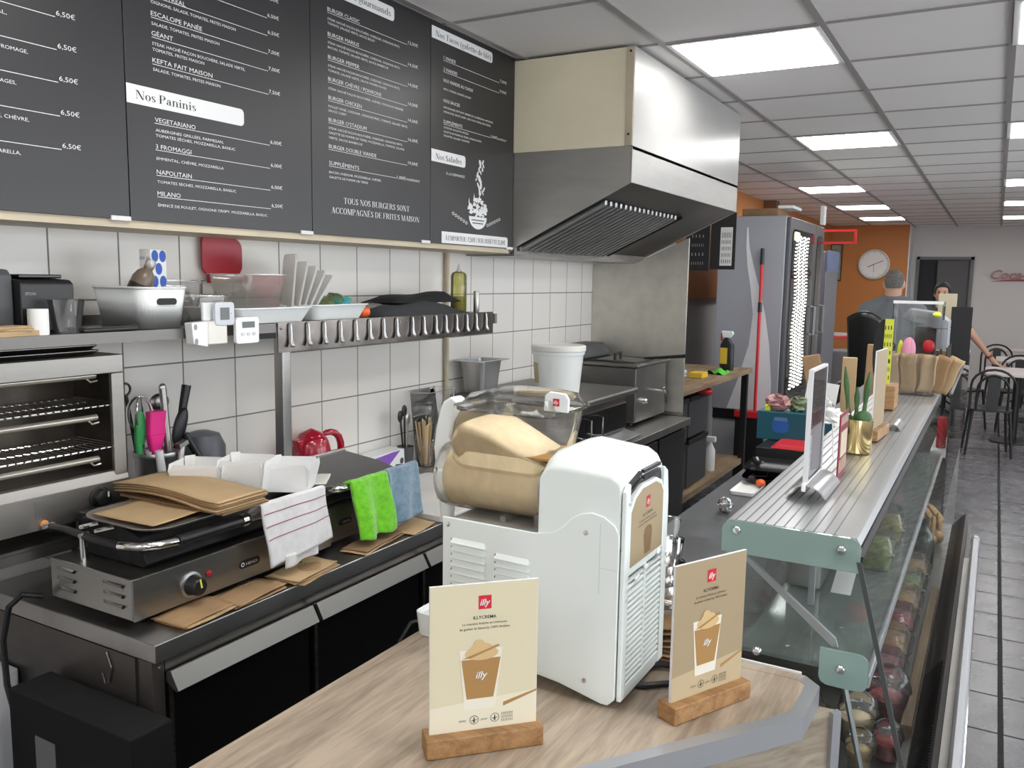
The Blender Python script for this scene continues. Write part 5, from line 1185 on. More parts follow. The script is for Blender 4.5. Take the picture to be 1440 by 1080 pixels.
for i in range(16):
    z = 1.040+.0092*i
    g.hexa([(XB2, Y0+.018, z), (XB2+.007, Y0+.018, z-.001), (XB2+.007, Y1-.018, z-.001), (XB2, Y1-.018, z), (XB2, Y0+.018, z+.0048), (XB2+.006, Y0+.018, z+.0035), (XB2+.006, Y1-.018, z+.0035), (XB2, Y1-.018, z+.0048)])
for z in (1.1985,): g.box(XB2, XB2+.006, Y0+.018, Y1-.018, z-.002, z+.0025)
obj('grille_slats', g, 'machine', m)
g = G(); g.prism([(Y0+.018, 1.216), (Y1-.018, 1.216), (Y1-.018, 1.318), (Y1-.030, 1.334), (Y1-.055, 1.343), (Y0+.065, 1.343), (Y0+.035, 1.332), (Y0+.018, 1.312)], 'x', XB2, XB2+.0075); pp = obj('picture_panel', g, 'machine', m, bevel=.001)
g = G(); PX = XB2+.0079; g.prism([(Y0+.022, 1.221), (Y1-.022, 1.221), (Y1-.022, 1.314), (Y1-.034, 1.328), (Y1-.058, 1.337), (Y0+.068, 1.337), (Y0+.040, 1.327), (Y0+.022, 1.308)], 'x', XB2+.0075, PX); obj('picture', g, 'cardtan', pp)
def logo(g_red, g_txt, o, ux, uz, w, e=.0004):
    nrm = Vector(ux).cross(Vector(uz)).normalized()
    flat(g_red, [(-w/2, 0), (w/2, 0), (w/2, w*1.06), (-w/2, w*1.06)], o, ux, uz)
    write(g_txt, 'illy', Vector(o)+nrm*e+Vector(uz)*w*.30, ux, uz, w*.48, w*.78, 'c', shear=.25, bold=.012)
ux, uz = (0, 1, 0), (0, 0, 1)
gr, gt = G(), G(); logo(gr, gt, (PX+.0003, 1.2525, 1.303), ux, uz, .017); obj('logo', gr, 'illyred', pp); obj('logo_lettering', gt, 'white', pp)
g = G(); write(g, 'ILLYCREMA', (PX+.0003, 1.2525, 1.291), ux, uz, .0042, .044, 'c'); write(g, 'La manière fraîche et crémeuse', (PX+.0003, 1.2525, 1.284), ux, uz, .003, .075, 'c'); write(g, 'de goûter le blend by 100% Arabica', (PX+.0003, 1.2525, 1.278), ux, uz, .003, .085, 'c'); obj('picture_lettering', g, 'ink', pp)
g = G(); flat(g, [(-.013, 0), (.013, 0), (.019, .034), (-.019, .034)], (PX+.0003, 1.2555, 1.227), ux, uz); flat(g, circ(0, .037, .017, .008, 16), (PX+.0004, 1.2555, 1.227), ux, uz); obj('printed_glass', g, mat('print_coffee_dark', (.22, .13, .06), .5), pp)
g = G()
for z, dy in ((1.349, .0), (1.359, .0)):
    for a, b in ((1.188, 1.233), (1.243, 1.318)):
        if a < 1.2: g.hexa([(XB2-.003, a, z-.012), (XB2+.0035, a, z-.012), (XB2+.0035, b, z-.001), (XB2-.003, b, z-.001), (XB2-.003, a, z-.008), (XB2+.0035, a, z-.008), (XB2+.0035, b, z+.004), (XB2-.003, b, z+.004)])
        else: g.box(XB2-.003, XB2+.0035, a, b, z-.001, z+.004)
obj('top_vents', g, 'black', m)
g = G()
for y, z in ((Y0+.013, 1.325), (Y0+.010, 1.19), (Y0+.010, 1.175), (Y1+.0, 1.20), (Y1+.0, 1.185)): g.lathe([(.004, 0), (.003, .002)], (XB2+.008, y, z), 10, True, 'x')
obj('grille_screws', g, 'greywhite', m)
for y, z in ((1.21, 1.199), (1.25, 1.204), (1.305, 1.213)): obj('grille_clip', G().obox((XB2+.009, y, z), (.006, .014, .006), (.2, 0, 0)), 'white', m, bevel=.002)
for x in (-.765, -.49):
    for y in (1.185, 1.32): obj('foot', G().cyl((x, y, WZ+.0005), (x, y, 1.0225), .013, .016), 'white', m, smooth=True)
# tray under the tank
g = G(); g.box(XL+.008, -.612, Y0+.004, Y1-.004, 1.2505, 1.2535); obj('tank_bed', g, 'clear2', m)
obj('tank_support', G().box(-.70, -.690, 1.20, 1.30, 1.2536, 1.262), 'clear2', m); obj('tank_support', G().box(-.635, -.615, 1.20, 1.30, 1.2536, 1.275), 'clear2', m)
# tank: cylinder + hopper
CYc, CZc, RR = 1.2525, 1.312, .056
g = G(); g.lathe([(.001, -.829), (RR*.75, -.826), (RR*.96, -.815), (RR, -.80), (RR, -.622), (RR*.9, -.615), (.001, -.613)], (0, CYc, CZc), 32, True, 'x'); cyl_cream = obj('cream_cylinder', g, 'cream', m, smooth=True)
def zt(x):   # cream surface in the hopper
    pts = [(-.808, 1.365), (-.80, 1.388), (-.788, 1.404), (-.768, 1.418), (-.74, 1.414), (-.70, 1.397), (-.65, 1.374), (-.628, 1.366), (-.612, 1.352)]
    for (a, za), (b, zb) in zip(pts, pts[1:]):
        if a <= x <= b: return za+(zb-za)*(x-a)/(b-a)
    return pts[-1][1]
def hw(z): return .050+.030*max(0, min(1, (z-1.33)/.10))
rings = []
for i in range(16):
    x = -.808+(.196)*i/15; top = zt(x); e = min(1, (i+.6)/3, (15-i+.6)/2.5); b = 1.318
    ring = []
    for k in range(7): ring.append((x, CYc-hw(b+(top-b)*k/6)*(.55+.45*e**.5), b+(top-b)*k/6))
    for k in range(1, 5): ring.append((x, CYc-hw(top)*(.55+.45*e**.5)*(1-2*k/5), top+.004*math.sin(PI*k/5)))
    for k in range(7): ring.append((x, CYc+hw(top-(top-b)*k/6)*(.55+.45*e**.5), top-(top-b)*k/6))
    rings.append(ring)
g = G(); g.skin(rings); obj('cream_hopper', g, 'cream', m, smooth=True, sub=1)
g = G(); g.rrect_loft([(-.665, -.606, CYc-.058, CYc+.058, 1.367, .012), (-.662, -.608, CYc-.060, CYc+.060, 1.371, .012)]); obj('foam_layer', g, 'foam', m, smooth=True)
g = G(); g.rrect_loft([(-.812, -.606, CYc-.053, CYc+.053, 1.345, .04), (-.812, -.604, CYc-.064, CYc+.064, 1.375, .04), (-.795, -.602, CYc-.076, CYc+.076, 1.415, .035), (-.778, -.600, CYc-.080, CYc+.080, 1.440, .035)], cap=False, k=6); obj('hopper_shell', g, 'tankshell', m, smooth=True)
g = G(); g.lathe([(RR*.8, -.838), (RR*1.05, -.833), (RR*1.09, -.82), (RR*1.09, -.612)], (0, CYc, CZc), 32, False, 'x'); obj('cylinder_shell', g, 'tankshell', m, smooth=True)
for x in (-.622,): obj('seal_ring', G().lathe([(RR*1.10, x-.002), (RR*1.115, x-.002), (RR*1.115, x+.002), (RR*1.10, x+.002)], (0, CYc, CZc), 32, False, 'x'), 'grey', m, smooth=True)
g = G(); g.rrect_loft([(-.784, -.594, CYc-.086, CYc+.086, 1.4405, .035), (-.784, -.594, CYc-.086, CYc+.086, 1.446, .035), (-.778, -.598, CYc-.081, CYc+.081, 1.450, .035), (-.765, -.606, CYc-.07, CYc+.072, 1.466, .03), (-.742, -.625, CYc-.05, CYc+.058, 1.471, .03)], k=6); obj('tank_lid', g, 'tankshell', m, smooth=True)
g = G(); g.rrect_loft([(-.788, -.590, CYc-.090, CYc+.090, 1.4435, .037), (-.788, -.590, CYc-.090, CYc+.090, 1.4475, .037), (-.783, -.595, CYc-.085, CYc+.085, 1.4475, .035), (-.783, -.595, CYc-.085, CYc+.085, 1.4435, .035)], cap=False, k=6); obj('lid_rim', g, 'tankshell', m, smooth=True)
tg = obj('lid_tag', G().prism([(-.622, 1.4485), (-.578, 1.4485), (-.577, 1.470), (-.583, 1.479), (-.611, 1.481), (-.620, 1.474)], 'y', 1.20, 1.206), 'white', m, bevel=.002)
gr, gt = G(), G(); logo(gr, gt, (-.599, 1.1995, 1.458), (1, 0, 0), uz, .0115); obj('logo', gr, 'illyred', tg); obj('logo_lettering', gt, 'white', tg)
# tap handle
def hp(px_, py_): return (-.832+(px_-635)*.00146, 1.29-(py_-680)*.0013)
outer = [hp(*q) for q in ((628, 564), (640, 556), (649, 562), (644, 590), (639, 612), (642, 628), (655, 634), (656, 650), (646, 668), (637, 692), (627, 680), (616, 652), (614, 630), (617, 604), (622, 580))]
g = G(); g.prism(outer, 'y', CYc-.017, CYc+.017); obj('tap_handle', g, 'white', m, bevel=.005, bseg=3)
obj('tap_block', G().box(-.852, -.828, CYc-.025, CYc+.025, 1.262, 1.318), 'white', m, bevel=.005)
g = G(); g.cyl((-.842, CYc, 1.225), (-.842, CYc, 1.262), .012, .016); obj('tap_nozzle', g, 'white', m, smooth=True)
g = G(); g.rrect_loft([(-.892, -.795, 1.225, 1.32, 1.001, .015), (-.895, -.79, 1.22, 1.325, 1.043, .016), (-.895, -.79, 1.22, 1.325, 1.045, .016), (-.888, -.798, 1.228, 1.317, 1.038, .014)], k=5); obj('drip_tray', g, 'white', m, smooth=True)
solo('power_cord', G().tube([(-.478, 1.30, 1.012), (-.45, 1.325, 1.010), (-.425, 1.335, 1.008), (-.405, 1.315, 1.007), (-.415, 1.275, 1.0065), (-.45, 1.245, 1.0065), (-.50, 1.235, 1.0065)], .0055, 8), 'black', 'black power cord looping on the oak counter behind the cream machine', 'cord', (-.45, 1.3, WZ), smooth=True)
solo('cable', G().tube([(-.86, 1.30, 1.005), (-.91, 1.29, 1.005), (-.93, 1.26, 1.0), (-.94, 1.24, .97), (-.94, 1.23, .90)], .0045, 8), 'black', 'thin black cable running off the oak counter beside the white drip tray', 'cable', (-.9, 1.27, WZ), smooth=True)

# stacks of napkins and cups behind the machine
for i in range(7):
    z = WZ+.0015+.009*i; a = .2+.07*math.sin(2.3*i)
    def f(u, v, z=z, a=a, i=i):
        x = (u-.5)*.115; y = (v-.5)*.13
        return (-.452+x*math.cos(a)-y*math.sin(a)+.004*math.sin(i*1.7), 1.385+.0+y*.42*math.cos(a)+x*math.sin(a), z+.007*math.sin(5*u+i)*(.3+v)+.004*i*u*.4)
    g = G(); g.sheet(f, 12, 6); solo('kraft_bag', g, 'kraft' if i % 2 else 'kraft_dark', 'brown kraft bag piled on the oak counter behind the cream machine', 'bag', (-.452, 1.385, z), 'kraft bags behind the machine', solid=.002, smooth=True)
for i, (x, y, z, l) in enumerate(((-.475, 1.40, 1.085, 'lowest clear plastic cup of the stack behind the cream machine'), (-.478, 1.40, 1.125, 'middle clear plastic cup of the stack behind the cream machine'), (-.485, 1.40, 1.16, 'topmost clear plastic cup of the stack behind the cream machine'))):
    g = G(); g.lathe([(.024, 0), (.034, .078), (.036, .079), (.036, .081)], (x, y, z), 24, False); g.lathe([(.024, 0), (.024, .002)], (x, y, z), 24)
    solo('plastic_cup', g, 'clear', l, 'cup', (x, y, z), smooth=True)

# --- table signs with oak base
def sign(label, a, b, tint, lean=0):
    a = Vector((*a, WZ)); b = Vector((*b, WZ)); d = (b-a).normalized(); L = (b-a).length; nn = Vector((d.y, -d.x, 0)); ang = math.atan2(d.y, d.x)
    r = root('table_sign', label, 'sign', ((a+b)/2)[:], 0)
    c = (a+b)/2
    obj('base', G().obox(c-nn*.0+Vector((0, 0, .0145)), (L, .038, .028), (0, 0, ang)), 'oak', r, bevel=.002)
    cw, ch = L*.92, .213; o = c+Vector((0, 0, .0285)); up = Vector((0, 0, 1))
    card = obj('card', G().obox(o+up*(ch/2-.0)+nn*0, (cw, .004, ch), (0, 0, ang)), 'whitepaint', r)
    f0 = o+nn*.0023
    g = G(); flat(g, [(-cw/2+.0005, 0), (cw/2-.0005, 0), (cw/2-.0005, ch-.0006), (-cw/2+.0005, ch-.0006)], f0, d, up); obj('print', g, tint, card)
    g = G(); flat(g, [(-cw/2+.0005, 0), (cw/2-.0005, 0), (cw/2-.0005, .050), (-cw/2+.0005, .038)], f0+nn*.0002, d, up); obj('printed_table', g, 'cardbase' if tint == 'cardcream' else mat('card_table_dark', (.53, .42, .26), .5), card)
    g = G(); flat(g, [(.028, .030), (cw/2-.0005, .047), (cw/2-.0005, .050), (.028, .036)], f0+nn*.0003, d, up); obj('printed_shadow_band', g, 'coffee', card)
    g = G(); flat(g, [(-.028, .030), (.016, .030), (.026, .118), (-.036, .118)], f0+nn*.0004, d, up); obj('printed_glass', g, 'printglass', card)
    g = G(); flat(g, [(-.025, .046), (.0135, .046), (.0235, .104), (-.033, .104)], f0+nn*.0006, d, up); obj('printed_coffee', g, 'coffee', card)
    g = G(); flat(g, circ(-.004, .112, .024, .010, 20)+[], f0+nn*.0008, d, up); flat(g, circ(-.004, .119, .016, .008, 20), f0+nn*.0009, d, up); flat(g, circ(-.008, .126, .008, .006, 16), f0+nn*.0010, d, up); obj('printed_foam', g, 'coffee_lt', card)
    g = G(); P = [(-.032, .106), (.02, .123), (.022, .121), (-.02, .106)]; flat(g, P, f0+nn*.0011, d, up); obj('foam_swirl', g, 'coffee', card)
    gr, gt = G(), G(); logo(gr, gt, f0+nn*.0004+up*.176, d, up, .0185); write(gt, 'illy', f0+nn*.0012-d*.004+up*.076, d, up, .0095, .017, 'c', shear=.25, bold=.01)
    obj('logo', gr, 'illyred', card); obj('logo_lettering', gt, 'white', card)
    g = G(); e = f0+nn*.0005; write(g, 'ILLYCREMA', e+up*.162, d, up, .0045, .033, 'c', bold=.008); write(g, 'La manière fraîche et crémeuse', e+up*.154, d, up, .0034, .064, 'c'); write(g, 'de goûter le blend by 100% Arabica', e+up*.147, d, up, .0034, .072, 'c')
    write(g, 'SANS', e-d*.036+up*.013, d, up, .0030, .010); write(g, 'gluten', e-d*.004+up*.013, d, up, .0030, .009)
    for kk, s in enumerate(('|||||||||', '||||||||||', '|||||||')): write(g, s, e+d*.026+up*(.018-.005*kk), d, up, .0030, .016)
    for cx, R_ in ((-.014, .0065), (.016, .0065)):
        P = circ(cx, .0145, R_, R_, 18); Q = circ(cx, .0145, R_*.88, R_*.88, 18)
        for k in range(18): j = (k+1) % 18; flat(g, [P[k], P[j], Q[j], Q[k]], e, d, up)
        flat(g, [(cx-.0012, .0105), (cx+.0012, .0105), (cx+.0006, .0185), (cx-.0006, .0185)], e, d, up); flat(g, [(cx-.004, .014), (cx+.004, .0152), (cx+.004, .0142), (cx-.004, .013)], e, d, up)
    obj('card_lettering', g, 'ink', card)
sign('cream coloured coffee sign in an oak base, in front of the cream machine', (-.645, .905), (-.527, 1.026), 'cardcream')
sign('tan coffee sign in an oak base at the corner, right of the cream machine', (-.386, 1.165), (-.311, 1.316), 'cardtan')
# ------------------------------------------------------------------ glass display case and the slate service counter behind it
ZT = 1.245; CY0, CY1 = 1.462, 3.70
dc = root('display_case', 'long glass display case with ribbed aluminium top along the customer aisle', 'display case', (-.2, 2.5, 0))
g = G(); g.prism([(-.388, 1.214), (-.180, 1.214), (-.168, 1.220), (-.164, 1.230), (-.170, 1.241), (-.182, ZT-.002), (-.372, ZT-.002), (-.386, 1.240), (-.392, 1.228)], 'y', CY0+.002, CY1)
tp = obj('top_panel', g, 'alu', dc, smooth=True)
g = G()
for k in range(11): g.box(-.372+.0165*k, -.372+.0165*k+.0022, CY0+.003, CY1-.01, ZT-.0019, ZT-.0008)
obj('grooves', g, mat('groove_grey', (.22, .225, .235), .4, .6), tp)
obj('seal_strip', G().prism([(-.176, 1.206), (-.160, 1.202), (-.158, 1.212), (-.172, 1.2135)], 'y', CY0+.002, CY1), 'black', dc)
def fx(z): return -.170+(1.24-z)*.258
g = G(); g.prism([(-.386, 1.213), (-.178, 1.213), (fx(.72)-.012, .72), (-.386, .72)], 'y', CY0, CY0+.006); obj('end_glass', g, 'pane', dc)
g = G(); g.prism([(-.386, 1.213), (-.178, 1.213), (fx(.72)-.012, .72), (-.386, .72)], 'y', CY1-.006, CY1); obj('far_end_glass', g, 'pane', dc)
g = G(); g.hexa([(fx(1.205)-.006, CY0-.004, 1.205), (fx(.735)-.006, CY0-.004, .735), (fx(.735)-.006, CY1, .735), (fx(1.205)-.006, CY1, 1.205), (fx(1.205), CY0-.004, 1.205), (fx(.735), CY0-.004, .735), (fx(.735), CY1, .735), (fx(1.205), CY1, 1.205)]); obj('front_glass', g, 'frontpane', dc)
g = G(); g.hexa([(fx(1.205)-.007, CY0-.008, 1.205), (fx(.735)-.007, CY0-.008, .735), (fx(.735)+.001, CY0-.008, .735), (fx(1.205)+.001, CY0-.008, 1.205), (fx(1.205)-.007, CY0-.004, 1.205), (fx(.735)-.007, CY0-.004, .735), (fx(.735)+.001, CY0-.004, .735), (fx(1.205)+.001, CY0-.004, 1.205)]); obj('glass_seal', g, mat('seal_grey', (.06, .065, .065), .4), dc)
g = G(); g.prism(rrect(-.392, 1.186, -.162, 1.243, .018, 5, (1, 1, 0, 0)), 'y', CY0-.0075, CY0-.0005); obj('clamp_band', g, 'frost', dc)
g = G(); g.prism(rrect(-.216, .983, -.138, 1.046, .016, 5, (1, 0, 1, 1)), 'y', CY0-.0075, CY0-.0005); obj('clamp_plate', g, 'frost', dc)
MY = Matrix.Scale(-1, 3, Vector((0, 1, 0)))
for x, z, e in ((-.366, 1.228, .0085), (-.192, 1.222, .0085), (-.181, 1.016, .0085)):
    b = obj('bolt', G().lathe([(e, 0), (e, .003), (e*.7, .006), (.001, .0065)], (x, CY0-.0076, z), 18, True, 'y', MY), 'chrome', dc, smooth=True)
obj('bolt', G().lathe([(.0085, 0), (.0085, .003), (.006, .006), (.001, .0065)], (-.322, CY0-.0002, 1.012), 18, True, 'y', MY), 'chrome', dc, smooth=True)
shf = obj('glass_shelf', G().box(-.36, -.146, CY0+.03, CY1-.02, .994, 1.001), 'paneedge', dc)
obj('shelf_profile', G().box(-.1455, -.137, CY0+.012, CY1-.02, .984, 1.006), 'alu_dull', shf, bevel=.002)
for y in (CY0+.05, 2.55, 3.6):
    g = G(); g.hexa([(-.372, y, .94), (-.366, y, .94), (-.150, y, .986), (-.150, y, .992), (-.372, y+.006, .94), (-.366, y+.006, .94), (-.150, y+.006, .986), (-.150, y+.006, .992)]) if False else g.prism([(-.378, .90), (-.366, .90), (-.15, .984), (-.15, .993), (-.378, .993)], 'y', y, y+.005)
    obj('shelf_bracket', g, 'steel_dark', shf)
g = G(); g.prism([(-.372, 1.185), (-.360, 1.185), (-.195, 1.06), (-.190, 1.045), (-.20, 1.045)], 'y', CY0+.010, CY0+.018); obj('diagonal_brace', g, 'alu_dull', dc)
obj('brace_post', G().box(-.292, -.280, CY0+.30, CY0+.312, 1.002, 1.213), 'alu_dull', dc)
g = G(); g.tube([(-.176, CY0+.012, .982), (-.120, CY0+.03, .735)], .005, 8); obj('support_rod', g, 'alu', dc, smooth=True)
obj('deck', G().box(-.386, -.062, CY0+.007, CY1-.007, .712, .722), mat('deck_grey', (.20, .20, .20), .35, .6), dc)
obj('deck_tray', G().box(-.33, -.10, CY0+.02, CY0+.30, .7225, .728), 'steel', dc)
g = G(); g.prism([(-.085, .7225), (-.062, .7225), (-.030, .775), (-.040, .778)], 'y', CY0+.008, CY1-.01); air = obj('air_grille', g, mat('dark_grille', (.035, .03, .03), .5), dc)
g = G()
for k in range(60): y = CY0+.03+.0115*k; g.prism([(-.0845, .7265), (-.080, .7265), (-.045, .774), (-.0485, .776)], 'y', y, y+.004)
obj('grille_slots', g, 'black', air)
obj('price_rail', G().box(-.108, -.086, 1.86, 2.80, .7225, .748), 'shelfwood', dc, bevel=.002)
obj('base', G().box(-.42, -.030, CY0+.004, CY1, .04, .7115), 'blackmatt', dc)
obj('front_skirt', G().box(-.0298, -.018, CY0+.004, CY1, .10, .73), mat('brown_black_panel', (.045, .04, .038), .35), dc)
obj('plinth', G().box(-.40, -.06, CY0+.02, CY1-.02, 0, .0395), 'black', dc)
g = G(); g.prism([(-.012, .770), (.004, .770), (.010, .778), (.010, .830), (.004, .838), (-.006, .838), (-.012, .830)], 'y', CY0+.02, 3.10); rail = obj('bumper_rail', g, 'alu_dull', dc, smooth=True)
g = G(); g.prism([(.0101, .797), (.0125, .799), (.0125, .809), (.0101, .811)], 'y', CY0+.02, 3.10); obj('rail_strip', g, 'chrome', rail)
g = G(); g.prism([(-.0125, .79), (.0, .752), (.012, .79), (.012, .83), (.006, .84), (-.006, .84), (-.0125, .83)], 'y', 3.10, 3.125); obj('end_cap', g, 'alu', rail)
obj('rail_bracket', G().box(-.029, -.0125, CY0+.05, 3.08, .745, .772), 'steel_dark', dc)
g = G(); g.box(-.386, -.380, CY0+.012, CY1-.01, 1.188, 1.212); g.box(-.386, -.380, CY0+.012, CY1-.01, .724, .742)
for y in (CY0+.012, 2.55, CY1-.03): g.box(-.386, -.380, y, y+.02, .742, 1.188)
obj('rear_frame', g, 'alu_dull', dc)
obj('sliding_door', G().box(-.379, -.375, CY0+.03, 2.56, .744, 1.186), 'pane', dc); obj('sliding_door', G().box(-.373, -.369, 2.54, CY1-.03, .744, 1.186), 'pane', dc)
obj('divider_glass', G().prism([(-.16, .985), (-.135, .985), (fx(.75)-.015, .75), (-.35, .75), (-.35, .985)], 'y', 3.10, 3.105), 'pane', dc)

# food in the case
def dome(label, x, y, z, fill, big=1.0):
    r = root('dessert_cup', label, 'cup', (x, y, z)); c = (x, y, z+.001)
    obj('fill', G().lathe([(.026*big, .001), (.033*big, .045*big), (.02*big, .052*big)], c, 20), fill, r, smooth=True)
    g = G(); g.lathe([(.028*big, 0), (.038*big, .06*big), (.041*big, .061*big), (.040*big, .066*big), (.035*big, .085*big), (.020*big, .10*big), (.012*big, .103*big)], c, 24, False); obj('cup', g, 'clear', r, smooth=True); return r
def clam(label, x, y, z, w, d, h, fill, rz=0):
    r = root('sandwich_box', label, 'food box', (x, y, z), rz)
    g = G(); g.rrect_loft([(-w*.40, w*.40, -d*.40, d*.40, .003, .012), (-w*.44, w*.44, -d*.44, d*.44, h*.55, .014), (-w*.30, w*.30, -d*.3, d*.3, h*.72, .014)]); obj('food', g, fill, r, world=False, smooth=True)
    g = G(); g.rrect_loft([(-w*.43, w*.43, -d*.43, d*.43, .001, .016), (-w/2, w/2, -d/2, d/2, h*.5, .02), (-w*.53, w*.53, -d*.54, d*.54, h*.5, .02), (-w*.53, w*.53, -d*.54, d*.54, h*.53, .02), (-w*.48, w*.48, -d*.48, d*.48, h*.56, .02), (-w*.38, w*.38, -d*.38, d*.38, h, .02)], k=5); obj('clear_lid', g, 'clear', r, world=False, smooth=True); return r
DZ = .7225
F1 = mat('red_fruit', (.30, .03, .03), .5, noise=(60, .7, (1, 1, 1))); F2 = mat('salad_mix', (.20, .26, .06), .6, noise=(60, .7, (1, 1, 1))); F3 = mat('pasta_mix', (.45, .30, .12), .6, noise=(60, .6, (1, 1, 1)))
dome('clear dome cup with a reddish dessert in the case, nearest the front glass', -.140, 1.92, DZ, F1, 1.15)
dome('clear dome cup with pale filling behind the lower frosted clamp plate', -.185, 1.80, DZ, 'cream')
dome('small glass dessert cup low in the near corner of the case', -.165, 1.68, DZ+.007, F3, .75)
dome('second small dessert cup low in the case beside the sloping rod', -.122, 1.74, DZ+.007, F1, .75)
BX = ['first clear sandwich box of the row behind the front glass, nearest the camera', 'second clear sandwich box of the row behind the front glass', 'third clear sandwich box of the row behind the front glass', 'fourth clear sandwich box of the row behind the front glass', 'fifth clear box of the row behind the front glass', 'sixth clear box of the row behind the front glass']
for i, l in enumerate(BX): clam(l, -.182, 2.10+.165*i, DZ, .125, .135, .075, (F1, 'bread', F1, F3, F2, 'bread')[i])
r = root('dark_bottle', 'dark green bottle lying at the far end of the sandwich box row', 'bottle', (-.15, 3.03, DZ))
obj('body', G().lathe([(.030, 0), (.034, .006), (.034, .09), (.026, .12), (.013, .14), (.013, .155)], (-.15, 3.045, DZ+.001), 22), mat('bottle_green', (.01, .035, .02), .12), r, smooth=True); obj('cap', G().lathe([(.015, .1555), (.015, .172)], (-.15, 3.045, DZ+.001), 16), 'black', r)
dome('clear glass jar on the case deck behind the tan coffee sign', -.335, 1.97, DZ, 'grey', 1.25)
dome('clear jar in the middle of the case deck, left of the red topped jar', -.285, 2.05, DZ, F3, 1.15)
r = dome('jar with a round red top on the case deck', -.245, 2.16, DZ, F2, 1.2); obj('red_top', G().sphere((-.245, 2.16, DZ+.135), (.033, .033, .025), 16, 10), 'redbright', r, smooth=True)
clam('food box with dark lid on the case deck behind the oak counter edge', -.30, 1.78, DZ, .11, .13, .07, 'filling')
r = root('steel_container', 'grey steel container standing on the glass shelf inside the case', 'container', (-.32, 1.95, 1.0015))
obj('pan', G().rrect_loft([(-.355, -.285, 1.86, 2.06, 1.0025, .01), (-.355, -.285, 1.86, 2.06, 1.075, .01)]), 'steel', r, bevel=.002); obj('lid', G().box(-.356, -.284, 1.859, 2.061, 1.0755, 1.079), 'alu', r)
r = root('price_card', 'small blank white card standing on the glass shelf of the case', 'card', (-.24, 1.9, 1.0015)); obj('card', G().hexa([(-.262, 1.86, 1.003), (-.222, 1.86, 1.003), (-.222, 1.95, 1.035), (-.262, 1.95, 1.035), (-.262, 1.86, 1.0045), (-.222, 1.86, 1.0045), (-.222, 1.95, 1.0365), (-.262, 1.95, 1.0365)]), 'paper', r)
clam('clear bag like box of green salad on the glass shelf of the case', -.215, 2.12, 1.0015, .11, .14, .08, F2)
clam('clear box of olives on the glass shelf further back in the case', -.215, 2.35, 1.0015, .11, .14, .08, mat('olive_mix', (.22, .20, .05), .6, noise=(60, .6, (1, 1, 1))))
for i, (y, l) in enumerate(((1.50, 'yellow lid at the bottom of the near end of the case, left one'), (1.60, 'yellow lid at the bottom of the near end of the case, right one'))):
    solo('yellow_disc', G().lathe([(.034, 0), (.036, .002), (.036, .012), (.03, .014), (.001, .014)], (-.20+.055*i, 1.535+.02*i, .7285), 24), mat('pale_yellow', (.75, .62, .18), .5), l, 'lid', (-.20+.055*i, 1.535+.02*i, .7285), smooth=True)
g = G()
for k in range(14):
    rnd = random.Random(k+90); a = Vector((-.17+rnd.uniform(-.05, .03), 3.22+rnd.uniform(-.03, .2), DZ+.02+rnd.uniform(0, .05))); b = a+Vector((rnd.uniform(-.03, .05), rnd.uniform(.03, .12), rnd.uniform(.03, .20)))
    pass
for k in range(7):
    rnd = random.Random(k+90); x = -.19+.02*(k % 4); y = 3.20+.055*k
    g = G(); g.sphere((x, y, DZ+.03), (.030, .026, .028), 12, 8, Euler((.3*k, .2, 0)).to_matrix()); g.sphere((x+.01, y+.01, DZ+.075), (.012, .022, .05), 12, 8, Euler((.4, .5-.2*k, 0)).to_matrix())
    solo('bread_roll', g, 'bread', 'long bread roll heaped with others at the far end of the case', 'bread roll', (x, y, DZ), 'bread rolls in the case', smooth=True)

# --- slate counter
sc = root('slate_counter', 'slate grey service counter behind the display case', 'counter', (-.64, 2.7, 0))
obj('top', G().box(-.872, -.425, 1.455, 4.05, .842, .88), 'slab', sc, bevel=.002)
obj('cabinet', G().box(-.83, -.43, 1.48, 4.02, .06, .8415), 'blackmatt', sc)
obj('plinth', G().box(-.80, -.45, 1.52, 4.0, 0, .0595), 'black', sc)
g = G(); g.sphere((-.748, 2.80, .880+.0265), (.026, .026, .026), 18, 12)
rnd = random.Random(12)
for v in g.bm.verts: v.co += Vector((rnd.uniform(-1, 1), rnd.uniform(-1, 1), rnd.uniform(-1, 1)))*.0035
solo('foil_ball', g, 'chrome', 'crumpled shiny foil ball on the slate counter', 'foil ball', (-.748, 2.8, .88))
r = root('paper_plate', 'white paper tray with a blue print and a tomato piece on the slate counter', 'tray', (-.76, 3.15, .88))
obj('tray', G().rrect_loft([(-.80, -.72, 3.06, 3.26, .881, .012), (-.805, -.715, 3.055, 3.265, .893, .014), (-.805, -.715, 3.055, 3.265, .895, .014), (-.797, -.723, 3.063, 3.257, .886, .012)]), 'paper', r, smooth=True)
obj('tomato', G().sphere((-.725, 3.20, .905), (.018, .022, .014), 12, 8), 'orange', r, smooth=True)
def btray(label, x, y, z, rz):
    r = root('black_tray', label, 'tray', (x, y, z), rz); g = G()
    g.rrect_loft([(-.08, .08, -.10, .10, .001, .03), (-.105, .105, -.13, .13, .03, .04), (-.105, .105, -.13, .13, .033, .04), (-.09, .09, -.112, .112, .012, .03)], k=5); obj('tray', g, 'blackgloss', r, world=False, smooth=True); return r
btray('lower black plastic food tray on the slate counter', -.715, 3.355, .8805, .1); btray('upper black plastic food tray nested on the slate counter', -.712, 3.36, .9145, .06)
solo('red_cover', G().rrect_loft([(-.765, -.54, 3.50, 3.68, .985, .02), (-.75, -.55, 3.51, 3.67, 1.0, .02)]), 'redbright', 'red plastic lid lying in front of the teal box', 'lid', (-.65, 3.6, .985), bevel=.004)
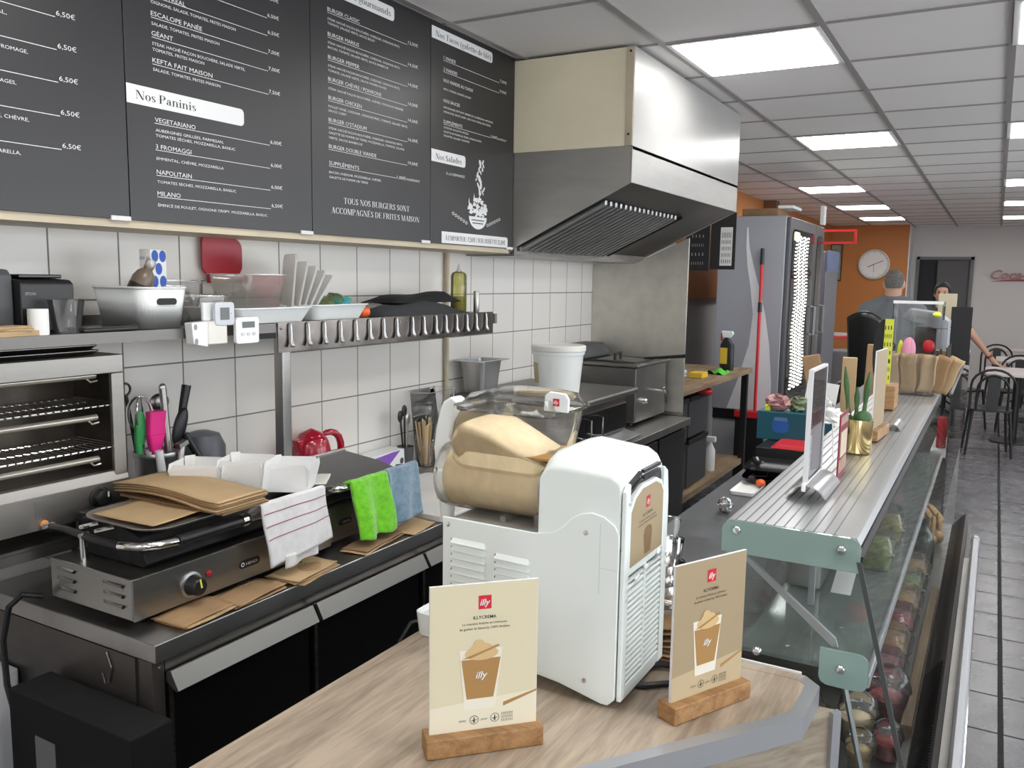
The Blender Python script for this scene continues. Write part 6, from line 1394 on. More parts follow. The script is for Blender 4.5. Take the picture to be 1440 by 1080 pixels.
solo('carton_box', G().box(-.82, -.53, 3.50, 3.86, .881, .984), 'black', 'black carton on the slate counter under the red lid and teal box', 'box', (-.68, 3.7, .88), bevel=.003)
r = root('teal_box', 'teal cardboard box with a blue print standing behind the display case', 'box', (-.68, 3.78, .985)); obj('carton', G().box(-.865, -.52, 3.69, 3.86, .986, 1.108), 'teal', r, bevel=.002)
g = G(); flat(g, rrect(-.80, 1.02, -.73, 1.085, .02), (0, 3.6893, 0), (1, 0, 0), (0, 0, 1)); pr = obj('blue_print', g, mat('teal_print', (.02, .13, .45), .5), r)
g = G(); write(g, '||||||||', (-.765, 3.6888, 1.075), (1, 0, 0), (0, 0, 1), .012, .05, 'c'); obj('lettering', g, mat('pale_print', (.35, .55, .60), .5), pr)
for i, (x, y, rr, mm, l) in enumerate(((-.79, 3.74, .045, mat('pink_wrap', (.48, .24, .24), .4, noise=(25, .6, (1, 1, 1))), 'crumpled pink and white wrapper on the teal box'), (-.71, 3.76, .040, mat('green_wrap', (.20, .25, .14), .4, noise=(25, .7, (1, 1, 1))), 'crumpled greenish wrapper on the teal box right of the pink one'), (-.62, 3.76, .045, mat('clear_wrap', (.55, .55, .52), .3, noise=(20, .3, (1, 1, 1))), 'crumpled pale wrapper at the right end of the teal box'))):
    g = G(); g.sphere((x, y, 1.108+rr*.75), (rr*1.2, rr*.8, rr*.75), 18, 12); rnd = random.Random(i)
    for v in g.bm.verts: v.co += Vector((rnd.uniform(-1, 1), rnd.uniform(-1, 1), rnd.uniform(-.6, 1)))*.009
    solo('food_wrapper', g, mm, l, 'wrapper', (x, y, 1.108))
solo('paper_sheet', G().obox((-.63, 3.83, 1.17), (.13, .004, .13), (-.15, .12, .1)), 'paper', 'white sheet of paper standing behind the wrappers on the teal box', 'paper', (-.63, 3.83, 1.108))
solo('lime_stopper', G().lathe([(.014, 0), (.014, .02), (.008, .026)], (-.83, 3.73, 1.108), 14), 'neon', 'lime green cap at the left end of the teal box', 'cap', (-.83, 3.73, 1.108))

# --- things standing on the display case
sd = root('sign_holder', 'acrylic sign holder with curved silver base on the near end of the display case', 'sign holder', (-.2930, 1.73, ZT))
P = [(-.2930+.050*math.sin(a), ZT-.0385+.066*math.cos(a)) for a in [math.radians(-50+100*k/14) for k in range(15)]]; Q = [(-.2930+.048*math.sin(a), ZT-.0385+.0635*math.cos(a)) for a in [math.radians(50-100*k/14) for k in range(15)]]
g = G(); g.prism([(x, max(z, ZT+.0003)) for x, z in P+Q], 'y', 1.672, 1.845); obj('curved_base', g, 'silver', sd, smooth=True)
obj('slot', G().box(-.3010, -.2930, 1.671, 1.84, ZT+.014, ZT+.030), 'white', sd, bevel=.001)
ac = obj('acrylic_panel', G().box(-.3015, -.2935, 1.69, 1.842, ZT+.030, 1.492), 'acrylic', sd)
g = G()
for b in ((-.3020, -.2930, 1.686, 1.691, ZT+.03, 1.495), (-.3020, -.2930, 1.841, 1.846, ZT+.03, 1.495), (-.3020, -.2930, 1.691, 1.841, 1.490, 1.495)): g.box(*b)
obj('frame_edge', g, 'greywhite', ac)
g = G(); g.box(-.2980, -.2970, 1.694, 1.838, 1.375, 1.489); obj('picture', g, mat('brown_picture', (.10, .075, .07), .3, noise=(22, .6, (1, 3, 1))), ac)
g = G(); g.box(-.2980, -.2970, 1.694, 1.838, ZT+.032, 1.3749); obj('white_leaf', g, mat('leaf_white', (.60, .60, .62), .5), ac)
g = G(); write(g, '|||||', (-.2967, 1.70, 1.31), (0, 1, 0), (0, 0, 1), .022, .07); obj('lettering', g, 'greywhite', ac)
r = root('leaflet', 'dark red leaflet standing between the sign holder and the gold pot', 'leaflet', (-.265, 1.93, ZT)); obj('card', G().box(-.268, -.2655, 1.875, 1.985, ZT+.0008, 1.385), mat('maroon', (.22, .012, .03), .45), r)
g = G()
for k in range(5): g.box(-.2653, -.2648, 1.885+.02*k, 1.894+.02*k, ZT+.012, ZT+.04); g.box(-.2653, -.2648, 1.885+.02*k, 1.894+.02*k, 1.36, 1.378)
g.box(-.2653, -.2648, 1.89, 1.975, 1.29, 1.345); obj('print', g, mat('cream_print', (.62, .50, .38), .6), r)
pt = root('plant_pot', 'gold metal pot with small cactuses on the display case', 'plant pot', (-.277, 2.225, ZT)); c = (-.277, 2.225, ZT+.0005)
obj('pot', G().lathe([(.034, 0), (.0365, .003), (.0375, .083), (.036, .084), (.0345, .076), (.001, .074)], c, 36), 'gold', pt, smooth=True)
obj('soil', G().lathe([(.0343, .0755), (.001, .078)], c, 20, False), 'soil', pt)
for dx, dy, h_, rr in ((-.020, .005, .135, .0075), (-.004, .012, .085, .0075), (.012, .004, .125, .008)):
    g = G(); g.lathe([(rr*(.8+.2*math.cos(9*t))*(1-.6*t**6) , h_*t) for t in [k/14 for k in range(15)]], (c[0]+dx, c[1]+dy, c[2]+.076), 10, True, 'z', Euler((0, dx*6, 0)).to_matrix()); obj('cactus_stem', g, 'cactus', pt, smooth=True)
g = G(); g.sphere((c[0]+.015, c[1]-.012, c[2]+.088), (.020, .020, .018), 16, 10); obj('round_cactus', g, 'cactus', pt, smooth=True)
g = G(); rnd = random.Random(4)
for k in range(22):
    a = k*2.4; q = .006+.0016*k; p = Vector((-.318+q*.55*math.cos(a), 2.11+q*.9*math.sin(a), 1.355+.022*math.sin(a*1.3)-.0006*k)); R = Euler((rnd.uniform(-1, 1), rnd.uniform(-1, 1), a)).to_matrix()
    g.sphere(p, (.017, .012, .003), 10, 6, R)
g.tube([(-.318, 2.11, 1.345), (-.312, 2.12, ZT+.0005)], .002, 6)
solo('white_flower', g, 'petal', 'white artificial flower beside the gold pot', 'flower', (-.312, 2.12, ZT), smooth=True)
r = root('card_holder', 'tan card in a low oak block behind the gold pot', 'sign', (-.258, 2.48, ZT))
obj('base', G().obox((-.258, 2.48, ZT+.0145), (.036, .165, .028), (0, 0, -.07)), 'oak', r, bevel=.002); cd = obj('card', G().obox((-.258, 2.48, ZT+.135), (.004, .15, .21), (0, 0, -.07)), 'whitepaint', r)
g = G(); g.obox((-.2555, 2.48, ZT+.135), (.0006, .147, .207), (0, 0, -.07)); obj('print', g, 'cardtan', cd)
g = G(); g.obox((-.2548, 2.49, ZT+.09), (.0004, .045, .08), (0, 0, -.07)); obj('printed_glass', g, 'coffee', cd)
P = [(-.232+.030*math.sin(a), ZT-.028+.046*math.cos(a)) for a in [math.radians(-50+100*k/10) for k in range(11)]]; Q = [(-.232+.028*math.sin(a), ZT-.028+.044*math.cos(a)) for a in [math.radians(50-100*k/10) for k in range(11)]]
solo('silver_stand', G().prism([(x, max(z, ZT+.0003)) for x, z in P+Q], 'y', 2.62, 2.75), 'silver', 'small curved silver stand behind the tan card', 'stand', (-.232, 2.68, ZT), smooth=True)
r = root('wooden_holder', 'wooden block holding a yellow printed strip on the display case', 'holder', (-.293, 3.1, ZT))
obj('block', G().box(-.325, -.268, 3.04, 3.16, ZT+.0005, 1.325), 'oak', r, bevel=.003)
g = G(); g.prism(circ(-.322, 1.43, .030, .115, 20), 'y', 3.10, 3.112); obj('black_paddle', g, 'black', r, bevel=.002)
yc = obj('yellow_strip', G().hexa([(-.320, 3.09, 1.3255), (-.292, 3.09, 1.3255), (-.292, 3.094, 1.3255), (-.320, 3.094, 1.3255), (-.316, 3.075, 1.545), (-.290, 3.075, 1.545), (-.290, 3.079, 1.545), (-.316, 3.079, 1.545)]), 'yellow', r)
g = G()
for k in range(7): write(g, ('|||', '||||', '||', '|||', '|||', '||||', '|||')[k], (-.305, 3.0885-.0021*k-.0012, 1.345+.028*k), (1, 0, 0), (0, -.07, 1), .010, .020, 'c')
obj('lettering', g, 'ink', yc)
# paper bag rack
rk = root('bag_rack', 'clear acrylic rack across the far end of the display case', 'rack', (-.34, 3.62, ZT))
obj('front', G().box(-.345, -.185, 3.52, 3.524, ZT+.0005, 1.40), 'acrylic', rk); obj('side', G().box(-.186, -.182, 3.5245, 3.69, ZT+.0005, 1.40), 'acrylic', rk); obj('foot', G().box(-.345, -.182, 3.525, 3.69, ZT+.0005, ZT+.005), 'acrylic', rk); obj('upright', G().box(-.268, -.258, 3.53, 3.54, ZT+.006, 1.56), 'acrylic', rk)
BL = [(-.335, 3.575, .0), (-.305, 3.60, -.05), (-.275, 3.575, .03), (-.245, 3.60, -.02), (-.215, 3.575, .12), (-.19, 3.61, .30), (-.165, 3.63, .42)]
for i, (x, y, t) in enumerate(BL):
    g = G(); R = Euler((.12, t, .1*math.sin(i*2))).to_matrix(); z0 = ZT+.006
    def f(u, v): return tuple(Vector((x, y, z0)) + R @ Vector(((u-.5)*.052+.004*math.sin(6*v), .004*math.sin(7*u+i)*v, .145*v-.0*u)))
    g.sheet(f, 8, 10); g.sheet(lambda u, v: tuple(Vector(f(u, v))+R @ Vector((0, .012*v+.003, 0))), 8, 10)
    solo('kraft_bag', g, 'kraft' if i % 2 else 'kraft_lt', 'kraft paper bag standing fanned out in the clear acrylic rack', 'bag', (x, y, ZT), 'kraft bags in the rack', solid=.002, smooth=True)
for i, (x, y, t, l) in enumerate(((-.60, 3.945, -.22, 'kraft paper bag leaning leftmost behind the white flower'), (-.535, 3.93, .0, 'bundle of pale kraft bags left of the acrylic rack'), (-.43, 3.945, .02, 'wide kraft paper bag with rolled top left of the acrylic rack'))):
    r = root('paper_bag', l, 'bag', (x, y, .88)); g = G(); R = Euler((0, t, .1)).to_matrix()
    w = (.075, .06, .10)[i]; h_ = (.47, .46, .52)[i]
    g.hexa([tuple(Vector((x, y, .8815))+R @ Vector(q)) for q in ((-w/2, -.04, 0), (w/2, -.04, 0), (w/2, .04, 0), (-w/2, .04, 0), (-w/2, -.015, h_), (w/2, -.015, h_), (w/2, .015, h_), (-w/2, .015, h_))]); obj('body', g, ('kraft', 'kraft_lt', 'kraft')[i], r, bevel=.004)
# ------------------------------------------------------------------ register area
rc = root('register_counter', 'grey laminate register counter at the far end of the display case', 'counter', (-.4, 5.0, 0))
obj('body', G().box(-.62, -.135, 4.10, 6.25, .0, 1.06), mat('laminate_grey', (.22, .20, .19), .3, noise=(3, .1, (1, 1, 1))), rc, bevel=.003)
obj('top', G().box(-.63, -.128, 4.09, 6.26, 1.0605, 1.085), 'slab', rc, bevel=.003)
obj('front_glass', G().box(-.128, -.122, 3.72, 6.26, .72, 1.235), glass('smoked_glass', (.55, .52, .50), .8, .03, .25, (.26, .24, .23)), rc)
obj('glass_edge', G().box(-.129, -.121, 3.72, 6.26, 1.2355, 1.242), 'alu', rc)
r = root('acrylic_box', 'tall clear acrylic display box with candy beside the register', 'display box', (-.3, 4.3, 1.085))
g = G(); g.box(-.405, -.401, 4.22, 4.42, 1.0855, 1.585); g.box(-.205, -.201, 4.22, 4.42, 1.0855, 1.585); g.box(-.4005, -.2055, 4.416, 4.42, 1.0855, 1.585); obj('walls', g, 'acrylic', r)
obj('rim', G().box(-.405, -.201, 4.21, 4.222, 1.575, 1.588), 'whitepaint', r)
for i, (x, y, z, w, h_, mm, l) in enumerate(((-.335, 4.30, 1.36, .06, .12, 'pinkcard', 'pink printed pouch hanging in the acrylic box'), (-.372, 4.32, 1.33, .03, .15, 'neon', 'yellow pouch left of the pink one in the acrylic box'), (-.255, 4.33, 1.38, .05, .06, 'redbright', 'red packet at the right of the acrylic box'), (-.225, 4.22, 1.53, .035, .022, 'neon', 'neon yellow tag at the top right of the acrylic box'))):
    g = G(); g.sphere((x, y, z), (w/2, .012, h_/2), 14, 10); solo('candy_pouch', g, mm, l, 'pouch', (x, y, z-h_/2), smooth=True)
r = root('cash_register', 'grey slanted cash register screen behind the acrylic box', 'cash register', (-.25, 4.55, 1.085))
g = G(); g.prism([(-.39, 1.50), (-.24, 1.455), (-.185, 1.455), (-.185, 1.49), (-.24, 1.53), (-.36, 1.545)], 'y', 4.46, 4.70); obj('hood', g, 'grey', r, bevel=.004)
obj('side', G().box(-.235, -.185, 4.46, 4.70, 1.36, 1.4545), 'grey', r, bevel=.003); obj('stand', G().box(-.33, -.24, 4.52, 4.66, 1.0855, 1.4545), 'black', r)
g = G()
for k in range(4): g.tube([(-.185, 4.16, 1.13+.07*k), (-.145, 4.16, 1.10+.07*k), (-.145, 4.44, 1.10+.07*k), (-.185, 4.44, 1.13+.07*k)], .004, 6, True)
for y in (4.16, 4.30, 4.44): g.tube([(-.175, y, 1.0855), (-.17, y, 1.39)], .004, 6)
solo('candy_rack', g, 'black', 'black wire candy rack on the customer side of the register counter', 'rack', (-.165, 4.3, 1.085))
for i in range(4):
    g = G(); g.box(-.180, -.15, 4.18+.065*i, 4.225+.065*i, 1.175, 1.225); solo('candy_pack', g, ('darkgrey', 'silver', 'grey', 'darkgrey')[i], 'small candy pack in the black wire rack', 'candy', (-.165, 4.2+.065*i, 1.175), 'candy packs in the wire rack')
r = root('monitor', 'black monitor seen from behind at the end of the register counter', 'monitor', (-.15, 5.0, 1.085)); obj('screen', G().box(-.195, -.105, 4.99, 5.02, 1.26, 1.545), 'black', r, bevel=.003); obj('bezel', G().box(-.199, -.101, 4.985, 4.9895, 1.256, 1.549), 'blackmatt', r); obj('stand', G().box(-.165, -.135, 5.0, 5.015, 1.0855, 1.2595), 'black', r)
r = root('beige_sign', 'beige upright sign card in front of the woman at the register', 'sign', (-.225, 5.2, 1.085)); obj('card', G().box(-.275, -.185, 5.2, 5.212, 1.30, 1.615), mat('beige_card', (.62, .54, .38), .6), r, bevel=.002); obj('stem', G().box(-.245, -.215, 5.20, 5.212, 1.0855, 1.2995), 'oak', r)
solo('red_tin', G().lathe([(.017, 0), (.018, .003), (.018, .115), (.013, .125)], (-.152, 3.80, 1.086-.08), 20), 'redbright', 'slim red can on the ledge before the register counter', 'can', (-.152, 3.80, 1.006), smooth=True)
solo('can_ledge', G().box(-.185, -.129, 3.715, 4.088, .98, 1.005), 'whitepaint', 'white ledge between the display case and the register counter', 'ledge', (-.157, 3.9, .98))

# ------------------------------------------------------------------ wooden back counter, shelves, fridges
bc = root('back_counter', 'wooden topped work counter between the splash panel and the grey fridge', 'counter', (-1.9, 5.6, 0))
obj('top', G().box(-2.35, -1.60, 4.72, 6.60, .965, 1.0), 'shelfwood', bc, bevel=.003)
obj('low_shelf', G().box(-2.30, -1.63, 4.74, 6.58, .26, .30), 'shelfwood', bc)
for x in (-1.66, -2.30):
    for y in (4.75, 6.50): obj('leg', G().box(x, x+.045, y, y+.045, .0, .9645), 'black', bc)
obj('rear_panel', G().box(-2.34, -2.31, 4.74, 6.58, .30, .9645), 'blackmatt', bc)
for i, (y, z, h_) in enumerate(((4.85, .305, .30), (5.30, .305, .32), (4.85, .62, .29), (5.30, .64, .27))):
    r = root('storage_bin', ('lower dark bin nearest the splash panel under the wooden counter', 'second lower dark bin under the wooden counter', 'upper dark bin nearest the splash panel under the wooden counter', 'second upper dark bin under the wooden counter')[i], 'bin', (-1.85, y+.2, z)); obj('box', G().box(-2.20, -1.68, y, y+.42, z, z+h_), 'darkgrey', r, bevel=.006); obj('rim', G().box(-2.205, -1.672, y-.004, y+.424, z+h_-.03, z+h_+.002), 'black', r, bevel=.003)
solo('red_cloth', G().obox((-1.66, 5.55, .93), (.10, .16, .03), (0, .1, .3)), 'redbright', 'small red piece of cloth under the wooden counter top', 'cloth', (-1.66, 5.55, .915), bevel=.008)
r = root('white_bottle', 'white spray bottle standing on the low shelf under the wooden counter', 'bottle', (-1.72, 5.95, .30)); obj('body', G().lathe([(.036, 0), (.038, .01), (.038, .15), (.018, .19), (.014, .21)], (-1.72, 5.95, .3005), 18), 'white', r, smooth=True); obj('head', G().box(-1.75, -1.68, 5.93, 5.97, .5105, .55), 'white', r, bevel=.006)
r = root('spray_bottle', 'black spray bottle with red and white trigger on the wooden counter', 'bottle', (-1.72, 6.3, 1.0))
obj('body', G().rrect_loft([(-1.775, -1.675, 6.27, 6.33, 1.0005, .02), (-1.775, -1.675, 6.27, 6.33, 1.19, .02), (-1.76, -1.70, 6.28, 6.32, 1.225, .015), (-1.745, -1.72, 6.29, 6.31, 1.245, .008)]), 'black', r, smooth=True); obj('label', G().box(-1.768, -1.715, 6.2685, 6.2695, 1.05, 1.17), 'yellowsponge', r)
g = G(); g.prism([(-1.76, 1.2455), (-1.70, 1.2455), (-1.68, 1.275), (-1.69, 1.295), (-1.77, 1.295)], 'y', 6.285, 6.315); obj('trigger_head', g, 'white', r, bevel=.004); obj('trigger', G().box(-1.775, -1.765, 6.29, 6.31, 1.22, 1.28), 'redbright', r)
g = G(); g.sheet(lambda u, v: (-1.72+.07*(u-.5)*2*(1+.1*math.sin(5*v)), 6.05+.12*(v-.5)*2, 1.001+.03*abs(math.sin(5*u+3*v))*min(1, 4*min(u, 1-u))), 14, 10); solo('microfibre_cloth', g, 'limegreen', 'green microfibre cloth in front of the black spray bottle', 'cloth', (-1.72, 6.05, 1.0), smooth=True)
solo('sponge', G().box(-1.80, -1.70, 5.62, 5.75, 1.0008, 1.04), 'yellowsponge', 'yellow sponge on the wooden counter left of the green cloth', 'sponge', (-1.75, 5.68, 1.0), bevel=.006)
g = G(); g.sphere((-1.80, 5.25, 1.05), (.09, .14, .05), 20, 12); rnd = random.Random(31)
for v in g.bm.verts: v.co += Vector((rnd.uniform(-1, 1), rnd.uniform(-1, 1), rnd.uniform(0, 1)))*.02
solo('crumpled_wrap', g, 'greywhite', 'crumpled white plastic wrap on the wooden counter', 'wrap', (-1.80, 5.25, 1.0))
solo('black_cup', G().lathe([(.032, 0), (.038, .10), (.036, .10), (.030, .005)], (-1.70, 4.90, 1.0005), 18), 'black', 'black cup at the near end of the wooden counter beside the splash panel', 'cup', (-1.70, 4.9, 1.0), smooth=True)
r = root('hook_strip', 'row of dark hooks on the wall above the wooden counter', 'hooks', (-2.44, 5.1, 1.2)); obj('strip', G().box(-2.459, -2.447, 4.95, 5.25, 1.28, 1.75), 'greywhite', r)
for k in range(5): obj('hook', G().tube([(-2.446, 5.1, 1.70-.10*k), (-2.40, 5.1, 1.69-.10*k), (-2.39, 5.1, 1.71-.10*k)], .008, 6), 'black', r)
# hanging black signs
def hsign(label, x0, x1, y, z0, z1, white=None, text=()):
    r = root('hanging_sign', label, 'sign', ((x0+x1)/2, y, z0)); p = obj('panel', G().box(x0, x1, y, y+.012, z0, z1), 'board', r, bevel=.001)
    for k in (x0+.03, x1-.03): obj('cord', G().cyl((k, y+.006, z1+.0005), (k, y+.006, CZ-.001), .002, None, 6), 'black', r)
    if white:
        q = obj('paper', G().box(*white[:2], y-.0015, y-.0003, *white[2:]), 'paper', p)
        g = G()
        for k, s in enumerate(text): write(g, s, ((white[0]+white[1])/2, y-.0022, white[3]-.06-.042*k), (1, 0, 0), (0, 0, 1), .018 if k else .026, (white[1]-white[0])*.75, 'c')
        obj('lettering', g, 'ink', q)
    else:
        g = G()
        for k, s in enumerate(text): write(g, s, ((x0+x1)/2, y-.0006, z1-.07-.06*k), (1, 0, 0), (0, 0, 1), .014, (x1-x0)*.5, 'c')
        obj('lettering', g, mat('grey_chalk', (.35, .35, .37), .6), p)
hsign('left black hanging sign beside the hood', -1.845, -1.685, 5.6, 1.73, 2.085, None, ('|||||', '||||', '|||||||', '||||', '||||||'))
hsign('right black hanging sign with a white price paper beside the hood', -1.678, -1.512, 5.6, 1.74, 2.11, (-1.612, -1.532, 1.765, 2.015), ('||||||', '|||||||', '||||||', '|||||||', '|||||'))

# tall fridge
FX, FY0, FY1, FZ = -1.44, 7.0, 8.50, 2.19
fg = root('drinks_fridge', 'tall grey drinks fridge with lit glass doors facing the room', 'fridge', (-1.75, 7.7, .0))
obj('cabinet', G().box(-2.03, FX-.05, FY0, FY1, .60, FZ), mat('fridge_grey', (.33, .34, .375), .42), fg, bevel=.01)
obj('base', G().box(-2.02, FX-.06, FY0+.01, FY1-.01, .52, .5995), 'black', fg)
obj('socle', G().box(-2.02, FX-.08, FY0+.02, FY1-.02, .0, .5195), mat('light_grey_socle', (.42, .43, .45), .5), fg)
# white wave on the side
W_ = [(-1.79, 2.10), (-1.775, 1.95), (-1.735, 1.80), (-1.68, 1.62), (-1.62, 1.40), (-1.575, 1.15), (-1.545, .85), (-1.54, .61)]
g = G(); pts = [(x, z) for x, z in W_] + [(-1.86, .61), (-1.84, .80), (-1.72, 1.15), (-1.70, 1.35), (-1.735, 1.62), (-1.765, 1.80), (-1.79, 1.95)]
a = [(x, z) for x, z in W_]; b = [(-1.80, 2.10), (-1.80, 1.95), (-1.785, 1.80), (-1.75, 1.62), (-1.72, 1.40), (-1.74, 1.15), (-1.82, .85), (-1.90, .61)]
for k in range(7): g.face([(a[k][0], FY0-.0015, a[k][1]), (a[k+1][0], FY0-.0015, a[k+1][1]), (b[k+1][0], FY0-.0015, b[k+1][1]), (b[k][0], FY0-.0015, b[k][1])])
obj('side_wave', g, mat('wave_white', (.72, .73, .76), .4), fg)
for i, (ya, yb) in enumerate(((FY0+.01, 8.06), (8.07, FY1-.01))):
    d = obj('door', G().box(FX-.0495, FX-.015, ya, yb, .62, FZ-.01), mat('door_grey', (.10, .105, .115), .35), fg, bevel=.008)
    obj('glass', G().prism(rrect(ya+.07, .70, yb-.07, FZ-.10, .08, 6), 'x', FX-.0148, FX-.010), 'fridgeglass', d)
    obj('backlit_interior', G().prism(rrect(ya+.075, .705, yb-.075, FZ-.105, .08, 6), 'x', FX-.0156, FX-.0149), mat('fridge_inside', (.10, .11, .10), .5, emit=(.7, .8, .6), power=.25), d)
    g = G(); g.tube([(FX-.01, yb-.10, 1.20), (FX+.03, yb-.09, 1.20), (FX+.03, yb-.09, 1.45), (FX-.01, yb-.10, 1.45)], .012, 8); obj('handle', g, 'grey', d, smooth=True)
    if i == 0:
        g = G()
        for k in range(44):
            for c2 in range(6): z = .78+.029*k; yy = ya+.24+.085*c2+.03*math.sin(k*.3)+.02*(c2 % 2); g.box(FX-.0095, FX-.004, yy-.022, yy+.022, z-.0055+.012*(c2 % 2), z+.0055+.012*(c2 % 2))
        o = obj('led_dots', g, 'led', d); o['kind'] = 'stuff'  # glowing dots stand in for the rows of lit bottles
        obj('lit_header', G().prism(rrect(ya+.12, 2.0, ya+.32, 2.07, .02), 'x', FX-.0095, FX-.006), mat('header_lit', (.6, .6, .3), .5, emit=(.9, .9, .5), power=.8), d)
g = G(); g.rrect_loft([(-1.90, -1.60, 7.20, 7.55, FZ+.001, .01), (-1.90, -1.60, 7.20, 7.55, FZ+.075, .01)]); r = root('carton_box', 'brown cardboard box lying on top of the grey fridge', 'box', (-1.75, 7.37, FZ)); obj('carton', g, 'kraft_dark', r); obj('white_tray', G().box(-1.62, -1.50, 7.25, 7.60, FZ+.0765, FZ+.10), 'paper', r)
solo('white_card', G().box(-1.45, -1.42, 8.2, 8.32, FZ+.001, FZ+.17), 'paper', 'white card standing at the far end of the fridge top', 'card', (-1.43, 8.26, FZ))
r = root('broom', 'red handled broom standing against the side of the grey fridge', 'broom', (-1.62, 6.93, 0)); obj('stick', G().tube([(-1.64, 6.90, .62), (-1.655, 6.95, 1.80)], .013, 10), 'redbright', r, smooth=True); obj('grip', G().tube([(-1.655, 6.9495, 1.801), (-1.656, 6.951, 1.93)], .016, 10), 'black', r, smooth=True); obj('joint', G().tube([(-1.6495, 6.93, 1.42), (-1.651, 6.935, 1.50)], .017, 10), 'black', r); obj('head', G().box(-1.80, -1.55, 6.86, 6.93, .56, .62), 'redbright', r, bevel=.01); obj('bristles', G().box(-1.79, -1.56, 6.87, 6.92, .0, .5595), 'black', r)
# second fridge further along with red sign
r = root('red_fridge', 'narrow fridge with bluish top and a red wire sign beyond the grey fridge', 'fridge', (-1.6, 9.3, 0)); obj('cabinet', G().box(-2.0, -1.50, 9.0, 9.7, .0, 1.98), mat('fridge_dark', (.20, .20, .22), .4), r, bevel=.01); obj('header', G().box(-1.515, -1.495, 9.0, 9.7, 1.78, 1.99), mat('blue_header', (.16, .20, .34), .4), r)
g = G()
for z in (2.05, 2.17): g.box(-1.60, -1.235, 9.0, 9.02, z, z+.022)
for x in (-1.60, -1.262): g.box(x, x+.022, 9.0, 9.02, 2.0725, 2.1695)
obj('red_rack', g, 'redbright', r); obj('rack_stem', G().box(-1.60, -1.58, 9.021, 9.05, 1.985, 2.17), 'redbright', r)

# ------------------------------------------------------------------ dining room
def clock():
    r = root('wall_clock', 'round white wall clock on the orange wall', 'clock', (-1.735, 14.68, 1.97)); c = (-1.735, 14.69, 1.97); F = Matrix.Scale(-1, 3, Vector((0, 1, 0)))
    obj('case', G().lathe([(.235, 0), (.235, .03), (.215, .042), (.205, .030), (.001, .028)], c, 40, True, 'y', F), mat('clock_rim', (.62, .62, .60), .4), r, smooth=True)
    obj('face', G().lathe([(.204, .0305), (.001, .0306)], c, 40, True, 'y', F), 'whitepaint', r)
    g = G()
    for k in range(12):
        a = PI*k/6; g.obox((c[0]+.185*math.sin(a), c[1]-.032, c[2]+.185*math.cos(a)), (.006, .001, .022), (0, a, 0))
    obj('hour_marks', g, 'grey', r)
    for a, L, w in ((1.15, .15, .010), (-2.0, .10, .012), (PI, .12, .006)): obj('hand', G().obox((c[0]+L/2*math.sin(a), c[1]-.034, c[2]+L/2*math.cos(a)), (w, .001, L), (0, a, 0)), 'darkgrey', r)
clock()
r = root('picture', 'framed picture on the orange wall left of the clock', 'picture', (-2.3, 14.68, 1.72)); obj('frame', G().box(-2.40, -2.22, 14.67, 14.695, 1.70, 2.30), 'black', r); obj('image', G().box(-2.385, -2.235, 14.667, 14.6695, 1.72, 2.28), mat('picture_green', (.20, .24, .16), .5, noise=(9, .6, (1, 1, 1))), r)
g = G(); write(g, 'Coca-Cola', (-.10, 15.285, 1.775), (1, 0, 0), (0, 0, 1), .125, .86, shear=.35, bold=.02)
r = root('wall_sign', 'red script sign on the white back wall at the right edge', 'sign', (.3, 15.28, 1.77))
o = obj('script', g, 'cokered', r); o.modifiers.new('t', 'SOLIDIFY').thickness = .02
g = G(); write(g, 'Coca-Cola', (-.094, 15.262, 1.781), (1, 0, 0), (0, 0, 1), .113, .845, shear=.35); obj('highlight', g, mat('sign_inner', (.45, .28, .26), .4), r)  # paler inner colour of the red letters
g = G(); P = [(-.10+.80*t, 1.735+.03*math.sin(3*t)) for t in [k/12 for k in range(13)]]; Q = [(x, z-.022*math.sin(PI*k/12)-.004) for k, (x, z) in enumerate(P)]
for k in range(12): g.face([(P[k][0], 15.28, P[k][1]), (P[k+1][0], 15.28, P[k+1][1]), (Q[k+1][0], 15.28, Q[k+1][1]), (Q[k][0], 15.28, Q[k][1])])
obj('swoosh', g, 'cokered', r)
# chairs and tables
def chair(label, x, y, rz):
    r = root('dining_chair', label, 'chair', (x, y, 0), rz, 'black bistro chairs')
    g = G(); g.rrect_loft([(-.19, .19, -.19, .19, .445, .06), (-.19, .19, -.19, .19, .465, .06)]); obj('seat', g, 'black', r, world=False, smooth=True)
    for sx in (-1, 1):
        for sy in (-1, 1): obj('leg', G().tube([(sx*.16, sy*.16, .4445), (sx*.20, sy*.20, .0)], [.016, .011], 8), 'black', r, world=False)
    for q in (0, .055):
        obj('back_arch', G().tube([(-.19+q, .18, .4655)]+[(-(.19-q)*math.cos(PI*k/10), .19+.03*math.sin(PI*k/10), .70-q+.16*math.sin(PI*k/10)) for k in range(11)]+[(.19-q, .18, .4655)], .012, 8), 'black', r, world=False, smooth=True)
    obj('back_splat', G().box(-.05, .05, .195, .205, .466, .80), 'black', r, world=False); return r
def dtable(label, x, y, w=.70, d=.70):
    r = root('dining_table', label, 'table', (x, y, 0), 0, 'pale dining tables'); obj('top', G().rrect_loft([(-w/2, w/2, -d/2, d/2, .735, .08), (-w/2, w/2, -d/2, d/2, .762, .08)], k=6), mat('pale_table_top', (.55, .50, .49), .35), r, world=False, bevel=.004); obj('pedestal', G().lathe([(.22, 0), (.22, .015), (.04, .03), (.035, .73)], (0, 0, 0), 20), 'black', r, world=False, smooth=True)
dtable('pale table top nearest the register, with a hand resting on it', .26, 10.45, .62, .9)
dtable('second pale dining table behind the one with the hand', .45, 12.2, .8, .8)
dtable('pale dining table at the back wall', .50, 14.2, 1.0, .7)
chair('black bistro chair nearest the camera in front of the first table', .02, 9.55, PI+.1)
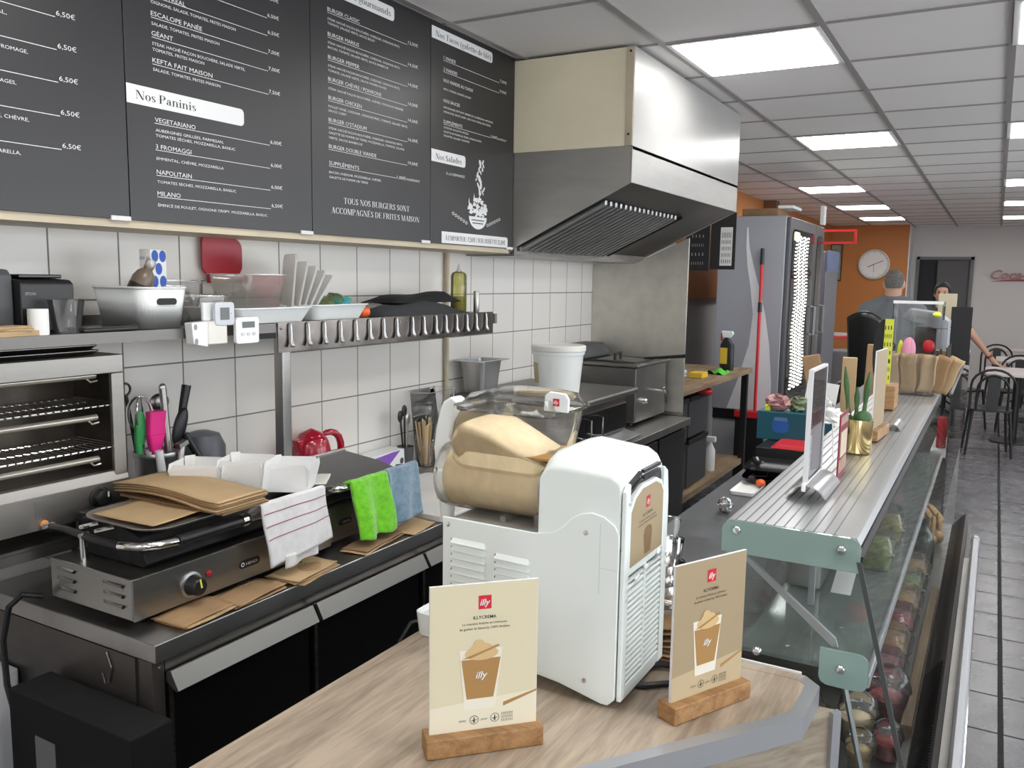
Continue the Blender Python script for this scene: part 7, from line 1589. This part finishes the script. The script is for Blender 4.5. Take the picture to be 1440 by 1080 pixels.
chair('black bistro chair left of the first pale table, behind the arm', -.28, 11.15, PI/2+.9)
chair('black bistro chair behind the first pale table', .30, 11.3, 0)
chair('black bistro chair before the back wall, left one', .10, 13.2, .2)
chair('black bistro chair before the back wall, right one', .58, 13.3, -.1)
chair('black bistro chair on the right side of the first pale table', .80, 10.3, -PI/2)
# red table and leather chairs on the left
r = root('round_table', 'round red rimmed table left of the man', 'table', (-1.68, 10.6, 0)); obj('top', G().lathe([(.001, 1.03), (.33, 1.03), (.34, 1.035), (.34, 1.065), (.33, 1.07), (.001, 1.07)], (-1.70, 10.6, 0), 36), 'redbright', r, smooth=True); obj('top_face', G().lathe([(.315, 1.0702), (.315, 1.0715), (.001, 1.0716)], (-1.70, 10.6, 0), 36), mat('table_grey', (.42, .40, .40), .4), r); obj('pedestal', G().lathe([(.25, 0), (.25, .02), (.045, .04), (.04, 1.0295)], (-1.70, 10.6, 0), 20), 'black', r, smooth=True)
r = root('bar_chair', 'high black leather chair in front of the man in grey', 'chair', (-.92, 7.35, 0))
g = G(); g.rrect_loft([(-1.07, -.77, 7.17, 7.55, .78, .05), (-1.09, -.75, 7.15, 7.57, .83, .06), (-1.07, -.77, 7.17, 7.55, .87, .05)]); obj('seat', g, 'leather', r, smooth=True)
g = G(); g.sheet(lambda u, v: (-.985+.235*u-.03*(v-.5), 7.15-.03*math.sin(PI*u)-.05*v, .88+.57*v-.05*(2*u-1)**2*v), 12, 12); obj('backrest', g, 'leather', r, solid=.05, smooth=True)
for x in (-1.05, -.79):
    for y in (7.20, 7.53): obj('leg', G().cyl((x, y, 0), (x, y, .779), .016), 'black', r)
solo('bench', G().box(-2.0, -1.30, 9.78, 10.2, .0, .93), mat('bench_grey', (.16, .15, .15), .5), 'grey bench below the red rimmed table', 'bench', (-1.6, 10.1, 0), bevel=.02)
solo('corridor_cabinet', G().box(-1.10, -.80, 16.2, 16.6, 0, 1.3), 'darkgrey', 'dark cabinet standing in the corridor doorway', 'cabinet', (-.95, 16.4, 0))
solo('notice', G().box(-.80, -.55, 15.9, 15.93, 1.35, 1.72), mat('beige_notice', (.50, .45, .33), .6), 'beige notice hanging in the corridor doorway above the woman', 'notice', (-.68, 15.9, 1.35))

# ------------------------------------------------------------------ people
def person(name, label, chains, balls, vox, skinm, loc):
    g = G()
    for ch in chains:
        for (a, ra), (b, rb) in zip(ch, ch[1:]): g.capsule(a, b, ra, rb, 14)
    for c, rr in balls: g.sphere(c, rr, 16, 12)
    r = root(name, label, 'person', loc)
    return r, obj('body', g, skinm, r, remesh=vox, smooth=False)
def shell(name, chains, m, r, vox, balls=()):
    g = G()
    for ch in chains:
        for (a, ra), (b, rb) in zip(ch, ch[1:]): g.capsule(a, b, ra, rb, 14)
    for c, rr in balls: g.sphere(c, rr, 16, 12)
    return obj(name, g, m, r, remesh=vox)
def hand(c, d, side, s=1.0, curl=.25):
    """chains for palm, five unequal fingers and thumb; d points along the fingers, side points to the thumb"""
    c = Vector(c); d = Vector(d).normalized(); sd = Vector(side).normalized(); n = d.cross(sd).normalized(); ch = []
    for k, L in enumerate((.070, .080, .074, .060)):
        o = sd*(.027-.018*k)*s; a = c+o*.8; b = c+o+d*.085*s; m_ = b+(d*(1-.3*curl)-n*curl*.5)*L*.5*s+sd*(.006-.004*k)*s; e = m_+(d*(1-curl)-n*curl*1.2).normalized()*L*.5*s
        ch.append([(a, .013*s), (b, .0105*s), (m_, .0090*s), (e, .0075*s)])
    a = c+sd*.022*s+d*.015*s; b = a+(sd*.8+d*.5).normalized()*.042*s; e = b+(sd*.35+d).normalized()*.038*s; ch.append([(a, .014*s), (b, .0115*s), (e, .0085*s)])
    return ch
# man seen from behind
mx, my = -.775, 8.0
V = lambda x, y, z: Vector((x, y, z))
man_ch = [[(V(mx, my, .95), .15), (V(mx, my, 1.15), .145), (V(mx, my+.01, 1.38), .135), (V(mx, my+.015, 1.46), .075), (V(mx, my+.01, 1.54), .066), (V(mx, my-.0, 1.60), .068)],
          [(V(mx-.10, my+.01, 1.44), .07), (V(mx-.195, my+.01, 1.42), .068), (V(mx-.235, my+.04, 1.14), .050), (V(mx-.20, my+.26, 1.04), .034)],
          [(V(mx+.10, my+.01, 1.44), .07), (V(mx+.195, my+.01, 1.42), .068), (V(mx+.235, my+.04, 1.14), .050), (V(mx+.20, my+.26, 1.04), .034)],
          [(V(mx-.09, my, .93), .115), (V(mx-.10, my+.0, .50), .070), (V(mx-.10, my-.02, .09), .045), (V(mx-.11, my+.13, .045), .042)],
          [(V(mx+.09, my, .93), .115), (V(mx+.10, my+.0, .50), .070), (V(mx+.10, my-.02, .09), .045), (V(mx+.11, my+.13, .045), .042)]]
for sx in (-1, 1): man_ch += hand((mx+sx*.19, my+.30, 1.03), (0, 1, -.1), (-sx, 0, .2))
man_b = [(V(mx, my+.005, 1.675), (.076, .094, .105)), (V(mx, my+.06, 1.63), (.055, .05, .07)), (V(mx, my+.105, 1.66), (.014, .022, .022)), (V(mx-.080, my+.005, 1.66), (.012, .022, .034)), (V(mx+.080, my+.005, 1.66), (.012, .022, .034)), (V(mx, my+.02, 1.60), (.05, .06, .06))]
r, b = person('person', 'man in grey t-shirt with short hair seen from behind, standing near the orange wall', man_ch, man_b, .012, 'skin', (mx, my, 0))
shell('tshirt', [[(V(mx, my, .92), .165), (V(mx, my, 1.15), .158), (V(mx, my+.01, 1.38), .150), (V(mx, my+.012, 1.50), .095)], [(V(mx-.05, my+.01, 1.50), .075), (V(mx-.12, my+.01, 1.46), .085), (V(mx-.20, my+.01, 1.425), .082), (V(mx-.222, my+.025, 1.24), .070)], [(V(mx+.05, my+.01, 1.50), .075), (V(mx+.12, my+.01, 1.46), .085), (V(mx+.20, my+.01, 1.425), .082), (V(mx+.222, my+.025, 1.24), .070)]], 'tshirt', r, .014)
shell('trousers', [[(V(mx-.085, my, .95), .135), (V(mx-.10, my, .50), .092), (V(mx-.10, my-.01, .10), .072)], [(V(mx+.085, my, .95), .135), (V(mx+.10, my, .50), .092), (V(mx+.10, my-.01, .10), .072)]], 'jeans', r, .014)
g = G(); g.sphere((mx, my-.004, 1.690), (.080, .097, .102), 18, 14)
for v in g.bm.verts:
    if v.co.y > my+.045 and v.co.z < 1.735: v.co.y = my+.045
    if v.co.z < 1.625: v.co.z = 1.625
obj('hair', g, 'hairgrey', r, smooth=True)
for s in (-1, 1): obj('eye', G().sphere((mx+s*.03, my+.092, 1.675), (.012, .008, .008), 10, 8), 'white', r, smooth=True)
for sx in (-1, 1):
    g = G(); g.capsule((mx+sx*.10, my-.03, .045), (mx+sx*.11, my+.16, .04), .052, .048); obj('shoe', g, 'black', r, smooth=True)
# woman facing the camera with one arm reaching to the table
wx, wy = -.50, 10.05
elb = V(-.19, wy+.02, 1.15); wri = V(-.02, wy+.12, .93); hnd = V(.03, wy+.17, .865)
wom_ch = [[(V(wx+.04, wy+.05, .92), .135), (V(wx+.03, wy+.02, 1.10), .115), (V(wx, wy, 1.30), .115), (V(wx, wy, 1.40), .06), (V(wx, wy-.01, 1.47), .047), (V(wx, wy-.02, 1.52), .05)],
          [(V(wx+.09, wy, 1.36), .055), (V(wx+.165, wy, 1.335), .052), (elb, .040), (wri, .026), (hnd, .028)],
          [(V(wx-.09, wy, 1.36), .055), (V(wx-.165, wy, 1.335), .052), (V(wx-.19, wy-.02, 1.06), .040), (V(wx-.13, wy-.20, .95), .026)],
          [(V(wx-.04, wy+.05, .90), .11), (V(wx-.06, wy, .50), .066), (V(wx-.06, wy, .09), .040), (V(wx-.07, wy-.13, .04), .036)],
          [(V(wx+.11, wy+.05, .90), .11), (V(wx+.11, wy, .50), .066), (V(wx+.11, wy, .09), .040), (V(wx+.12, wy-.13, .04), .036)]]
wom_ch += hand(hnd, (.72, .25, -.42), (-.2, -.95, .1), .95, .3) + hand((wx-.12, wy-.24, .94), (.2, -1, -.1), (1, 0, .2), .95)
wom_b = [(V(wx, wy-.01, 1.575), (.070, .085, .100)), (V(wx, wy-.055, 1.54), (.050, .045, .065)), (V(wx, wy-.105, 1.555), (.011, .018, .020)), (V(wx-.073, wy, 1.56), (.010, .018, .028)), (V(wx+.073, wy, 1.56), (.010, .018, .028)), (V(wx, wy-.098, 1.513), (.022, .010, .007))]
r, b = person('person', 'dark haired woman in black behind the register reaching an arm to the table', wom_ch, wom_b, .010, 'skin', (wx, wy, 0))
shell('top', [[(V(wx+.04, wy+.05, .88), .148), (V(wx+.03, wy+.02, 1.10), .128), (V(wx, wy, 1.29), .126), (V(wx, wy, 1.38), .075)], [(V(wx+.09, wy, 1.35), .066), (V(wx+.17, wy, 1.33), .064), (V(wx+.25, wy+.01, 1.22), .056)], [(V(wx-.09, wy, 1.35), .066), (V(wx-.17, wy, 1.33), .064), (V(wx-.185, wy-.01, 1.18), .056)]], 'blackshirt', r, .012)
shell('trousers', [[(V(wx-.035, wy+.05, .92), .125), (V(wx-.06, wy, .50), .084), (V(wx-.06, wy, .10), .066)], [(V(wx+.105, wy+.05, .92), .125), (V(wx+.11, wy, .50), .084), (V(wx+.11, wy, .10), .066)]], 'jeans', r, .014)
g = G(); g.sphere((wx, wy+.008, 1.598), (.083, .096, .100), 18, 14)
for v in g.bm.verts:
    if v.co.y < wy-.055 and v.co.z < 1.622: v.co.y = wy-.05
g.sphere((wx, wy+.10, 1.60), (.035, .04, .04), 12, 8); obj('hair', g, 'hairdark', r, smooth=True)
for s in (-1, 1):
    obj('eye', G().sphere((wx+s*.027, wy-.091, 1.578), (.011, .006, .007), 10, 8), 'ink', r, smooth=True)
    obj('eyebrow', G().sphere((wx+s*.027, wy-.092, 1.598), (.016, .006, .003), 10, 6), 'hairdark', r, smooth=True)
obj('lips', G().sphere((wx, wy-.104, 1.514), (.021, .006, .006), 10, 6), mat('lips', (.35, .08, .07), .5), r, smooth=True)
d = (wri-elb).normalized(); obj('bracelet', G().cyl(wri-d*.012, wri+d*.012, .031, None, 16), mat('bracelet_brown', (.25, .05, .03), .5), r, smooth=True)
for sx in (-.06, .11):
    g = G(); g.capsule((wx+sx, wy+.02, .045), (wx+sx, wy-.15, .04), .046, .042); obj('shoe', g, 'black', r, smooth=True)
